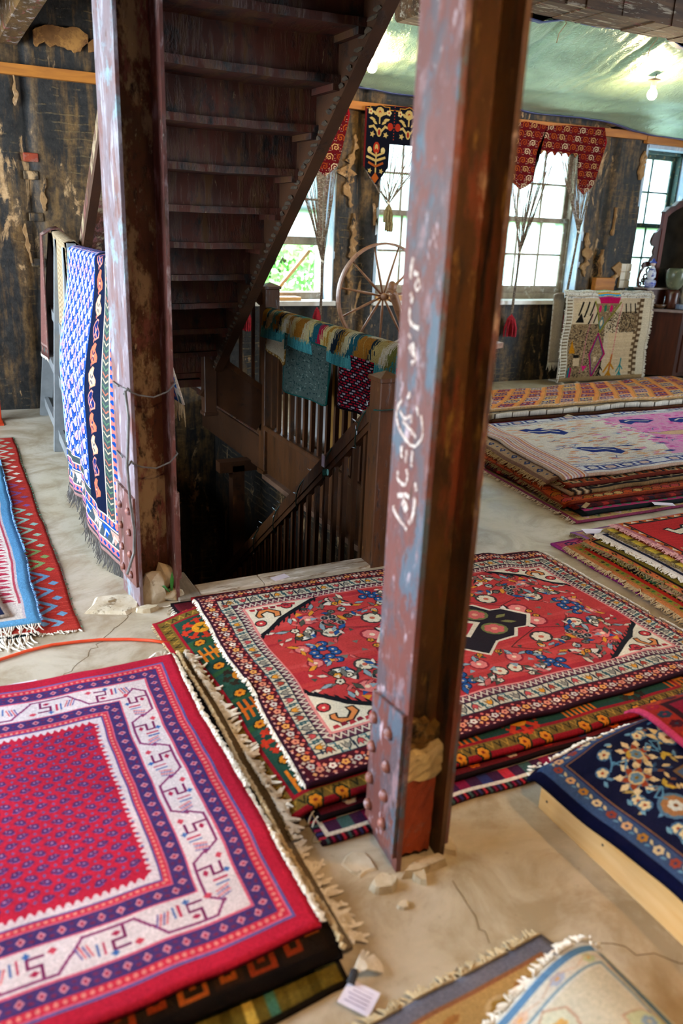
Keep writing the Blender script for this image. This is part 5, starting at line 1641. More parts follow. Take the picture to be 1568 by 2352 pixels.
# string lights wound round the descending rail
sl = thing('string_lights', 'green-wired string of clear mini lights wound round the descending handrail', 'lights', (1.87, 3.6, .6))
M_BULB = plain('clear_bulb', hx('dfe8ee'), hx('c0ccd6'), .1, 20)
pts = []
for i in range(150):
    t = i / 149
    y = 3.20 + t * 1.75
    a = t * 2 * math.pi * 5
    pts.append((1.868 + .044 * math.cos(a), y, hz(y) - .055 + .066 * math.sin(a)))
MB().tube([(2.05, 3.17, .80), (1.96, 3.165, .785), (1.90, 3.165, .80), (1.83, 3.165, .80), (1.822, 3.22, .79)] + pts, .0035, 5).build('wire', M_GREENWIRE, sl)
q = random.Random(9)
for k in range(34):
    if k < 16: i = q.choice([2, 6, 9, 12, 15, 30, 34, 60, 62, 66, 70, 74, 100, 104, 128, 132]) + q.randint(-2, 2)
    else: i = q.randint(0, 148)
    p = Vector(pts[max(0, min(149, i))]); d = Vector((q.uniform(-1, .4), q.uniform(-.8, .8), q.uniform(-.6, 1))).normalized()
    MB().tube([p, p + d * .018], .0032, 5).build('bulb_socket', M_GREENWIRE, sl)
    MB().tube([p + d * .018, p + d * .030, p + d * .042], [.003, .003, .0008], 6).build('mini_bulb', M_BULB, sl)
py = 3.66
MB().lathe((1.80, py, hz(py) - .14), [(.002, -.012), (.018, -.012), (.02, 0), (.018, .012), (.002, .012)], 10, (1, -1, .2)).build('plug', plain('green_plug', hx('1f7a70'), hx('155a52'), .4, 9), sl)
MB().box(1.81, 1.814, 3.70, 3.735, hz(3.7) - .095, hz(3.7) - .03).build('wire_tag', M_PAPER, sl)
# bundled things standing on the floor beyond the balustrade
tg = MB().box(2.50, 2.60, 5.45, 5.78, .0, .86, .03)
tag(tg.build('wrapped_board', plain('white_sheeting', hx('d8d6d2'), hx('b4b2ae'), .5, 3, (1, 1, .4), .3)), 'white wrapped board standing behind the balusters next to the tall newel', 'board')
tag(MB().box(2.50, 2.58, 5.02, 5.40, 0, .84, .03).build('wrapped_board', plain('white_sheeting', (1, 1, 1))), 'second white wrapped board, behind the balusters under the teal rug', 'board')
tag(MB().box(2.46, 2.53, 4.70, 4.96, 0, .80, .008).build('yellow_plank', plain('ochre_board', hx('b5863c'), hx('8d6426'), .6, 4)), 'ochre plank standing upright behind the balusters below the teal rug', 'board')
tag(MB().box(2.50, 2.82, 3.85, 4.55, .03, .74, .03).build('storage_trunk', plain('mauve_trunk', hx('6a4a4c'), hx('4c3436'), .6, 3)), 'dull mauve trunk standing behind the balusters below the red and black mat', 'trunk')

# ================================================================== GENERIC CLOTH SHEETS
def sheet(name, fn, nu, nv, thick, mat, parent=None, loc=None, side=1, flip=False):
    """cloth of real thickness from fn(u, v) -> point; uv = (u, 1 - v)"""
    P = np.array([[fn(i / nu, j / nv) for i in range(nu + 1)] for j in range(nv + 1)], float)
    du = np.gradient(P, axis=1); dv = np.gradient(P, axis=0)
    n = np.cross(du, dv); n /= np.maximum(1e-9, np.linalg.norm(n, axis=2, keepdims=True))
    n *= side
    A = P.reshape(-1, 3); B = (P - n * thick).reshape(-1, 3)
    uv = np.array([[(i / nu, 1 - j / nv) for i in range(nu + 1)] for j in range(nv + 1)]).reshape(-1, 2)
    m = (nu + 1) * (nv + 1); F = []
    idx = lambda i, j: j * (nu + 1) + i
    for j in range(nv):
        for i in range(nu):
            F.append((idx(i, j), idx(i, j + 1), idx(i + 1, j + 1), idx(i + 1, j)))
            F.append((m + idx(i, j), m + idx(i + 1, j), m + idx(i + 1, j + 1), m + idx(i, j + 1)))
    for i in range(nu):
        F.append((idx(i, 0), idx(i + 1, 0), m + idx(i + 1, 0), m + idx(i, 0))); F.append((idx(i + 1, nv), idx(i, nv), m + idx(i, nv), m + idx(i + 1, nv)))
    for j in range(nv):
        F.append((idx(0, j + 1), idx(0, j), m + idx(0, j), m + idx(0, j + 1))); F.append((idx(nu, j), idx(nu, j + 1), m + idx(nu, j + 1), m + idx(nu, j)))
    return mk(name, np.vstack([A, B]), F, mat, parent, np.vstack([uv, uv]), True, loc)

def strands(name, pts, dirs, mat, parent, length, r=.0022, seed=0, droop=.0, curl=.5, seg=3, n=4, stuff=True):
    """fringe: one tapering yarn from every point"""
    q = random.Random(seed); m = MB()
    for p, d in zip(pts, dirs):
        p = Vector(p); d = Vector(d).normalized()
        L = length * q.uniform(.6, 1.15)
        side = d.cross(Vector((0, 0, 1)))
        if side.length < .1: side = Vector((0, 1, 0))
        side.normalize()
        c = q.uniform(-curl, curl); P = []
        for k in range(seg + 1):
            t = k / seg
            P.append(p + d * (L * t) + side * (c * L * t * t + q.uniform(-.15, .15) * L * t * .4) + Vector((0, 0, -droop * t * t)))
        m.tube(P, [r, r * .95, r * .85, r * .5][:seg + 1] if seg == 3 else r, n)
    o = m.build(name, mat, parent)
    if stuff: o['kind'] = 'stuff'
    return o

# ------------------------------------------------------------------ grey trestle with hanging rugs on the left
tr = thing('trestle', 'long grey painted wooden trestle carrying the pink rug and beige throw', 'rack', (.8, 5.1, 0))
RA, RB = Vector((.995, 7.02, 1.42)), Vector((.738, 4.62, 1.40))
def rail(t, dz=0, dx=0): return RA + (RB - RA) * t + Vector((dx, 0, dz))
MB().bar(rail(-.01), rail(1.0), .045, .09).build('top_rail', M_GREYPAINT, tr)
def splay(t, s): return s * (.035 + .145 * (1 - t))
for t in (.02, .50, .96):
    for s in (-1, 1):
        a = rail(t, .02, 0); MB().bar((a.x, a.y, a.z), (a.x + splay(t, s), a.y, .0), .09, .045, (0, 1, 0)).build('leg', M_GREYPAINT, tr)
for s in (-1, 1):
    for z in (.86, .50, .12):
        f_ = (1.42 - z) / 1.42
        MB().bar(rail(.0, z - 1.42, splay(0, s) * f_), rail(.985, z - 1.40, splay(.985, s) * f_), .03, .075).build('brace_rail', M_GREYPAINT, tr)

def hang(t0, t1, zb_left, zb_right, thick_r, bulge, off_=.05, spl=1.0):
    """rug folded over the trestle rail: v runs from the hem behind, over the rail, to the hem in front"""
    def fn(u, v):
        p = rail(t0 + (t1 - t0) * u)
        zt = p.z + thick_r
        if v < .30:
            k = v / .30; z = zb_right + (zt - zb_right) * k; off = .05 + .16 * (1 - k)
            x = p.x + off * .6 + .02 + splay(.3, 1) * (1 - k)
        elif v < .38:
            a = (v - .30) / .08 * math.pi; x = p.x + .05 * math.cos(a) + .005; z = zt + .028 * math.sin(a)
        else:
            k = (v - .38) / .62; z = zt + (zb_left - zt) * k
            x = p.x - off_ + (splay(t0 + (t1 - t0) * u, -1) - .01) * k * spl + bulge(u, k)
        return (x, p.y, z)
    return fn
def front_uv(o, a=.38):
    """the drawn face starts at the rail; what hangs behind repeats it mirrored"""
    ul = o.data.uv_layers[0].data
    for l in ul:
        v = 1 - l.uv[1]
        k = (v - .34) / (1 - .34)
        l.uv[1] = 1 - abs(k)
# the blue paisley rug on a second, shorter trestle; its navy border turns toward the room
t2 = thing('trestle', 'short grey trestle under the blue paisley rug', 'rack', (.75, 3.95, 0))
MB().bar((.745, 4.50, 1.37), (.767, 3.44, 1.362), .045, .09).build('top_rail', M_GREYPAINT, t2)
for (x, y) in ((.745, 4.42), (.764, 3.62)):
    for s_ in (0, 1): MB().bar((x, y, 1.36), (x + s_ * .10, y, 0), .045, .06, (0, 1, 0)).build('leg', M_GREYPAINT, t2)
art_b = rug_material('blue_paisley', art_blue(), sat=1.05)
def sst(a, b, x):
    t = max(0.0, min(1.0, (x - a) / (b - a))); return t * t * (3 - 2 * t)
def fn_blue(u, v):
    y = 4.48 - 1.06 * u
    xr = .744 + .023 * u; zt = 1.42 - .006 * u
    zbot = .20 - .12 * sst(.45, .70, u) - .055 * sst(.72, 1.0, u)
    if v < .28:
        k = v / .28; z = .82 + (zt - .82) * k
        return (xr + .05 + .17 * (1 - k), y + .02, z)
    if v < .36:
        a = (v - .28) / .08 * math.pi; return (xr + .052 * math.cos(a), y, zt + .024 * math.sin(a))
    k = (v - .36) / .64
    wob = (.012 * math.sin(u * 19 + 1) + .007 * math.sin(u * 41)) * k * (1 - sst(.7, .9, u))
    bulge = -.085 * sst(0, .5, k) * (1 - sst(.66, 1.0, u)) 
    return (xr - .052 + wob + bulge, y + .03 * (1 - k) * sst(.5, 1, u) * 0, zt + (zbot - zt) * k)
blue = sheet('paisley_rug', fn_blue, 110, 60, .008, art_b, side=-1)
tag(blue, 'long blue and pink paisley rug hung on the short trestle, navy border toward the column', 'rug', 'rugs hung over the grey trestles')
def relayout(o, s):
    for l in o.data.uv_layers[0].data:
        v = 1 - l.uv[1]; k = (v - s) / (1 - s); l.uv[1] = 1 - max(0.0, min(1.0, abs(k)))
relayout(blue, .32)
P = [fn_blue(u, 1.0) for u in np.linspace(.01, .99, 190)]
strands('fringe', P, [(-.30, -.12, -1)] * len(P), M_WOOL_G, blue, .070, .003, 3, curl=.4)
P = [fn_blue(u, 0.0) for u in np.linspace(.02, .98, 90)]
strands('fringe', P, [(.1, 0, -1)] * len(P), M_WOOL_T, blue, .10, .0025, 4, curl=.3)
# beige chevron weave
a = Art(.9, 1.2, 260, 'b09878')
for k in range(60):
    for j in range(12): a.line([(j * .08, k * .022), (j * .08 + .04, k * .022 + .03), (j * .08 + .08, k * .022)], .008, ('c8b494', '8c7658')[k % 2])
m_bg = rug_material('beige_chevron', a.wear(.06, .05, 51))
f = hang(.26, .97, .66, .75, .035, lambda u, k: .012 * math.sin(u * 14) * k, .032, .15)
o = sheet('woven_throw', f, 30, 30, .007, m_bg, side=-1); relayout(o, .34)
tag(o, 'beige chevron-woven throw on the trestle between the pink rug and the blue runner', 'rug', 'rugs hung over the grey trestles')
# faded pink rug seen from its back at the far end
a = Art(.6, 1.1, 220, '8c6058')
a.frame(0, .08, '6d4a44'); a.around(.05, .07, lambda i: a.diamond(.02, .025, ('b08a80', '4f7a74')[i % 2])); a.frame(.08, .10, 'a88a80')
m_pk = rug_material('faded_pink', a.wear(.07, .08, 52))
f = hang(-.035, .17, .52, .5, .045, lambda u, k: -.02 * math.sin(u * 5) * k, .105, .25)
o = sheet('faded_rug', f, 20, 30, .009, m_pk, side=-1); relayout(o, .34)
tag(o, 'faded dusty-pink rug hung at the far end of the grey trestle by the dark wall', 'rug', 'rugs hung over the grey trestles')
P = [f(u, 1.0) for u in np.linspace(.02, .98, 60)]
strands('fringe', P, [(0, 0, -1)] * len(P), M_WOOL_W, o, .025, .003, 5)

# ------------------------------------------------------------------ rugs on the balustrade
m_ik = rug_material('ikat_runner', art_ikat(), flat=True)
def over_rail(y0, y1, zl, zr, w=.05, z_top=.945, lift=0.0):
    def fn(u, v):
        y = y0 + (y1 - y0) * u
        if v < .30:
            k = v / .30; return (2.27 + w + .012 * math.sin(u * 19), y, zr + (z_top - zr) * k)
        if v < .62:
            a = (v - .30) / .32 * math.pi; return (2.27 + w * math.cos(a), y, z_top + lift + .052 * math.sin(a))
        k = (v - .62) / .38
        return (2.27 - w - .012 * k * math.sin(u * 23 + 1) - .01 * k, y, z_top + (zl - z_top) * k + .005 * math.sin(u * 9))
    return fn
o = sheet('ikat_runner', over_rail(5.62, 3.40, .80, .80, .062, .955), 80, 24, .012, m_ik, side=-1)
tag(o, 'flame-patterned multicoloured runner laid along the top of the level balustrade', 'rug', 'rugs over the level balustrade')
m_tl = rug_material('teal_leaf', art_teal())
def flatdrop(y0, y1, ztop, zbot, x, tilt=0.0):
    def fn(u, v):
        y = y0 + (y1 - y0) * u
        r = .0
        return (x - .012 * math.sin(u * 8) * v - .01 * v, y, ztop + (zbot - ztop) * v + tilt * u * v + .02 * (max(0, abs(u - .5) * 2 - .86) / .14) ** 2 * v)
    return fn
o = sheet('leaf_mat', flatdrop(5.20, 4.46, .88, .475, 2.205, .04), 24, 20, .008, m_tl, side=-1)
tag(o, 'grey-teal leaf-patterned mat hanging from the level balustrade', 'rug', 'rugs over the level balustrade')
m_rb = rug_material('red_black_mat', art_rbw(), flat=True)
o = sheet('bar_mat', flatdrop(4.34, 3.92, .88, .545, 2.203, .02), 20, 20, .006, m_rb, side=-1)
tag(o, 'red, black and white woven mat hanging from the balustrade near the column', 'rug', 'rugs over the level balustrade')
m_cr = rug_material('cream_gold', art_strips(.5, .3, 200, 'c8b89a', [(0, .03, '8a6428', .05, 'diamond')], ['c8963c', 'd8ccb0'], None, 3))
o = sheet('cream_mat', flatdrop(5.55, 5.16, .88, .72, 2.212, -.07), 12, 8, .008, m_cr, side=-1)
tag(o, 'small cream and gold mat peeping out under the flame-patterned runner by the tall newel', 'rug', 'rugs over the level balustrade')
# ================================================================== RUGS ON THE FLOOR
GX0, GY0, GS = -2.0, -0.6, .01
GNX, GNY = 1010, 790
HMAP = np.zeros((GNY, GNX), np.float32)
def _sub(x0, x1, y0, y1, pad=10):
    i0 = max(0, int((x0 - GX0) / GS) - pad); i1 = min(GNX, int((x1 - GX0) / GS) + pad)
    j0 = max(0, int((y0 - GY0) / GS) - pad); j1 = min(GNY, int((y1 - GY0) / GS) + pad)
    return i0, i1, j0, j1
def _dil(a, r):
    b = a.copy()
    for ax in (0, 1):
        c = b.copy()
        for k in range(1, r + 1):
            s1 = np.roll(b, k, ax); s2 = np.roll(b, -k, ax)
            c = np.maximum(c, np.maximum(s1, s2))
        b = c
    return b
def _blur(a, r):
    for ax in (0, 1):
        c = a * 0
        for k in range(-r, r + 1): c += np.roll(a, k, ax)
        a = c / (2 * r + 1)
    return a
def sample(gr, i0, j0, x, y):
    fx = np.clip((x - GX0) / GS - i0, 0, gr.shape[1] - 1.001); fy = np.clip((y - GY0) / GS - j0, 0, gr.shape[0] - 1.001)
    i = fx.astype(int); j = fy.astype(int); u = fx - i; v = fy - j
    return (gr[j, i] * (1 - u) + gr[j, i + 1] * u) * (1 - v) + (gr[j + 1, i] * (1 - u) + gr[j + 1, i + 1] * u) * v

def rug(label, mat, quad, thick=.011, nx=60, ny=44, wav=.004, seed=0, r=4, group=None, lift=None, edge=.006, fringe=(), name='rug', uvrect=(0, 0, 1, 1), side_mat=None):
    """quad: far-left, far-right, near-right, near-left; draped over whatever already lies there"""
    q = np.array(quad, float)
    i0, i1, j0, j1 = _sub(q[:, 0].min(), q[:, 0].max(), q[:, 1].min(), q[:, 1].max(), 14)
    S = HMAP[j0:j1, i0:i1]
    S = _blur(_dil(S, r), r)
    gx = GX0 + (np.arange(i0, i1)) * GS; gy = GY0 + (np.arange(j0, j1)) * GS
    X, Y = np.meshgrid(gx, gy)
    W_ = wav * 2 * (fbm(X * 2.6, Y * 2.6, 40 + seed, 2)) * .8
    top = S + thick + W_
    if lift is not None: top = top + lift(X, Y)
    u = np.linspace(0, 1, nx + 1); v = np.linspace(0, 1, ny + 1)
    U, Vv = np.meshgrid(u, v)
    P = ((1 - U) * (1 - Vv))[..., None] * q[0] + (U * (1 - Vv))[..., None] * q[1] + (U * Vv)[..., None] * q[2] + ((1 - U) * Vv)[..., None] * q[3]
    # slightly wandering edges
    ex = (fbm(P[..., 1] * 3.1, P[..., 1] * 0 + seed, 60 + seed, 3) - .5) * 2 * edge * 2
    ey = (fbm(P[..., 0] * 3.1, P[..., 0] * 0 + seed + 5, 61 + seed, 3) - .5) * 2 * edge * 2
    P[..., 0] += ex; P[..., 1] += ey
    Z = sample(top, i0, j0, P[..., 0], P[..., 1])
    Zb = sample(S + W_ * 0 + (lift(X, Y) * 0 if lift is not None else 0), i0, j0, P[..., 0], P[..., 1]) + .0005
    Zb = np.maximum(Zb, Z - thick)
    A = np.dstack([P, Z]).reshape(-1, 3); B = np.dstack([P, Zb]).reshape(-1, 3)
    m = (nx + 1) * (ny + 1)
    jj, ii = np.mgrid[0:ny, 0:nx]
    a = (jj * (nx + 1) + ii).ravel(); b = a + 1; c = a + nx + 2; d = a + nx + 1
    F = np.concatenate([np.stack([a, d, c, b], 1), np.stack([a + m, b + m, c + m, d + m], 1)]).tolist()
    rim = [k for k in range(nx)] ; 
    ring = [(0, k) for k in range(nx)] + [(k, nx) for k in range(ny)] + [(ny, k) for k in range(nx, 0, -1)] + [(k, 0) for k in range(ny, 0, -1)]
    ring = [j * (nx + 1) + i for j, i in ring]
    for k in range(len(ring)):
        s, t = ring[k], ring[(k + 1) % len(ring)]
        F.append([s, t, m + t, m + s])
    uv = np.stack([uvrect[0] + U * (uvrect[2] - uvrect[0]), 1 - (uvrect[1] + Vv * (uvrect[3] - uvrect[1]))], -1).reshape(-1, 2)
    loc = (float(q[:, 0].mean()), float(q[:, 1].mean()), 0.0)
    o = mk(name, np.vstack([A, B]), F, mat, None, np.vstack([uv, uv]), True, loc)
    tag(o, label, 'rug', group)
    # inside mask for the height map
    ins = np.zeros(X.shape, bool)
    for k in range(4):
        ax, ay = q[k]; bx, by = q[(k + 1) % 4]
        rr = ((ay > Y) != (by > Y))
        xs = ax + (Y - ay) * (bx - ax) / ((by - ay) if abs(by - ay) > 1e-9 else 1e-9)
        ins ^= rr & (X < xs)
    H = HMAP[j0:j1, i0:i1]
    H[ins] = np.maximum(H[ins], top[ins])
    for (e, n, L, fm, rr, opt) in fringe:
        t = np.linspace(.006, .994, n)
        eu, ev, d = {'L': (0 * t, t, (-1, 0)), 'R': (0 * t + 1, t, (1, 0)), 'F': (t, 0 * t, (0, 1)), 'N': (t, 0 * t + 1, (0, -1))}[e]
        qq = ((1 - eu) * (1 - ev))[:, None] * q[0] + (eu * (1 - ev))[:, None] * q[1] + (eu * ev)[:, None] * q[2] + ((1 - eu) * ev)[:, None] * q[3]
        qx = qq[:, 0] + (fbm(qq[:, 1] * 3.1, qq[:, 1] * 0 + seed, 60 + seed, 3) - .5) * 2 * edge * 2
        qy = qq[:, 1] + (fbm(qq[:, 0] * 3.1, qq[:, 0] * 0 + seed + 5, 61 + seed, 3) - .5) * 2 * edge * 2
        fringe_on(o, np.stack([qx, qy], 1), d, L, fm, rr, opt.get('curl', .5), opt.get('seed', seed), opt.get('seg', 4), opt.get('knot', 0), sample(top, i0, j0, qx, qy))
    return o

def fringe_on(o, pts, d, L, mat, r, curl, seed, seg, knot, ztop):
    """tassel ends lying on whatever is below the rug's edge"""
    q = random.Random(seed + 99); m = MB()
    for (x, y), zt in zip(pts, ztop):
        ang = max(-.8, min(.8, q.gauss(0, .35) * (curl / .5))); ln = L * q.uniform(.65, 1.2); c = max(-.5, min(.5, q.gauss(0, curl)))
        dx = d[0] * math.cos(ang) - d[1] * math.sin(ang); dy = d[0] * math.sin(ang) + d[1] * math.cos(ang)
        P = []; z = zt - .004
        for k in range(seg + 1):
            t = k / seg
            px = x + dx * ln * t - dy * ln * c * t * t; py = y + dy * ln * t + dx * ln * c * t * t
            i = min(GNX - 1, max(0, int((px - GX0) / GS))); j = min(GNY - 1, max(0, int((py - GY0) / GS)))
            g = HMAP[j, i] + r
            z = max(g, z - .5 * ln / seg) if k else max(z, g)
            P.append((px, py, z + (q.uniform(0, r) if k else 0)))
        rs = [r * (1 if k < seg else .45) for k in range(seg + 1)]
        if knot and seg > 1: rs[1] = r * 1.5
        m.tube(P, rs, 4)
    f = m.build('fringe', mat, o); f['kind'] = 'stuff'
    return f

def swatch(x, y, z, sx, sy, ang, label, mat=None, tilt=0.0):
    """paper price tag lying on a rug or on the floor"""
    c, s = math.cos(ang), math.sin(ang)
    P = []
    for a, b in ((-1, -1), (1, -1), (1, 1), (-1, 1)):
        px, py = a * sx / 2, b * sy / 2
        P.append((x + px * c - py * s, y + px * s + py * c, z + tilt * (a + 1) / 2))
    o = MB().prism(P, (0, 0, .0008)).build('price_tag', mat or M_PAPER, loc=(x, y, z))
    return tag(o, label, 'tag', 'paper price tags')

DK = '1a1216'
# ---- left pile by the trestle
m_kr = rug_material('red_kilim', art_kilim_red(), flat=True)
m_bc = rug_material('blue_cream', art_bluecream())
m_f1 = rug_material('dark_teal_under', art_strips(1.2, 2.4, 160, '1c2a34', [(0, .06, '20303a', .05, 'diamond')], ['2f4a50', '6a3040']))
rug('dark teal-edged rug at the bottom of the left pile, cream tassels toward the cord', m_f1, [(-.9, 5.0), (.20, 5.0), (.235, 3.07), (-.9, 3.05)], seed=1, nx=30, ny=50, group='rugs in the left pile', fringe=[('N', 150, .085, M_WOOL_W, .0034, dict(curl=.35))])
rug('red flat-woven kilim with a pale zigzag stripe at the left edge of the photo', m_kr, [(-.16, 6.31), (.487, 6.29), (.425, 3.06), (-.16, 3.12)], .006, 40, 120, .003, 2, 3, 'rugs in the left pile', fringe=[('N', 80, .02, M_WOOL_W, .003, dict(curl=1.2)), ('R', 60, .012, plain('green_ends', hx('5f8a6a'), hx('3f6a4e'), .9, 30), .002, dict(curl=.9))])
rug('pale blue-bordered cream rug lying on the red zigzag kilim', m_bc, [(-.62, 5.75), (.335, 5.70), (.285, 3.13), (-.62, 3.16)], .013, 40, 100, .004, 3, 4, 'rugs in the left pile', fringe=[('N', 110, .05, M_WOOL_W, .003, dict(curl=.5)), ('R', 150, .009, plain('blue_wool', hx('7fa8d0'), hx('5a86b4'), .95, 40), .004, dict(curl=.9, seg=2))])
m_f3 = rug_material('navy_corner', art_strips(1.0, 1.2, 260, '17203c', [(0, .02, 'b8a89a', 0, ''), (.02, .10, '1a2240', .05, 'flower'), (.10, .13, '7a2430', .04, 'dot')], ['6a3a50', '3a5a6a', 'a8685a'], '1c1f3a', 7))
rug('small dark navy rug corner lying topmost at the left photo edge', m_f3, [(-.75, 4.0), (.10, 3.72), (.175, 3.20), (-.75, 3.2)], .011, 34, 24, .003, 4, 4, 'rugs in the left pile')

# ---- main pile in the middle
BG = 'rugs in the middle pile'
m_b1 = rug_material('striped_bottom', art_strips(1.9, 1.5, 320, '3a1428', [(0, .022, '2a1420', .018, 'block'), (.022, .036, 'd8cbb8', 0, ''), (.036, .085, '3a1a38', .085, 'block'), (.085, .100, 'd8cbb8', 0, ''), (.100, .20, '28244a', .13, 'diamond'), (.20, .215, 'a82430', 0, '')], ['7a1438', '3a5a58', 'b02838', '2c3060'], '4a1a30', 11))
rug('flat-woven maroon and teal striped kilim at the bottom of the middle pile', m_b1, [(.80, 3.02), (2.62, 2.95), (2.58, 1.535), (.800, 1.565)], .009, 60, 40, .004, 11, 3, BG, fringe=[('L', 40, .02, M_WOOL_DT, .002, dict())])
m_b2 = rug_material('cream_flame_edge', art_strips(1.85, 1.5, 320, '3a1418', [(0, .014, '180e12', 0, ''), (.014, .075, '5a1620', .15, 'flower'), (.075, .09, 'c86a1c', .04, 'tooth')], ['d8c8b0', 'c8601c', '28305a', 'b02a2a'], '4a161c', 12))
rug('dark rug with cream and orange border flowers, second from the bottom of the middle pile', m_b2, [(.815, 3.14), (2.66, 3.0), (2.62, 1.61), (.82, 1.64)], .011, 60, 40, .004, 12, 4, BG, fringe=[('L', 60, .035, M_WOOL_W, .0028, dict(curl=.5))])
m_b3 = rug_material('black_gold', art_strips(1.85, 1.5, 320, '12100e', [(0, .012, '8a1418', 0, ''), (.012, .05, '141210', .05, 'dot'), (.05, .09, '5a3a16', .07, 'hook')], ['a05a1c', '8a3418', 'c07a24'], '1c1612', 13))
rug('black and gold bordered rug under the green one in the middle pile', m_b3, [(.90, 3.13), (2.70, 3.02), (2.66, 1.665), (.845, 1.70)], .011, 60, 40, .004, 13, 4, BG)
m_b4 = rug_material('green_suns', art_green())
rug('dark green rug with orange sun motifs, sticking out left of the red floral rug', m_b4, [(.695, 2.985), (2.40, 3.02), (2.38, 1.63), (.735, 1.675)], .012, 90, 70, .005, 14, 4, BG, fringe=[('L', 190, .011, M_WOOL_T, .003, dict(curl=1.2, seg=2))])
m_b5 = rug_material('red_floral', art_main())
main_quad = [(.895, 3.065), (2.725, 2.955), (2.70, 1.745), (.832, 1.735)]
rug('large red floral rug with cream corners topmost on the middle pile', m_b5, main_quad, .013, 120, 90, .006, 15, 4, BG, edge=.008, fringe=[('L', 290, .013, M_WOOL_W, .0042, dict(curl=1.3, seg=2)), ('R', 240, .010, M_WOOL_W, .003, dict(curl=1.2, seg=2))])
swatch(1.36, 3.215, .0155, .085, .045, .25, 'white paper tag lying on the whitened nosing board')

# ---- right near pile
CG = 'rugs in the right-hand near pile'
m_c1 = rug_material('magenta_under', art_strips(1.7, 1.2, 240, 'a8385c', [(0, .02, '8a2a6a', 0, ''), (.02, .10, 'b04868', .09, 'hook'), (.10, .12, '2c2a58', 0, '')], ['2c2a58', '7a1c40', 'd08a9a'], 'a03050', 21))
rug('magenta rug at the bottom of the right-hand near pile, beside the red floral rug', m_c1, [(2.90, 3.10), (4.6, 3.15), (4.6, 1.9), (2.86, 1.95)], .010, 44, 34, .004, 21, 4, CG)
m_c2 = rug_material('purple_edge', art_strips(1.6, 1.2, 240, '6a4a5a', [(0, .02, '8a5a8a', 0, ''), (.02, .07, 'c08a6a', .05, 'diamond'), (.07, .09, '3a2a4a', 0, '')], ['8a7a4a', 'd8b8a0', '5a3a5a'], '7a4a4a', 22))
rug('mauve-edged rug pointing its far corner at the bare floor, right-hand near pile', m_c2, [(3.12, 3.185), (4.7, 3.2), (4.7, 1.9), (3.06, 1.95)], .009, 44, 34, .004, 22, 4, CG, fringe=[('L', 110, .03, M_WOOL_DT, .0028, dict(curl=.7))])
m_c3 = rug_material('green_orange_multi', art_multi())
rug('green and orange speckled rug edged with tan fringe, next to the red floral rug', m_c3, [(2.925, 3.0), (4.5, 3.02), (4.5, 1.85), (2.82, 1.92)], .012, 60, 44, .006, 23, 4, CG, fringe=[('L', 210, .028, M_WOOL_T, .0032, dict(curl=.9, seg=3))])
m_c4 = rug_material('scarlet_lozenge', art_strips(1.5, 1.1, 260, 'b02a14', [(0, .03, 'b86038', .06, 'diamond'), (.03, .045, '201812', 0, ''), (.045, .16, '7a6a24', .07, 'flower'), (.16, .20, '16120e', .03, 'dot'), (.20, .24, 'b8240f', 0, '')], ['201812', 'c0a030', '6a7a2a', 'c8703a'], 'b8240f', 24))
rug('scarlet rug with black and olive border, showing below the white striped edge on the right', m_c4, [(3.03, 2.99), (4.5, 3.0), (4.5, 1.85), (2.97, 1.9)], .011, 50, 40, .005, 24, 4, CG, fringe=[('L', 190, .026, M_WOOL_DT, .003, dict(curl=.8, seg=3))])
m_c5 = rug_material('white_navy_edge', art_strips(1.5, 1.1, 260, 'c8b4a8', [(0, .03, 'd4c8bc', 0, ''), (.03, .055, '1c2240', 0, ''), (.055, .085, 'd8ccc0', 0, ''), (.085, .10, '1c2240', 0, ''), (.10, .16, 'd0a8a0', .06, 'diamond')], ['1c2240', 'b05a5a'], 'b84a3a', 25))
rug('white and navy striped-end rug under the scarlet top rug on the right', m_c5, [(3.12, 3.0), (4.5, 3.02), (4.5, 1.85), (3.05, 1.9)], .012, 44, 40, .005, 25, 4, CG, fringe=[('L', 180, .022, M_WOOL_W, .0035, dict(curl=.9, seg=3))])
m_c6 = rug_material('olive_edge', art_strips(1.4, 1.1, 220, '6a5a30', [(0, .04, 'b09a3a', .05, 'block')], ['5a4a24', 'c8a83a'], '8a3a20', 26))
rug('olive fringed rug directly below the scarlet top rug on the right', m_c6, [(3.20, 3.02), (4.6, 3.05), (4.6, 1.85), (3.13, 1.9)], .011, 44, 40, .004, 26, 4, CG, fringe=[('L', 190, .026, M_WOOL_DT, .0036, dict(curl=.9, seg=3))])
m_c7 = rug_material('scarlet_figures', art_redtop())
rug('scarlet rug with cream and blue figures topmost on the right-hand near pile', m_c7, [(3.27, 3.03), (4.8, 3.06), (4.8, 1.9), (3.18, 1.98)], .012, 70, 50, .006, 27, 4, CG, fringe=[('L', 230, .026, M_WOOL_P, .0036, dict(curl=.9, seg=3))])
swatch(3.20, 3.085, .046, .13, .07, -.35, 'white paper tag under the fringes at the tip of the right-hand near pile')

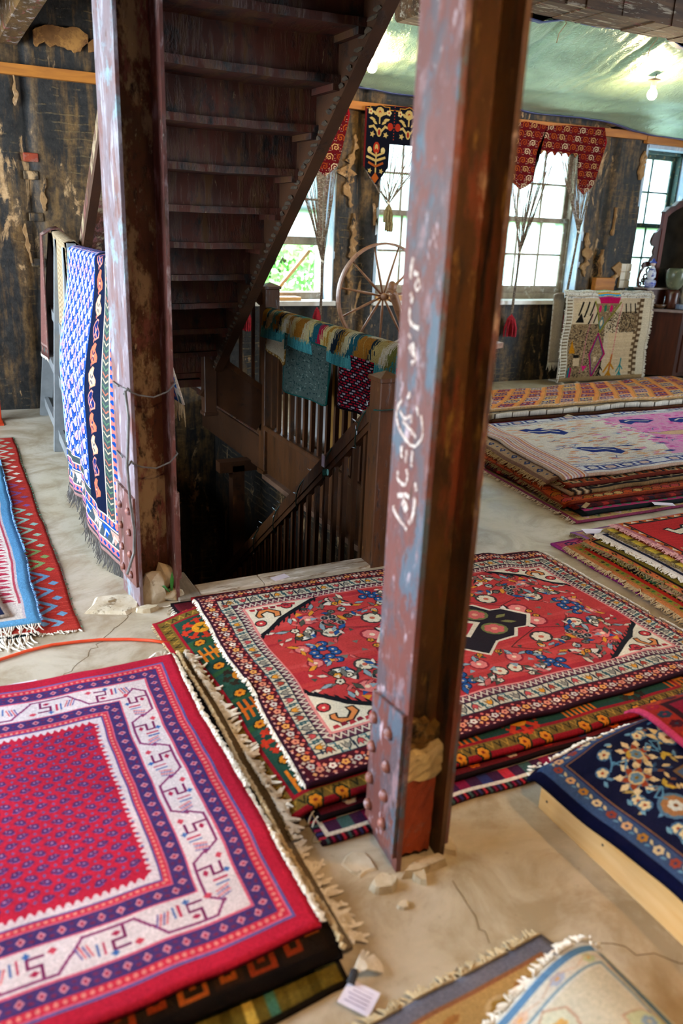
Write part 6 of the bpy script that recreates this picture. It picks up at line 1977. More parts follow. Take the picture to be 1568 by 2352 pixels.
# ---- pile in front of the far windows on the right
DG = 'rugs in the right-hand middle pile'
def under(name, gnd, bands, cols, field, seed, label, quad, thick, fringe=(), wav=.006, mot='diamond', group=DG, r=4, fp=.09, res=200, wh=(2.8, 1.6)):
    m_ = rug_material(name, art_strips(wh[0], wh[1], res, gnd, bands, cols, field, seed, mot, fp))
    return rug(label, m_, quad, thick, 64, 40, wav, seed, r, group, fringe=fringe)
under('d1', 'a89a88', [(0, .02, '8a3a5a', 0, ''), (.02, .12, 'b89a60', .08, 'diamond')], ['c07a5a', '6a7a4a', 'd0a8a8'], '9a5a40', 31, 'pale flat rug at the bottom of the right-hand middle pile', [(3.46, 4.95), (6.2, 4.95), (6.2, 3.27), (3.27, 3.30)], .010, [('L', 130, .03, M_WOOL_W, .0025, dict())])
under('d2', '20242a', [(0, .035, '141a1c', 0, ''), (.035, .05, 'b8386a', 0, ''), (.05, .085, 'c03a6c', .075, 'tooth'), (.085, .10, '5a8a60', 0, '')], ['5f8f68', '5f8f68'], '7a2a3a', 32, 'rug with pink and green sawtooth border low in the right-hand middle pile', [(3.5, 4.9), (6.3, 4.9), (6.3, 3.33), (3.36, 3.345)], .016)
under('d3', '5a1418', [(0, .03, '5a1a14', .09, 'block'), (.03, .09, '6a1c18', .09, 'diamond')], ['2a1a24', 'a83028', '3a1418'], '6a1c18', 33, 'dark red rug above the pink and green sawtooth one, right-hand middle pile', [(3.42, 4.85), (6.3, 4.85), (6.3, 3.375), (3.345, 3.42)], .014)
under('d4', 'a84a1c', [(0, .012, '7a2c14', 0, '')], ['b8502a', 'c8a060', 'b84038', 'a8661c', 'c0501c'], 'b04a1c', 34, 'rust-orange rug with scale pattern in the right-hand middle pile', [(3.48, 4.95), (6.4, 4.95), (6.4, 3.43), (3.31, 3.46)], .018, [('L', 130, .03, M_WOOL_DT, .0025, dict())], mot='scale', fp=.075)
m_d5 = art_strips(2.8, 1.5, 200, '1c1410', [(0, .02, '8a6a44', 0, '')], ['c8b898'], None, 35)
for k in range(14):
    x = .12 + k * .2
    m_d5.push(x, 1.40); m_d5.poly([(-.07, .05), (0, -.06), (.07, .05)], 'b89a70'); m_d5.poly([(-.04, .04), (0, -.02), (.04, .04)], '1c1410'); m_d5.ell(0, -.02, .02, .018, 'c8bcb0', 8); m_d5.pop()
    m_d5.push(x + .1, 1.40); m_d5.line([(-.05, -.06), (-.02, -.03), (-.03, 0), (.0, .03), (.03, .06)], .014, 'a8885c'); m_d5.pop()
for k in range(6): m_d5.rect(k * .03, 0, k * .03 + .018, 1.5, ('c0a482', '2a1c14')[k % 2])
rug('dark brown rug with tan figures along its edge, right-hand middle pile', rug_material('d5', m_d5), [(3.62, 5.0), (6.4, 5.0), (6.4, 3.51), (3.40, 3.53)], .020, 64, 40, .010, 35, 5, DG, edge=.014)
under('d6', '8a3a1c', [(0, .02, '6a2414', 0, ''), (.02, .09, 'a8481c', .11, 'boxes')], ['c86a3a', '2a3a2a', 'd8b078', '1c1a1a'], '8a3a20', 36, 'rust and green box-bordered rug just under the navy and pink figured one', [(3.62, 5.0), (6.4, 5.0), (6.4, 3.57), (3.42, 3.60)], .018, [('L', 160, .03, M_WOOL_DT, .0028, dict())])
under('d6b', 'b09a80', [(0, .02, '8a6a5a', 0, ''), (.02, .08, 'b89c80', .10, 'diamond')], ['2c4078', 'b8a088'], 'a88a70', 37, 'tan rug with blue squares at its fringed end, right-hand middle pile', [(3.58, 5.02), (6.4, 5.05), (6.4, 3.62), (3.37, 3.70)], .014, [('L', 200, .04, M_WOOL_T, .0028, dict(curl=.5))])
m_d7 = rug_material('blue_pink_top', art_pinkblue())
rug('pale rug with navy and pink figures topmost on the right-hand middle pile', m_d7, [(3.70, 5.04), (6.3, 5.06), (6.25, 3.61), (3.43, 3.645)], .014, 110, 60, .009, 38, 5, DG, edge=.012)
swatch(3.39, 3.37, .072, .05, .03, .3, 'small tan tag poking out at the near corner of the right-hand middle pile', M_WOOL_T, .02)
swatch(3.98, 3.31, .040, .13, .055, -.5, 'white and pink tag on the near edge of the right-hand middle pile')

# ---- far pile under the windows
EG = 'rugs in the far pile'
under('e1', 'c8bcb0', [(0, .02, 'c0b4a8', .05, 'tooth'), (.02, .035, '2a1c1c', 0, ''), (.035, .06, 'c8bcb0', 0, ''), (.06, .08, '3a2424', 0, '')], ['3a2a2a', '5a4a44'], 'b8aca0', 41, 'white and brown striped kilim at the bottom of the far pile', [(4.5, 6.1), (7.3, 6.3), (6.9, 5.30), (4.15, 5.32)], .018, wav=.006, group=EG)
under('e2', '7a1c18', [(0, .05, '8a1c1c', .12, 'diamond')], ['5a1414', 'a8302a', '6a3a1c'], '8a1c1c', 42, 'deep red rug second in the far pile', [(4.6, 6.15), (7.4, 6.35), (7.2, 5.37), (4.2, 5.40)], .022, wav=.006, group=EG)
under('e3', '5a3a1c', [(0, .05, '4a2a18', .12, 'diamond')], ['7a5a2c', '3a1c14'], '6a3a24', 43, 'dark brown rug third in the far pile', [(4.6, 6.15), (7.5, 6.4), (7.3, 5.39), (4.2, 5.42)], .022, wav=.006, group=EG)
under('e4', 'b8a890', [(0, .11, 'ab9a82', .17, 'tri'), (.11, .13, '6a5a48', 0, '')], ['d4cabc', 'd0c4b4'], 'c8bca8', 44, 'thick cream rug with triangle border below the orange rug in the far pile', [(4.65, 6.2), (7.5, 6.42), (7.3, 5.40), (4.2, 5.43)], .040, wav=.008, group=EG, r=3)
m_e5 = rug_material('orange_lattice', art_orange())
rug('orange rug with blue-dotted lattice topmost on the far pile', m_e5, [(4.72, 6.20), (7.55, 6.46), (7.35, 5.43), (4.2, 5.475)], .018, 80, 40, .012, 45, 5, EG, edge=.012)
swatch(5.02, 5.36, .058, .06, .07, .1, 'cream tag hanging at the edge of the far pile', M_WOOL_W, .02)

# ---- red pile in the foreground
AG = 'rugs in the foreground red pile'
m_a0 = rug_material('grey_green_under', art_strips(1.9, 1.4, 240, '5a5648', [(0, .02, '4a4a40', 0, ''), (.02, .08, '6a6450', .06, 'diamond')], ['8a7a4a', '3a5a54', 'b0803a'], '5a5648', 51))
rug('grey-green rug edge showing at the far side of the foreground red pile', m_a0, [(-1.5, 2.72), (.62, 2.685), (.60, 1.35), (-1.5, 1.3)], .010, 40, 30, .003, 51, 3, AG)
m_a4 = rug_material('olive_stripe', art_strips(2.1, 1.5, 260, '4a4018', [(0, .012, '14100c', 0, ''), (.012, .085, '5a4e1c', .05, 'block'), (.085, .10, '14100c', 0, '')], ['42380f', '6a5c24', '3a6a5c', 'c8a84a'], '3a3014', 52))
rug('olive-striped kilim at the bottom front edge of the foreground red pile', m_a4, [(-1.5, 2.60), (.70, 2.62), (.675, 1.150), (-1.5, 1.04)], .010, 50, 34, .003, 52, 3, AG)
m_a2 = rug_material('beige_black', art_strips(2.1, 1.4, 260, 'a89878', [(0, .02, '6a5a44', 0, ''), (.02, .10, 'ab9a78', .085, 'tooth'), (.10, .12, '4a3a2c', 0, '')], ['15120f', '15120f'], 'a89878', 53))
rug('beige rug with black arrow border and thick cream tassels, under the red rug', m_a2, [(-1.5, 2.66), (.735, 2.655), (.715, 1.235), (-1.5, 1.15)], .011, 50, 40, .004, 53, 3, AG, fringe=[('R', 150, .045, M_WOOL_W, .0066, dict(curl=1.3, seg=4))])
m_a3 = rug_material('black_rust', art_strips(2.1, 1.4, 300, '120c0a', [(0, .022, '0e0a0a', 0, ''), (.022, .10, '17100c', .075, 'boxes'), (.10, .115, '5a2410', 0, '')], ['7a2a10', '2a180e', '9a4a18', '1c120c'], '1a100c', 54))
rug('black rug with rust figures directly below the red rug, its dark front edge showing', m_a3, [(-1.5, 2.64), (.705, 2.635), (.680, 1.205), (-1.5, 1.12)], .012, 50, 40, .004, 54, 3, AG, fringe=[('R', 170, .010, M_WOOL_T, .0075, dict(curl=1.2, seg=2))])
m_a1 = rug_material('crimson_boteh', art_red())
rug('crimson rug with purple and cream border topmost in the foreground left corner', m_a1, [(-1.30, 2.655), (.668, 2.60), (.655, 1.268), (-1.30, 1.195)], .014, 110, 90, .006, 55, 4, AG, edge=.007, fringe=[('R', 290, .015, M_WOOL_W, .0058, dict(curl=1.3, seg=2))])
pt = swatch(.675, 1.115, .010, .062, .075, .62, 'lilac-white paper tag tied to the corner tassel of the foreground red pile', None, .004)
M_INK = plain('tag_print', hx('a89cb8'), hx('8e829e'), .9, 20)
for k in range(5):                       # faint printed lines on the tag
    c_, s_ = math.cos(.62), math.sin(.62)
    lx = .010 * k - .020
    MB().bar((.675 + (lx) * c_ - (-.026) * s_, 1.115 + lx * s_ + (-.026) * c_, .0138), (.675 + lx * c_ - (.026 - .006 * (k % 2)) * s_, 1.115 + lx * s_ + (.026 - .006 * (k % 2)) * c_, .0138), .0028, .0006).build('printed_line', M_INK, pt)
ts = tag(bpy.data.objects.new('corner_tassel', None), 'thick grey-white yarn tassel at the front corner of the foreground red pile', 'tassel'); ts.location = (.69, 1.20, .02); C.objects.link(ts)
m = MB(); q = random.Random(3)
for k in range(16):
    a = q.uniform(-.5, .9); m.tube([(.688, 1.165, .022), (.700 + .02 * math.cos(a), 1.170 + .02 * math.sin(a), .030), (.705 + .055 * math.cos(a), 1.175 + .055 * math.sin(a), .012)], [.004, .005, .004], 5)
o_ = m.build('yarn', M_WOOL_W, ts); o_['kind'] = 'stuff'
MB().tube([(.672, 1.150, .016), (.684, 1.160, .026), (.690, 1.167, .024)], .010, 8).build('binding', plain('dark_binding', hx('2a2a30'), hx('17171b'), .8, 20), ts)
m = MB()
for k in range(14):
    a = q.uniform(0, 3); m.tube([(.66, 2.69, .014), (.66 + .03 * math.cos(a), 2.69 + .03 * math.sin(a), .03), (.66 + .06 * math.cos(a), 2.69 + .05 * math.sin(a), .008)], .0035, 4)
tag(m.build('corner_tassel', M_WOOL_W), 'pale tassel tuft at the far corner of the foreground red pile', 'tassel')
swatch(.16, 2.715, .008, .10, .03, -.03, 'white tag peeping out at the far edge of the foreground red pile')

# ---- bottom right, nearest the camera
m_g1 = rug_material('tan_floral', art_tan())
rug('tan floral rug with a grey border and cream fringe at the bottom of the photo', m_g1, [(-.10, .985), (1.150, 1.078), (1.33, .50), (-.05, .30)], .012, 60, 36, .004, 61, 4, 'rugs at the bottom edge', fringe=[('F', 240, .030, M_WOOL_T, .0034, dict(curl=.9, seg=3))])
m_g2 = rug_material('pale_floral', art_pale())
def hump(X, Y):
    t = (X - .55) / .68
    return .105 * np.exp(-((X - 1.06) / .16) ** 2) * np.clip((1.02 - Y) / .05, 0, 1) * np.clip((1.26 - X) / .10, 0, 1) + .02 * np.clip(t, 0, 1) * np.clip((1.26 - X) / .1, 0, 1)
rug('pale green and blue floral rug heaped at the bottom edge of the photo', m_g2, [(.10, .80), (1.225, .955), (1.285, .45), (.15, .30)], .012, 70, 44, .003, 62, 5, 'rugs at the bottom edge', lift=hump, fringe=[('F', 220, .022, M_WOOL_W, .0036, dict(curl=.9, seg=3))])

# ---- timber platform with rugs at the right edge
pf = thing('rug_platform', 'low pale pine platform under the navy rug at the right edge', 'platform', (2.3, .9, 0))
MB().box(1.452, 1.49, .10, 1.452, .0, .140, .002).build('side_board', M_PINE_Y, pf)
MB().box(1.49, 3.3, 1.414, 1.452, .0, .140, .002).build('end_board', M_PINE, pf)
MB().box(3.26, 3.3, .10, 1.414, .0, .140, .002).build('side_board', M_PINE_Y, pf)
for k in range(9):
    MB().box(1.49, 3.26, .12 + k * .145, .12 + k * .145 + .125, .115, .138).build('slat', M_PINE, pf)
for (y, z) in ((1.42, .10), (1.42, .045), (1.20, .07)):
    MB().lathe((1.4522, y, z), [(.004, 0), (.004, .0012), (.001, .0014)], 8, (-1, 0, 0)).build('screw_head', M_IRON, pf)
i0, i1, j0, j1 = _sub(1.452, 3.3, .10, 1.452, 0)
HMAP[j0:j1, i0:i1] = .140
PG = 'rugs on the pine platform'
m_p0 = rug_material('platform_under', art_strips(1.8, 1.2, 160, '3a1a1c', [(0, .05, '4a2420', .06, 'diamond')], ['8a5a3a', '2a2a44'], '4a1a1c', 71))
rug('folded dark rug hidden under the navy floral one on the pine platform', m_p0, [(1.60, 1.40), (3.2, 1.40), (3.2, .15), (1.56, .15)], .045, 40, 30, .01, 71, 5, PG)
m_p1 = rug_material('navy_floral', art_navy())
def swell(X, Y): return .022 * np.clip((X - 1.47) / .25, 0, 1) * np.clip((1.60 - Y) / .2, 0, 1) + .012 * np.sin(X * 5 + Y * 3)
rug('navy floral carpet with cream blossoms draped over the pine platform', m_p1, [(1.425, 1.475), (3.3, 1.60), (3.3, .12), (1.432, .12)], .014, 110, 80, .006, 72, 6, PG, lift=lambda X, Y: np.maximum(0, swell(X, Y)), fringe=[('F', 290, .016, M_WOOL_W, .0034, dict(curl=1.0, seg=3))])
m_p2 = rug_material('maroon_small', art_strips(1.2, 1.0, 300, '7a1024', [(0, .018, 'b83a5c', 0, ''), (.018, .07, '8a2418', .06, 'flower'), (.07, .09, '2a0c14', 0, '')], ['a83a1c', '3a0e1c', '1f3444', '8a1430'], '78102a', 73, 'hook', .07))
rug('small maroon rug with a pink selvage lying on the navy floral carpet', m_p2, [(1.80, 1.50), (3.2, 1.55), (3.2, .5), (1.735, .70)], .010, 50, 40, .004, 73, 5, PG)
# orange extension cord
tag(MB().tube([(-.3, 2.84, .008), (-.05, 2.885, .008), (.105, 2.925, .008), (.20, 2.955, .008), (.298, 2.968, .008), (.40, 2.955, .008), (.474, 2.94, .008), (.58, 2.90, .008), (.66, 2.855, .009), (.72, 2.80, .012)], .0065, 8).build('extension_cord', M_CORD, smooth=True), 'orange extension cord running across the pale floor to the green rug', 'cord')
# ================================================================== WINDOW HANGINGS
def valance(label, poly, mat, W, Hh, x0, z1, strings_spec, y=YF - .085, t=.008):
    cx_ = x0 + W / 2
    root = thing('door_valance', label, 'hanging', (cx_, y, z1), 'fringed hangings above the windows')
    bm = bmesh.new()
    vs = [bm.verts.new((x, y, z)) for x, z in poly]
    bm.faces.new(vs)
    bmesh.ops.triangulate(bm, faces=bm.faces[:])
    ret = bmesh.ops.extrude_face_region(bm, geom=bm.faces[:])
    for e in ret['geom']:
        if isinstance(e, bmesh.types.BMVert): e.co.y += t
    bm.verts.index_update(); bmesh.ops.recalc_face_normals(bm, faces=bm.faces[:])
    V = [v.co[:] for v in bm.verts]; F = [[v.index for v in f.verts] for f in bm.faces]; bm.free()
    uv = [((x - x0) / W, 1 - (z1 - z) / Hh) for x, _, z in V]
    mk('woven_panel', V, F, mat, root, uv)
    q = random.Random(int(x0 * 10)); n_t = 0
    for (starts, tie, tail, tas, tmat, thr) in strings_spec:
        m = MB()
        for i, (sx, sz) in enumerate(starts):
            tx, tz = tie[0] + q.uniform(-.012, .012), tie[1] + q.uniform(-.01, .01)
            bow = q.uniform(-.012, .012)
            P = [(sx, y + .004, sz), (sx + (tx - sx) * .30 + bow, y, sz + (tz - sz) * .34), (sx + (tx - sx) * .68 + bow, y - .006, sz + (tz - sz) * .68), (tx, y - .01 + q.uniform(-.008, .008), tz)]
            if tail: P += [(tie[0] + (tail[0] - tie[0]) * .5 + q.uniform(-.010, .010), y - .012 + q.uniform(-.006, .006), (tie[1] + tail[1]) / 2), (tail[0] + q.uniform(-.016, .016), y - .01, tail[1])]
            m.tube(P, .0042, 3, False)
        o = m.build('string_fringe', M_STRING, root); o['kind'] = 'stuff'
        k = MB().tube([(tie[0] - .014, y - .012, tie[1] + .012), (tie[0], y - .024, tie[1]), (tie[0] + .014, y - .012, tie[1] - .01)], .009, 6)
        k.tube([(tie[0] + .01, y - .02, tie[1]), (tie[0] + .035, y - .025, tie[1] + .008), (tie[0] + .04, y - .02, tie[1] - .02), (tie[0] + .015, y - .02, tie[1] - .008)], .003, 5)
        k.build('tie', M_WOOL_W, root)
        for (ax, az, bz, rr) in tas:
            tm = MB()
            for s in range(38):
                a = q.uniform(0, 6.28); r1 = rr * q.uniform(.3, 1)
                tm.tube([(ax, y - .01, az), (ax + rr * .55 * math.cos(a), y - .01 + rr * .5 * math.sin(a), az - (az - bz) * .22), (ax + r1 * math.cos(a), y - .01 + r1 * math.sin(a), az - (az - bz) * .6), (ax + r1 * 1.05 * math.cos(a), y - .01 + r1 * math.sin(a), bz + q.uniform(0, .02))], [.004, .008, .008, .005], 4)
            tm.build('tassel', tmat, root)
    return root
def lin(x0, z0, x1, z1, n): return [(x0 + (x1 - x0) * i / (n - 1), z0 + (z1 - z0) * i / (n - 1)) for i in range(n)]
M_VR = rug_material('tekke_red', art_valance_red()); M_VN = rug_material('navy_garden', art_valance_navy())
def scallop(x0, x1, z, n, d):
    out = []
    for i in range(n):
        a = x0 + (x1 - x0) * i / n; b = x0 + (x1 - x0) * (i + 1) / n
        out += [(a + (b - a) * .12, z), (a + (b - a) * .32, z - d * .35), (a + (b - a) * .5, z - d), (a + (b - a) * .68, z - d * .35), (a + (b - a) * .88, z)]
    return out
dx = 3.617 - 6.70
def redpoly(o):
    p = [(5.50, 2.62), (5.62, 2.645), (5.9, 2.628), (6.2, 2.655), (6.5, 2.665), (6.67, 2.672), (6.725, 2.535), (6.66, 2.25), (6.62, 2.10), (6.56, 2.05), (6.496, 2.0), (6.44, 2.04), (6.398, 2.07), (6.38, 2.2), (6.368, 2.36)]
    p += scallop(5.81, 6.36, 2.392, 6, .038)[::-1]
    p += [(5.800, 2.38), (5.793, 2.2), (5.787, 2.095), (5.72, 2.045), (5.64, 2.01), (5.55, 2.06), (5.49, 2.10), (5.47, 2.4)]
    return [(x + o, z) for x, z in p]
valance('red tribal-weave valance with spiral motifs over the right-hand dusty window', redpoly(0), M_VR, 1.26, .68, 5.47, 2.675,
        [(lin(5.50, 2.09, 5.63, 2.02, 8) + lin(5.65, 2.02, 5.785, 2.10, 8) + lin(5.815, 2.385, 6.08, 2.375, 16), (5.713, 1.385), (5.695, .74), [(5.695, .755, .51, .075)], M_TASSEL, 1),
         (lin(6.10, 2.375, 6.35, 2.365, 14) + lin(6.40, 2.07, 6.49, 2.01, 8) + lin(6.50, 2.01, 6.61, 2.09, 10), (6.482, 1.62), (6.415, .74), [(6.415, .755, .51, .06)], M_TASSEL, 1)])
valance('red tribal-weave valance half hidden behind the upper staircase', redpoly(dx), M_VR, 1.26, .68, 5.47 + dx, 2.64,
        [(lin(5.50 + dx, 2.09, 5.63 + dx, 2.02, 8) + lin(5.65 + dx, 2.02, 5.785 + dx, 2.10, 8) + lin(5.815 + dx, 2.385, 6.08 + dx, 2.375, 14), (2.60, 1.45), (2.60, .86), [(2.57, .88, .66, .045), (2.66, .82, .63, .040)], M_TASSEL, 1),
         (lin(6.10 + dx, 2.375, 6.35 + dx, 2.365, 12) + lin(6.40 + dx, 2.07, 6.49 + dx, 2.01, 12) + lin(6.50 + dx, 2.01, 6.61 + dx, 2.09, 12), (3.405, 1.26), (3.40, .58), [(3.365, .84, .70, .032)], M_TASSEL, 1)])
vn = [(3.798, 2.615), (3.95, 2.635), (4.31, 2.650), (4.7, 2.65), (5.1, 2.645), (5.36, 2.63), (5.36, 2.12), (5.22, 1.955), (5.10, 2.10), (5.10, 2.322), (4.6, 2.322), (4.068, 2.318), (4.066, 2.12), (3.94, 1.95), (3.80, 2.12)]
valance('navy garden-pattern valance above the spinning wheel window', vn, M_VN, 1.562, .71, 3.798, 2.652,
        [(lin(3.83, 2.08, 3.94, 1.955, 6) + lin(3.95, 1.96, 4.06, 2.11, 6) + lin(4.08, 2.315, 4.56, 2.32, 14), (4.085, 1.80), None, [(4.088, 1.80, 1.62, .045), (4.105, 1.72, 1.545, .035)], M_WOOL_DT, 1),
         (lin(4.62, 2.315, 5.09, 2.32, 14) + lin(5.11, 2.11, 5.33, 2.08, 10), (5.08, 1.80), None, [(5.08, 1.80, 1.60, .045)], M_WOOL_DT, 1)])
# prop stick in the open window
tag(MB().bar((3.00, YF + .10, .955), (3.40, YF + .20, 1.345), .03, .03).build('prop_stick', M_PINE), 'wooden stick propping the raised sash of the left window', 'stick')
tag(MB().box(2.78, 3.25, YF + .02, YF + .16, .892, .925).build('window_board', M_PINE), 'short pine board lying on the left window sill', 'board')
tag(MB().box(4.05, 4.75, YF - .02, YF + .14, .893, .945).build('window_board', M_PINE), 'pine board lying on the sill behind the spinning wheel', 'board')

# ================================================================== SPINNING WHEEL
sw = thing('spinning_wheel', 'large wooden spinning wheel standing by the far wall', 'spinning wheel', (3.85, 6.6, 0))
wc = Vector((3.765, 6.60, .995)); R_ = .465
m = MB(); nseg = 56
for (r0, r1, y0, y1) in ((R_ - .018, R_, -.026, .026),):
    V = []; F = []
    for i in range(nseg):
        t = 2 * math.pi * i / nseg
        for r_, yy in ((r0, y0), (r1, y0), (r1 + .003, 0), (r1, y1), (r0, y1)):
            V.append((wc.x + r_ * math.cos(t), wc.y + yy, wc.z + r_ * math.sin(t)))
    for i in range(nseg):
        a = i * 5; b = ((i + 1) % nseg) * 5
        for k in range(5): F.append((a + k, b + k, b + (k + 1) % 5, a + (k + 1) % 5))
    m.add(V, F)
m.build('wheel_rim', M_WHEEL, sw)
for k in range(11):
    t = math.radians(7) + 2 * math.pi * k / 11
    d = Vector((math.cos(t), 0, math.sin(t)))
    MB().tube([wc + d * .03, wc + d * .14, wc + d * .26, wc + d * (R_ - .01)], [.008, .013, .011, .007], 7).build('spoke', M_WHEEL, sw, smooth=True)
MB().lathe(wc + Vector((0, -.07, 0)), [(.012, 0), (.028, .01), (.034, .04), (.028, .06), (.040, .075), (.028, .09), (.02, .14)], 14, (0, 1, 0)).build('hub', M_WHEEL, sw, smooth=True)
A = Vector((3.80, 6.48, 1.03)); B = Vector((4.12, 6.52, .40))
MB().tube([A + (A - B).normalized() * .02, A, A + (B - A) * .3, B], [.030, .040, .038, .044], 10).build('wheel_post', M_WHEEL, sw, smooth=True)
MB().blob(A + Vector((-.015, 0, .055)), (.042, .042, .055), 2, 3, .02).build('post_finial', M_WHEEL, sw, smooth=True)
MB().tube([A + Vector((-.02, 0, .0)), A + Vector((-.01, 0, .015))], .046, 12).build('post_collar', M_WHEEL, sw)
MB().add(*[[(3.55, 6.42, .36), (5.05, 6.42, .52), (5.05, 6.62, .52), (3.55, 6.62, .36), (3.55, 6.42, .41), (5.05, 6.42, .57), (5.05, 6.62, .57), (3.55, 6.62, .41)], [(3, 2, 1, 0), (4, 5, 6, 7), (0, 1, 5, 4), (1, 2, 6, 5), (2, 3, 7, 6), (3, 0, 4, 7)]]).build('table', M_WHEEL, sw)
for (x, y, z, dx_, dy_) in ((3.66, 6.45, .38, -.08, -.06), (3.66, 6.60, .38, -.08, .06), (4.92, 6.52, .52, .12, 0)):
    MB().tube([(x, y, z), (x + dx_ * .5, y + dy_ * .5, z / 2), (x + dx_, y + dy_, 0)], [.018, .026, .016], 8).build('leg', M_WHEEL, sw)
MB().tube([(3.86, 6.47, .95), (3.92, 6.44, .80), (3.99, 6.43, .64)], .006, 5).build('wire_hook', M_WOOL_W, sw)

# ================================================================== RUG RACK, DRESSER
rk = thing('rug_rack', 'white metal rack holding the cream Berber rug', 'rack', (6.88, 6.95, 0))
MB().tube([(6.25, 6.98, .985), (7.48, 6.98, .985)], .016, 8).build('rail', M_WHITE, rk)
for x in (6.30, 6.52, 7.40):
    MB().tube([(x, 6.98, .985), (x, 6.98, .03)], .012, 8).build('upright', M_WHITE, rk)
    MB().tube([(x - .05, 6.72, .015), (x, 6.98, .03), (x + .02, 7.14, .015)], .011, 6).build('foot', M_WHITE, rk)
M_MO = rug_material('berber', art_moroc(), pile=.9)
def fn_mo(u, v):
    x = 6.235 + 1.255 * u
    wob = .010 * math.sin(u * 17) + .008 * math.sin(v * 13 + u * 5)
    lean = -.035 * v * (1 - u)
    if v < .12:
        a = v / .12 * math.pi * .5
        return (x + lean, 6.985 - .075 * math.sin(a), .95 + .075 * math.cos(a) + .004 * math.sin(u * 30))
    k = (v - .12) / .88
    return (x - .02 * k + .05 * k * (1 - u) * 0 + .006 * math.sin(k * 9) , 6.91 - .035 * k + wob, .95 + (.035 - .95) * k)
o = sheet('berber_rug', fn_mo, 44, 44, .018, M_MO, side=-1)
tag(o, 'shaggy cream and brown Berber rug with pink lozenge hung on the white rack', 'rug', 'rugs on the white rack')
q = random.Random(5)
P = [fn_mo(u, v) for u in (0.0, 1.0) for v in np.linspace(.02, 1, 130)]
D = [((-1 if i < 130 else .6), -.5, q.uniform(-.4, .4)) for i in range(260)]
strands('shag_edge', P, D, M_WOOL_W, o, .03, .006, 3, curl=.6)
P = [fn_mo(u, .06 + .05 * (i % 2)) for i, u in enumerate(np.linspace(.0, 1, 150))]
strands('shag_top', P, [(q.uniform(-.5, .5), -.6, .6) for _ in P], M_WOOL_W, o, .022, .006, 4)
m_wb = rug_material('white_back', art_strips(.5, .8, 160, 'b8aa98', [(0, .03, 'c8bcac', .03, 'block')], ['a89a88', 'd0c6b8'], None, 81))
def fn_wb(u, v):
    return (6.175 + .14 * u, 7.06 - .02 * u - .03 * v, .965 - .73 * v) if v > .05 else (6.175 + .14 * u, 7.0 + 1.2 * v, .985 - .4 * v)
o = sheet('white_rug', fn_wb, 8, 20, .012, m_wb, side=-1); tag(o, 'narrow strip of an off-white rug hanging behind the Berber rug at its left', 'rug', 'rugs on the white rack')
P = [fn_wb(u, 1.0) for u in np.linspace(0, 1, 16)]; strands('fringe', P, [(0, 0, -1)] * 16, M_WOOL_W, o, .09, .004, 5, curl=.2)
m_db = rug_material('dark_print', art_strips(.4, .6, 200, '2c2030', [(0, .04, 'c8b8a0', .06, 'diamond')], ['6a3a3a', '8a7a5a', '3a3a5a'], '30242e', 82))
def fn_db(u, v): return (7.36 + .17 * u + .015 * math.sin(v * 6), 7.03 + .01 * math.sin(u * 6), .97 - .56 * v - .10 * u * v)
o = sheet('print_rug', fn_db, 10, 16, .008, m_db, side=-1); tag(o, 'dark printed rug end hanging behind the Berber rug at its right', 'rug', 'rugs on the white rack')
P = [fn_db(u, 1.0) for u in np.linspace(.02, .98, 30)]; strands('fringe', P, [(0, 0, -1)] * 30, M_WOOL_W, o, .06, .004, 6, curl=.3)
tag(MB().tube([(6.10, 6.66, .012), (6.22, 6.62, .012), (6.34, 6.68, .012), (6.48, 6.64, .012), (6.62, 6.7, .012)], .010, 6).build('white_cable', M_WHITE), 'white cable lying on the floor before the Berber rug rack', 'cable')
tag(MB().tube([(6.36, 6.74, .012), (6.55, 6.60, .012), (6.75, 6.66, .012), (6.9, 6.60, .012)], .008, 6).build('black_cable', M_IRON), 'black cable lying on the floor before the Berber rug rack', 'cable')
tag(MB().box(6.845, 7.135, YF - .09, YF - .02, .95, 1.145, .004).build('wall_block', M_BATTEN), 'plain wooden block fixed to the far wall above the Berber rug', 'block')

dr = thing('dresser', 'dark mahogany dresser with a pale-edged top right of the Berber rug', 'dresser', (8.2, 6.95, 0))
plan = [(7.56, 7.18), (7.56, 6.98), (7.84, 6.74), (9.1, 6.74), (9.1, 7.18)]
MB().prism([(x, y, .06) for x, y in plan], (0, 0, .735)).build('carcass', M_MAHOGANY, dr)
top = [(7.47, 7.2), (7.47, 6.97), (7.81, 6.69), (9.15, 6.69), (9.15, 7.2)]
MB().prism([(x, y, .795) for x, y in top], (0, 0, .030)).build('top', plain('pale_top', hx('8a7a74'), hx('5e4c44'), .3, 5), dr)
for k, (x0, x1) in enumerate(((7.90, 8.42), (8.47, 9.02))):
    for j, (z0, z1) in enumerate(((.675, .785), (.565, .665))):
        d_ = MB().box(x0, x1, 6.722, 6.745, z0, z1, .004).build('drawer', M_MAHOGANY, dr)
        MB().lathe(((x0 + x1) / 2 - .12, 6.722, (z0 + z1) / 2), [(.006, 0), (.006, .012), (.014, .02), (.01, .028), (.001, .03)], 10, (0, -1, 0)).build('knob', M_IRON, d_)
    d_ = MB().box(x0, x1, 6.722, 6.745, .10, .545, .004).build('door', M_MAHOGANY, dr)
    MB().box(x0 + .07, x1 - .07, 6.714, 6.73, .17, .475, .006).build('raised_panel', M_MAHOGANY, d_)
for (x, y) in ((7.62, 7.1), (7.86, 6.78), (9.02, 6.78), (9.02, 7.1)):
    MB().box(x - .03, x + .03, y - .03, y + .03, 0, .07).build('foot', M_MAHOGANY, dr)
bx_ = thing('glove_box', 'small dark wooden box on the dresser under the blue and white figurine', 'box', (7.62, 7.06, .825))
MB().box(7.46, 7.76, 6.97, 7.16, .826, 1.035, .004).build('body', M_MAHOGANY, bx_)
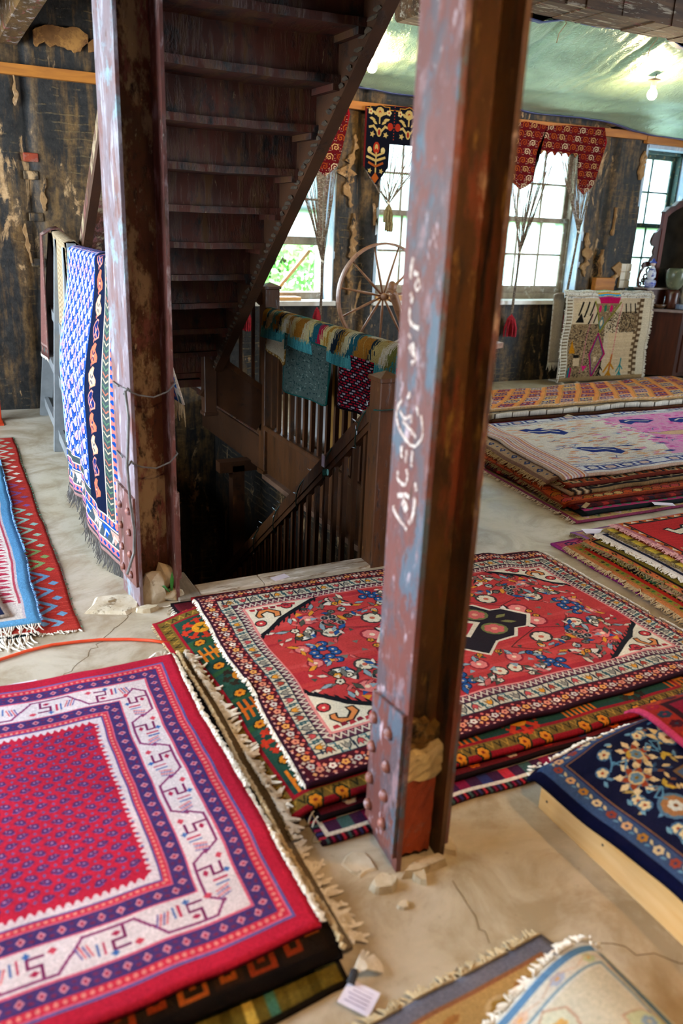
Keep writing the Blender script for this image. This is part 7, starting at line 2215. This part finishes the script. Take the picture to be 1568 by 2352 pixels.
MB().box(7.44, 7.78, 6.95, 7.17, 1.035, 1.052, .003).build('lid', plain('pale_lid', hx('a89a94'), hx('6a564c'), .25, 5), bx_)
mi = thing('dresser_mirror', 'tall arched mahogany mirror with carved scroll wings on the dresser', 'mirror', (8.1, 7.14, .83))
def arch(x0, x1, zb, zs, rise, n=14):
    p = [(x0, zb)] + [(x0 + (x1 - x0) * i / n, zs + rise * math.sin(math.pi * i / n) ** .8) for i in range(n + 1)] + [(x1, zb)]
    return p
out = arch(7.66, 8.60, .95, 1.86, .16); inn = arch(7.715, 8.545, 1.0, 1.83, .15)
m = MB(); n_ = len(out)
V = [(x, 7.08, z) for x, z in out] + [(x, 7.08, z) for x, z in inn] + [(x, 7.13, z) for x, z in out] + [(x, 7.13, z) for x, z in inn]
F = []
for i in range(n_):
    j = (i + 1) % n_
    F += [(i, j, n_ + j, n_ + i), (2 * n_ + j, 2 * n_ + i, 3 * n_ + i, 3 * n_ + j), (i, 2 * n_ + i, 2 * n_ + j, j), (n_ + j, 3 * n_ + j, 3 * n_ + i, n_ + i)]
m.add(V, F); m.build('frame', wood('red_mahogany', hx('6a2a14'), hx('3a150a'), .3, (8, 8, 1), 3, .05), mi)
mm, ntm, bm_ = newmat('mirror_glass'); bm_.inputs['Metallic'].default_value = 1; bm_.inputs['Roughness'].default_value = .12
ntm.links.new(ramp(ntm, noise(ntm, coords(ntm), 4, 6), [(.4, hx('8a8276')), (.7, hx('4a453c'))]), bm_.inputs['Base Color'])
MB().prism([(x, 7.11, z) for x, z in inn], (0, .008, 0)).build('mirror_glass', mm, mi)
m = MB(); q = random.Random(2)
cr = [(7.64, 1.88), (7.70, 1.93), (7.78, 1.95), (7.84, 2.0), (7.92, 2.01), (7.98, 2.07), (8.08, 2.10), (8.14, 2.12), (8.20, 2.10), (8.30, 2.07), (8.36, 2.01), (8.44, 2.0), (8.50, 1.95), (8.58, 1.93), (8.64, 1.88)]
lo = [(x, 1.86 + .16 * math.sin(math.pi * (x - 7.66) / .94) ** .8 if 7.66 < x < 8.6 else 1.86) for x, z in cr][::-1]
m.prism([(x, 7.06, z) for x, z in cr + lo], (0, .06, 0)); m.build('crest', M_MAHOGANY, mi)
m = MB()
W = [(7.66, 1.70), (7.635, 1.70), (7.61, 1.67), (7.57, 1.65), (7.54, 1.60), (7.53, 1.55), (7.56, 1.51), (7.60, 1.50), (7.585, 1.45), (7.60, 1.41), (7.57, 1.37), (7.55, 1.335), (7.51, 1.34), (7.475, 1.325), (7.455, 1.29), (7.47, 1.265), (7.52, 1.275), (7.58, 1.285), (7.62, 1.31), (7.66, 1.33)]
m.prism([(x, 7.09, z) for x, z in W], (0, .03, 0)); m.build('scroll_wing', M_MAHOGANY, mi)
m = MB()
m.tube([(7.48, 7.10, 1.27), (7.44, 7.10, 1.22), (7.425, 7.10, 1.14), (7.44, 7.10, 1.07), (7.48, 7.10, 1.05), (7.66, 7.10, 1.05)], .016, 8); m.build('scroll_wing', M_MAHOGANY, mi)
m = MB()
for (x, z, r_) in ((7.56, 1.24, .030), (7.53, 1.17, .028), (7.57, 1.12, .030), (7.53, 1.10, .02), (7.61, 1.20, .03), (7.61, 1.25, .022), (7.59, 1.16, .022), (7.50, 1.13, .018), (7.46, 1.085, .02), (7.63, 1.10, .026)):
    for t in range(9):
        a = t * 2 * math.pi / 9
        b = (t + 1) * 2 * math.pi / 9
        m.bar((x + r_ * math.cos(a), 7.10, z + r_ * math.sin(a)), (x + r_ * math.cos(b), 7.10, z + r_ * math.sin(b)), .018, .013, (0, 1, 0))
m.build('pierced_fretwork', M_MAHOGANY, mi)
# things on the dresser
fg = thing('figurine', 'blue and white porcelain figurine with a blue hat on the small box', 'figurine', (7.56, 7.04, 1.052))
M_PB = patchy('porcelain_blue', [(hx('dfe4ee'), hx('c8d0e0'), 12, (1, 1, 1)), (hx('2a3a90'), 16, (1, 1, 1), .58, .03), (hx('c04a5a'), 22, (1, 1, 1), .70, .02)], .2, .1)
MB().lathe((7.56, 7.04, 1.052), [(.050, 0), (.062, .03), (.066, .06), (.058, .085), (.03, .09)], 16).build('base', plain('cobalt_band', hx('3a4aa8'), hx('cfd6e4'), .2, 9, (1, 1, 3)), fg, smooth=True)
MB().lathe((7.56, 7.04, 1.14), [(.03, 0), (.052, .03), (.050, .08), (.036, .12), (.022, .14), (.018, .15)], 16).build('body', M_PB, fg, smooth=True)
MB().lathe((7.56, 7.04, 1.29), [(.012, 0), (.026, .012), (.027, .032), (.018, .045)], 14).build('head', plain('porcelain_face', hx('e0c8b8'), hx('d0b4a4'), .25, 9), fg, smooth=True)
MB().lathe((7.56, 7.04, 1.325), [(.044, 0), (.036, .012), (.018, .022), (.012, .042), (.003, .05)], 14).build('hat', plain('cobalt', hx('3a4cb4'), hx('2a3890'), .2, 9), fg, smooth=True)
vs = thing('stoneware_jar', 'large grey-green glazed jar beside the figurine on the dresser', 'jar', (7.78, 6.88, .826))
MB().lathe((7.78, 6.88, .827), [(.07, 0), (.085, .02), (.075, .10), (.08, .18), (.06, .215)], 20).build('dark_stand', M_MAHOGANY, vs, smooth=True)
MB().lathe((7.78, 6.88, 1.04), [(.05, 0), (.082, .04), (.105, .11), (.110, .17), (.100, .215), (.085, .235), (.07, .24)], 24).build('body', patchy('green_glaze', [(hx('6a7058'), hx('4a5040'), 5, (1, 1, 1)), (hx('8a8a70'), 8, (1, 1, 1), .58, .06)], .25, .1), vs, smooth=True)
wv_ = thing('white_vase', 'tall white vase at the right edge of the photo on the dresser', 'vase', (8.02, 6.86, .826))
MB().lathe((8.02, 6.86, .827), [(.07, 0), (.075, .03), (.11, .12), (.125, .22), (.105, .33), (.08, .40), (.075, .42), (.082, .43)], 24).build('body', M_WHITE, wv_, smooth=True)
pl = thing('potted_plant', 'small spiky green plant before the white vase on the dresser', 'plant', (8.02, 6.73, .826))
MB().lathe((8.02, 6.725, .827), [(.03, 0), (.035, .05), (.028, .09)], 14).build('pot', plain('dark_pot', hx('3a3430'), hx('241f1c'), .4, 8), pl, smooth=True)
q = random.Random(8); m = MB()
for k in range(26):
    a = q.uniform(0, 6.28); e = q.uniform(.3, 1.2); L = q.uniform(.09, .17)
    p0 = Vector((8.02, 6.725, .91)); p1 = p0 + Vector((math.cos(a) * math.cos(e) * L * .6, math.sin(a) * math.cos(e) * L * .6, math.sin(e) * L * .8 + .02)); p2 = p0 + Vector((math.cos(a) * math.cos(e) * L * 1.1, math.sin(a) * math.cos(e) * L * 1.1, math.sin(e) * L + .0))
    m.tube([p0, p1, p2], [.003, .005, .001], 4)
o_ = m.build('leaves', plain('plant_green', hx('5a8a3a'), hx('3a6428'), .5, 12), pl); o_['kind'] = 'stuff'
for k in range(5):
    z = .827 + k * .011
    o = MB().lathe((7.86, 6.78, z), [(.04, 0), (.075, .004), (.098, .013), (.100, .016), (.07, .010), (.03, .006)], 24).build('plate', plain('blue_plate', hx('7a94b8'), hx('b8c4d4'), .25, 40), smooth=True)
    tag(o, ['lowest of the blue plates stacked on the dresser', 'second blue plate up in the dresser stack', 'middle blue plate in the dresser stack', 'second blue plate from the top of the dresser stack', 'topmost blue plate of the stack on the dresser'][k], 'plate', 'blue plates stacked on the dresser')
tag(MB().lathe((7.64, 6.93, .827), [(.04, 0), (.07, .02), (.085, .048), (.080, .05), (.06, .02), (.02, .008)], 20).build('bowl', plain('wood_bowl', hx('5a3c20'), hx('36230f'), .4, 9), smooth=True), 'dark wooden bowl left of the blue plates on the dresser', 'bowl')
tag(MB().box(8.02, 8.22, 6.70, 6.80, .827, .85, .003).build('book', plain('book_cover', hx('b04a4a'), hx('d8d0c8'), .5, 30, (.5, .5, 8))), 'thin red and white book lying right of the blue plates', 'book')

# ================================================================== ORANGE POST AT THE LEFT EDGE
op = thing('hand_truck', 'orange steel upright standing at the left photo edge by the dark wall', 'hand truck', (.40, 6.9, 0))
MB().box(.41, .465, 6.86, 6.92, 0, .62, .004).build('upright', plain('orange_steel', hx('c23a10'), hx('a02c0a'), .45, 9), op)
MB().box(.05, .10, 6.86, 6.92, 0, .62, .004).build('upright', plain('orange_steel', hx('c23a10')), op)
for z in (.12, .36, .58): MB().box(.10, .41, 6.875, 6.905, z, z + .03).build('crossbar', plain('orange_steel', hx('c23a10')), op)
MB().box(.05, .465, 6.70, 6.86, 0, .012).build('toe_plate', plain('orange_steel', hx('c23a10')), op)

# ================================================================== TARPAULIN AND BULBS
mt, ntt, bt = newmat('silver_tarp_green_lit')
f = noise(ntt, coords(ntt, (1.2, 1.2, 1.2)), 2.0, 4)
ntt.links.new(ramp(ntt, f, [(.35, hx('bcd6b0')), (.65, hx('a2bc9e'))]), bt.inputs['Base Color'])  # green in the colour stands in for foliage light on the silver sheet
bt.inputs['Metallic'].default_value = .35; bt.inputs['Roughness'].default_value = .34
wv1 = N(ntt, 'ShaderNodeTexNoise', Scale=26.0, Detail=4, Distortion=1.4); ntt.links.new(coords(ntt, (1.6, .7, 1)), wv1.inputs['Vector'])
bump(ntt, bt, wv1.outputs['Fac'], .7, .02)
mh = plain('tarp_hem_blue', hx('4a5488'), hx('343c68'), .5, 8)
tp = thing('tarpaulin', 'silver tarpaulin with green foliage light in its colour, slung under the ceiling over the far windows', 'tarpaulin', (6.3, 6.0, 2.8))
def tarp_z(u, v):
    """u along the wall, v from the front edge (0) to the wall edge (1)"""
    x = 3.0 + 6.2 * u
    z = 2.955 - .195 * v - .05 * math.sin(math.pi * min(1, v * 1.05)) - .05 * u * v - .11 * math.exp(-((u - .86) / .2) ** 2) * (.15 + .85 * v)
    z += .016 * math.sin(9 * u * 6.2 / 2 + 5 * v) * (1 - .6 * v) + .010 * math.sin(23 * v + 11 * u) + .030 * (fbm(np.array([x * 2.6 - v * 2.0]), np.array([v * 3.0 + x * .4]), 5, 4)[0] - .5)
    for px in (3.25, 4.10, 4.95, 5.55, 6.6, 7.6):    # pulled folds running back from the tie points
        d = (x - px - .55 * v); z += .030 * math.exp(-(d / .10) ** 2) * math.exp(-v * 3.2)
        z += .012 * math.sin(d * 46) * math.exp(-(d / .26) ** 2) * math.exp(-v * 1.6)
    return z
def fn_tp(u, v):
    x = 3.0 + 6.2 * u
    ya = 4.95 + .06 * math.sin(u * 17) + (.55 * max(0, .10 - u) / .10) + .22 * max(0, (u - .30)) * 1.0
    yb = 7.16 - .10 * math.sin(u * 12 + 1) ** 2
    return (x, ya + (yb - ya) * v, tarp_z(u, v))
sheet('sheet', fn_tp, 190, 90, .002, mt, tp, side=1)
for (v0) in (0.0, 1.0):
    m = MB()
    P = [Vector(fn_tp(u, v0)) + Vector((0, 0, -.006)) for u in np.linspace(0, 1, 60)]
    for a, b in zip(P, P[1:]): m.bar(a, b, .05, .006)
    m.build('hem', mh, tp)
for k, u in enumerate((.06, .18, .31, .40, .55, .72, .9)):
    p = Vector(fn_tp(u, 0.0)); g = MB().tube([p, p + Vector((.02, -.06, .04)), p + Vector((-.01, -.12, .10)), p + Vector((.03, -.2, .16))], .005, 5)
    g.tube([p + Vector((0, 0, .0)), p + Vector((.05, .03, -.03)), p + Vector((.02, .06, -.09)), p + Vector((.0, .05, -.15))], .0035, 5)
    g.build('tie_string', M_WOOL_T, tp)
me_, nte, be = newmat('lit_bulb')
be.inputs['Emission Color'].default_value = (1.0, .74, .42, 1); be.inputs['Emission Strength'].default_value = 95
me2, nte2, be2 = newmat('lit_bulb_bright')
be2.inputs['Emission Color'].default_value = (1.0, .62, .30, 1); be2.inputs['Emission Strength'].default_value = 230
def bulb(x, y, z, label, mt_=None):
    t = thing('hanging_bulb', label, 'light bulb', (x, y, z), 'bare bulbs under the tarpaulin')
    MB().lathe((x, y, z - .052), [(.002, 0), (.022, .004), (.036, .022), (.040, .042), (.034, .062), (.020, .082), (.016, .095)], 20).build('glass_bulb', mt_ or me_, t, smooth=True)
    MB().lathe((x, y, z + .043), [(.017, 0), (.022, .006), (.022, .05), (.012, .058)], 14).build('socket', plain('cream_socket', hx('d8c8a8'), hx('b8a480'), .4, 9), t)
    MB().lathe((x, y, z + .092), [(.052, .004), (.050, .0), (.018, .012), (.016, .016), (.052, .006)], 18).build('shade_ring', M_IRON, t)
    MB().tube([(x, y, z + .10), (x + .01, y - .01, z + .14), (x, y, z + .19)], .004, 5).build('cord', M_IRON, t)
    return t
b1 = bulb(3.265, 6.09, 2.745, 'lit bare bulb beside the upper staircase under the tarpaulin')
b2 = bulb(5.62, 5.54, 2.73, 'lit bare bulb under the tarpaulin above the Berber rug')
# unseen bulbs warm the near half; shades added to keep the staircase dark
for (x, y, s_) in ((.6, .2, 'bulb with an added shade over the crimson rug, above the frame'), (2.2, .4, 'bulb with an added shade over the pine platform, above the frame')):
    b_ = bulb(x, y, 2.72, s_, me2); b_['group'] = 'unseen bulbs with added shades over the near half'
    MB().lathe((x, y, 2.62), [(.17, 0), (.168, .03), (.15, .09), (.10, .15), (.04, .185), (.03, .20), (.028, .185), (.09, .14), (.142, .085), (.160, .03), (.164, 0)], 24, None, False).build('added_lamp_shade', M_WHITE, b_, smooth=True)

# labels for the pieces of the setting that have none yet
STRUCT = {'wall_left': 'blackened left wall with window openings', 'wall_right': 'blackened right wall with a window opening', 'wall_near': 'blackened wall behind the viewer', 'ground': 'grassy ground outside below the windows',
          'ceiling_block': 'stub of a heavy timber over the upper staircase', 'ceiling_joist': 'old ceiling joist under the black boards', 'ceiling_trimmer': 'timber trimmer where the upper staircase meets the ceiling', 'trim': 'orange wooden batten fixed along the far wall'}
for o in list(bpy.data.objects):
    if o.parent is None and o.get('kind') == 'structure' and not o.get('label'):
        for k_, v_ in STRUCT.items():
            if o.name.startswith(k_): o['label'] = v_
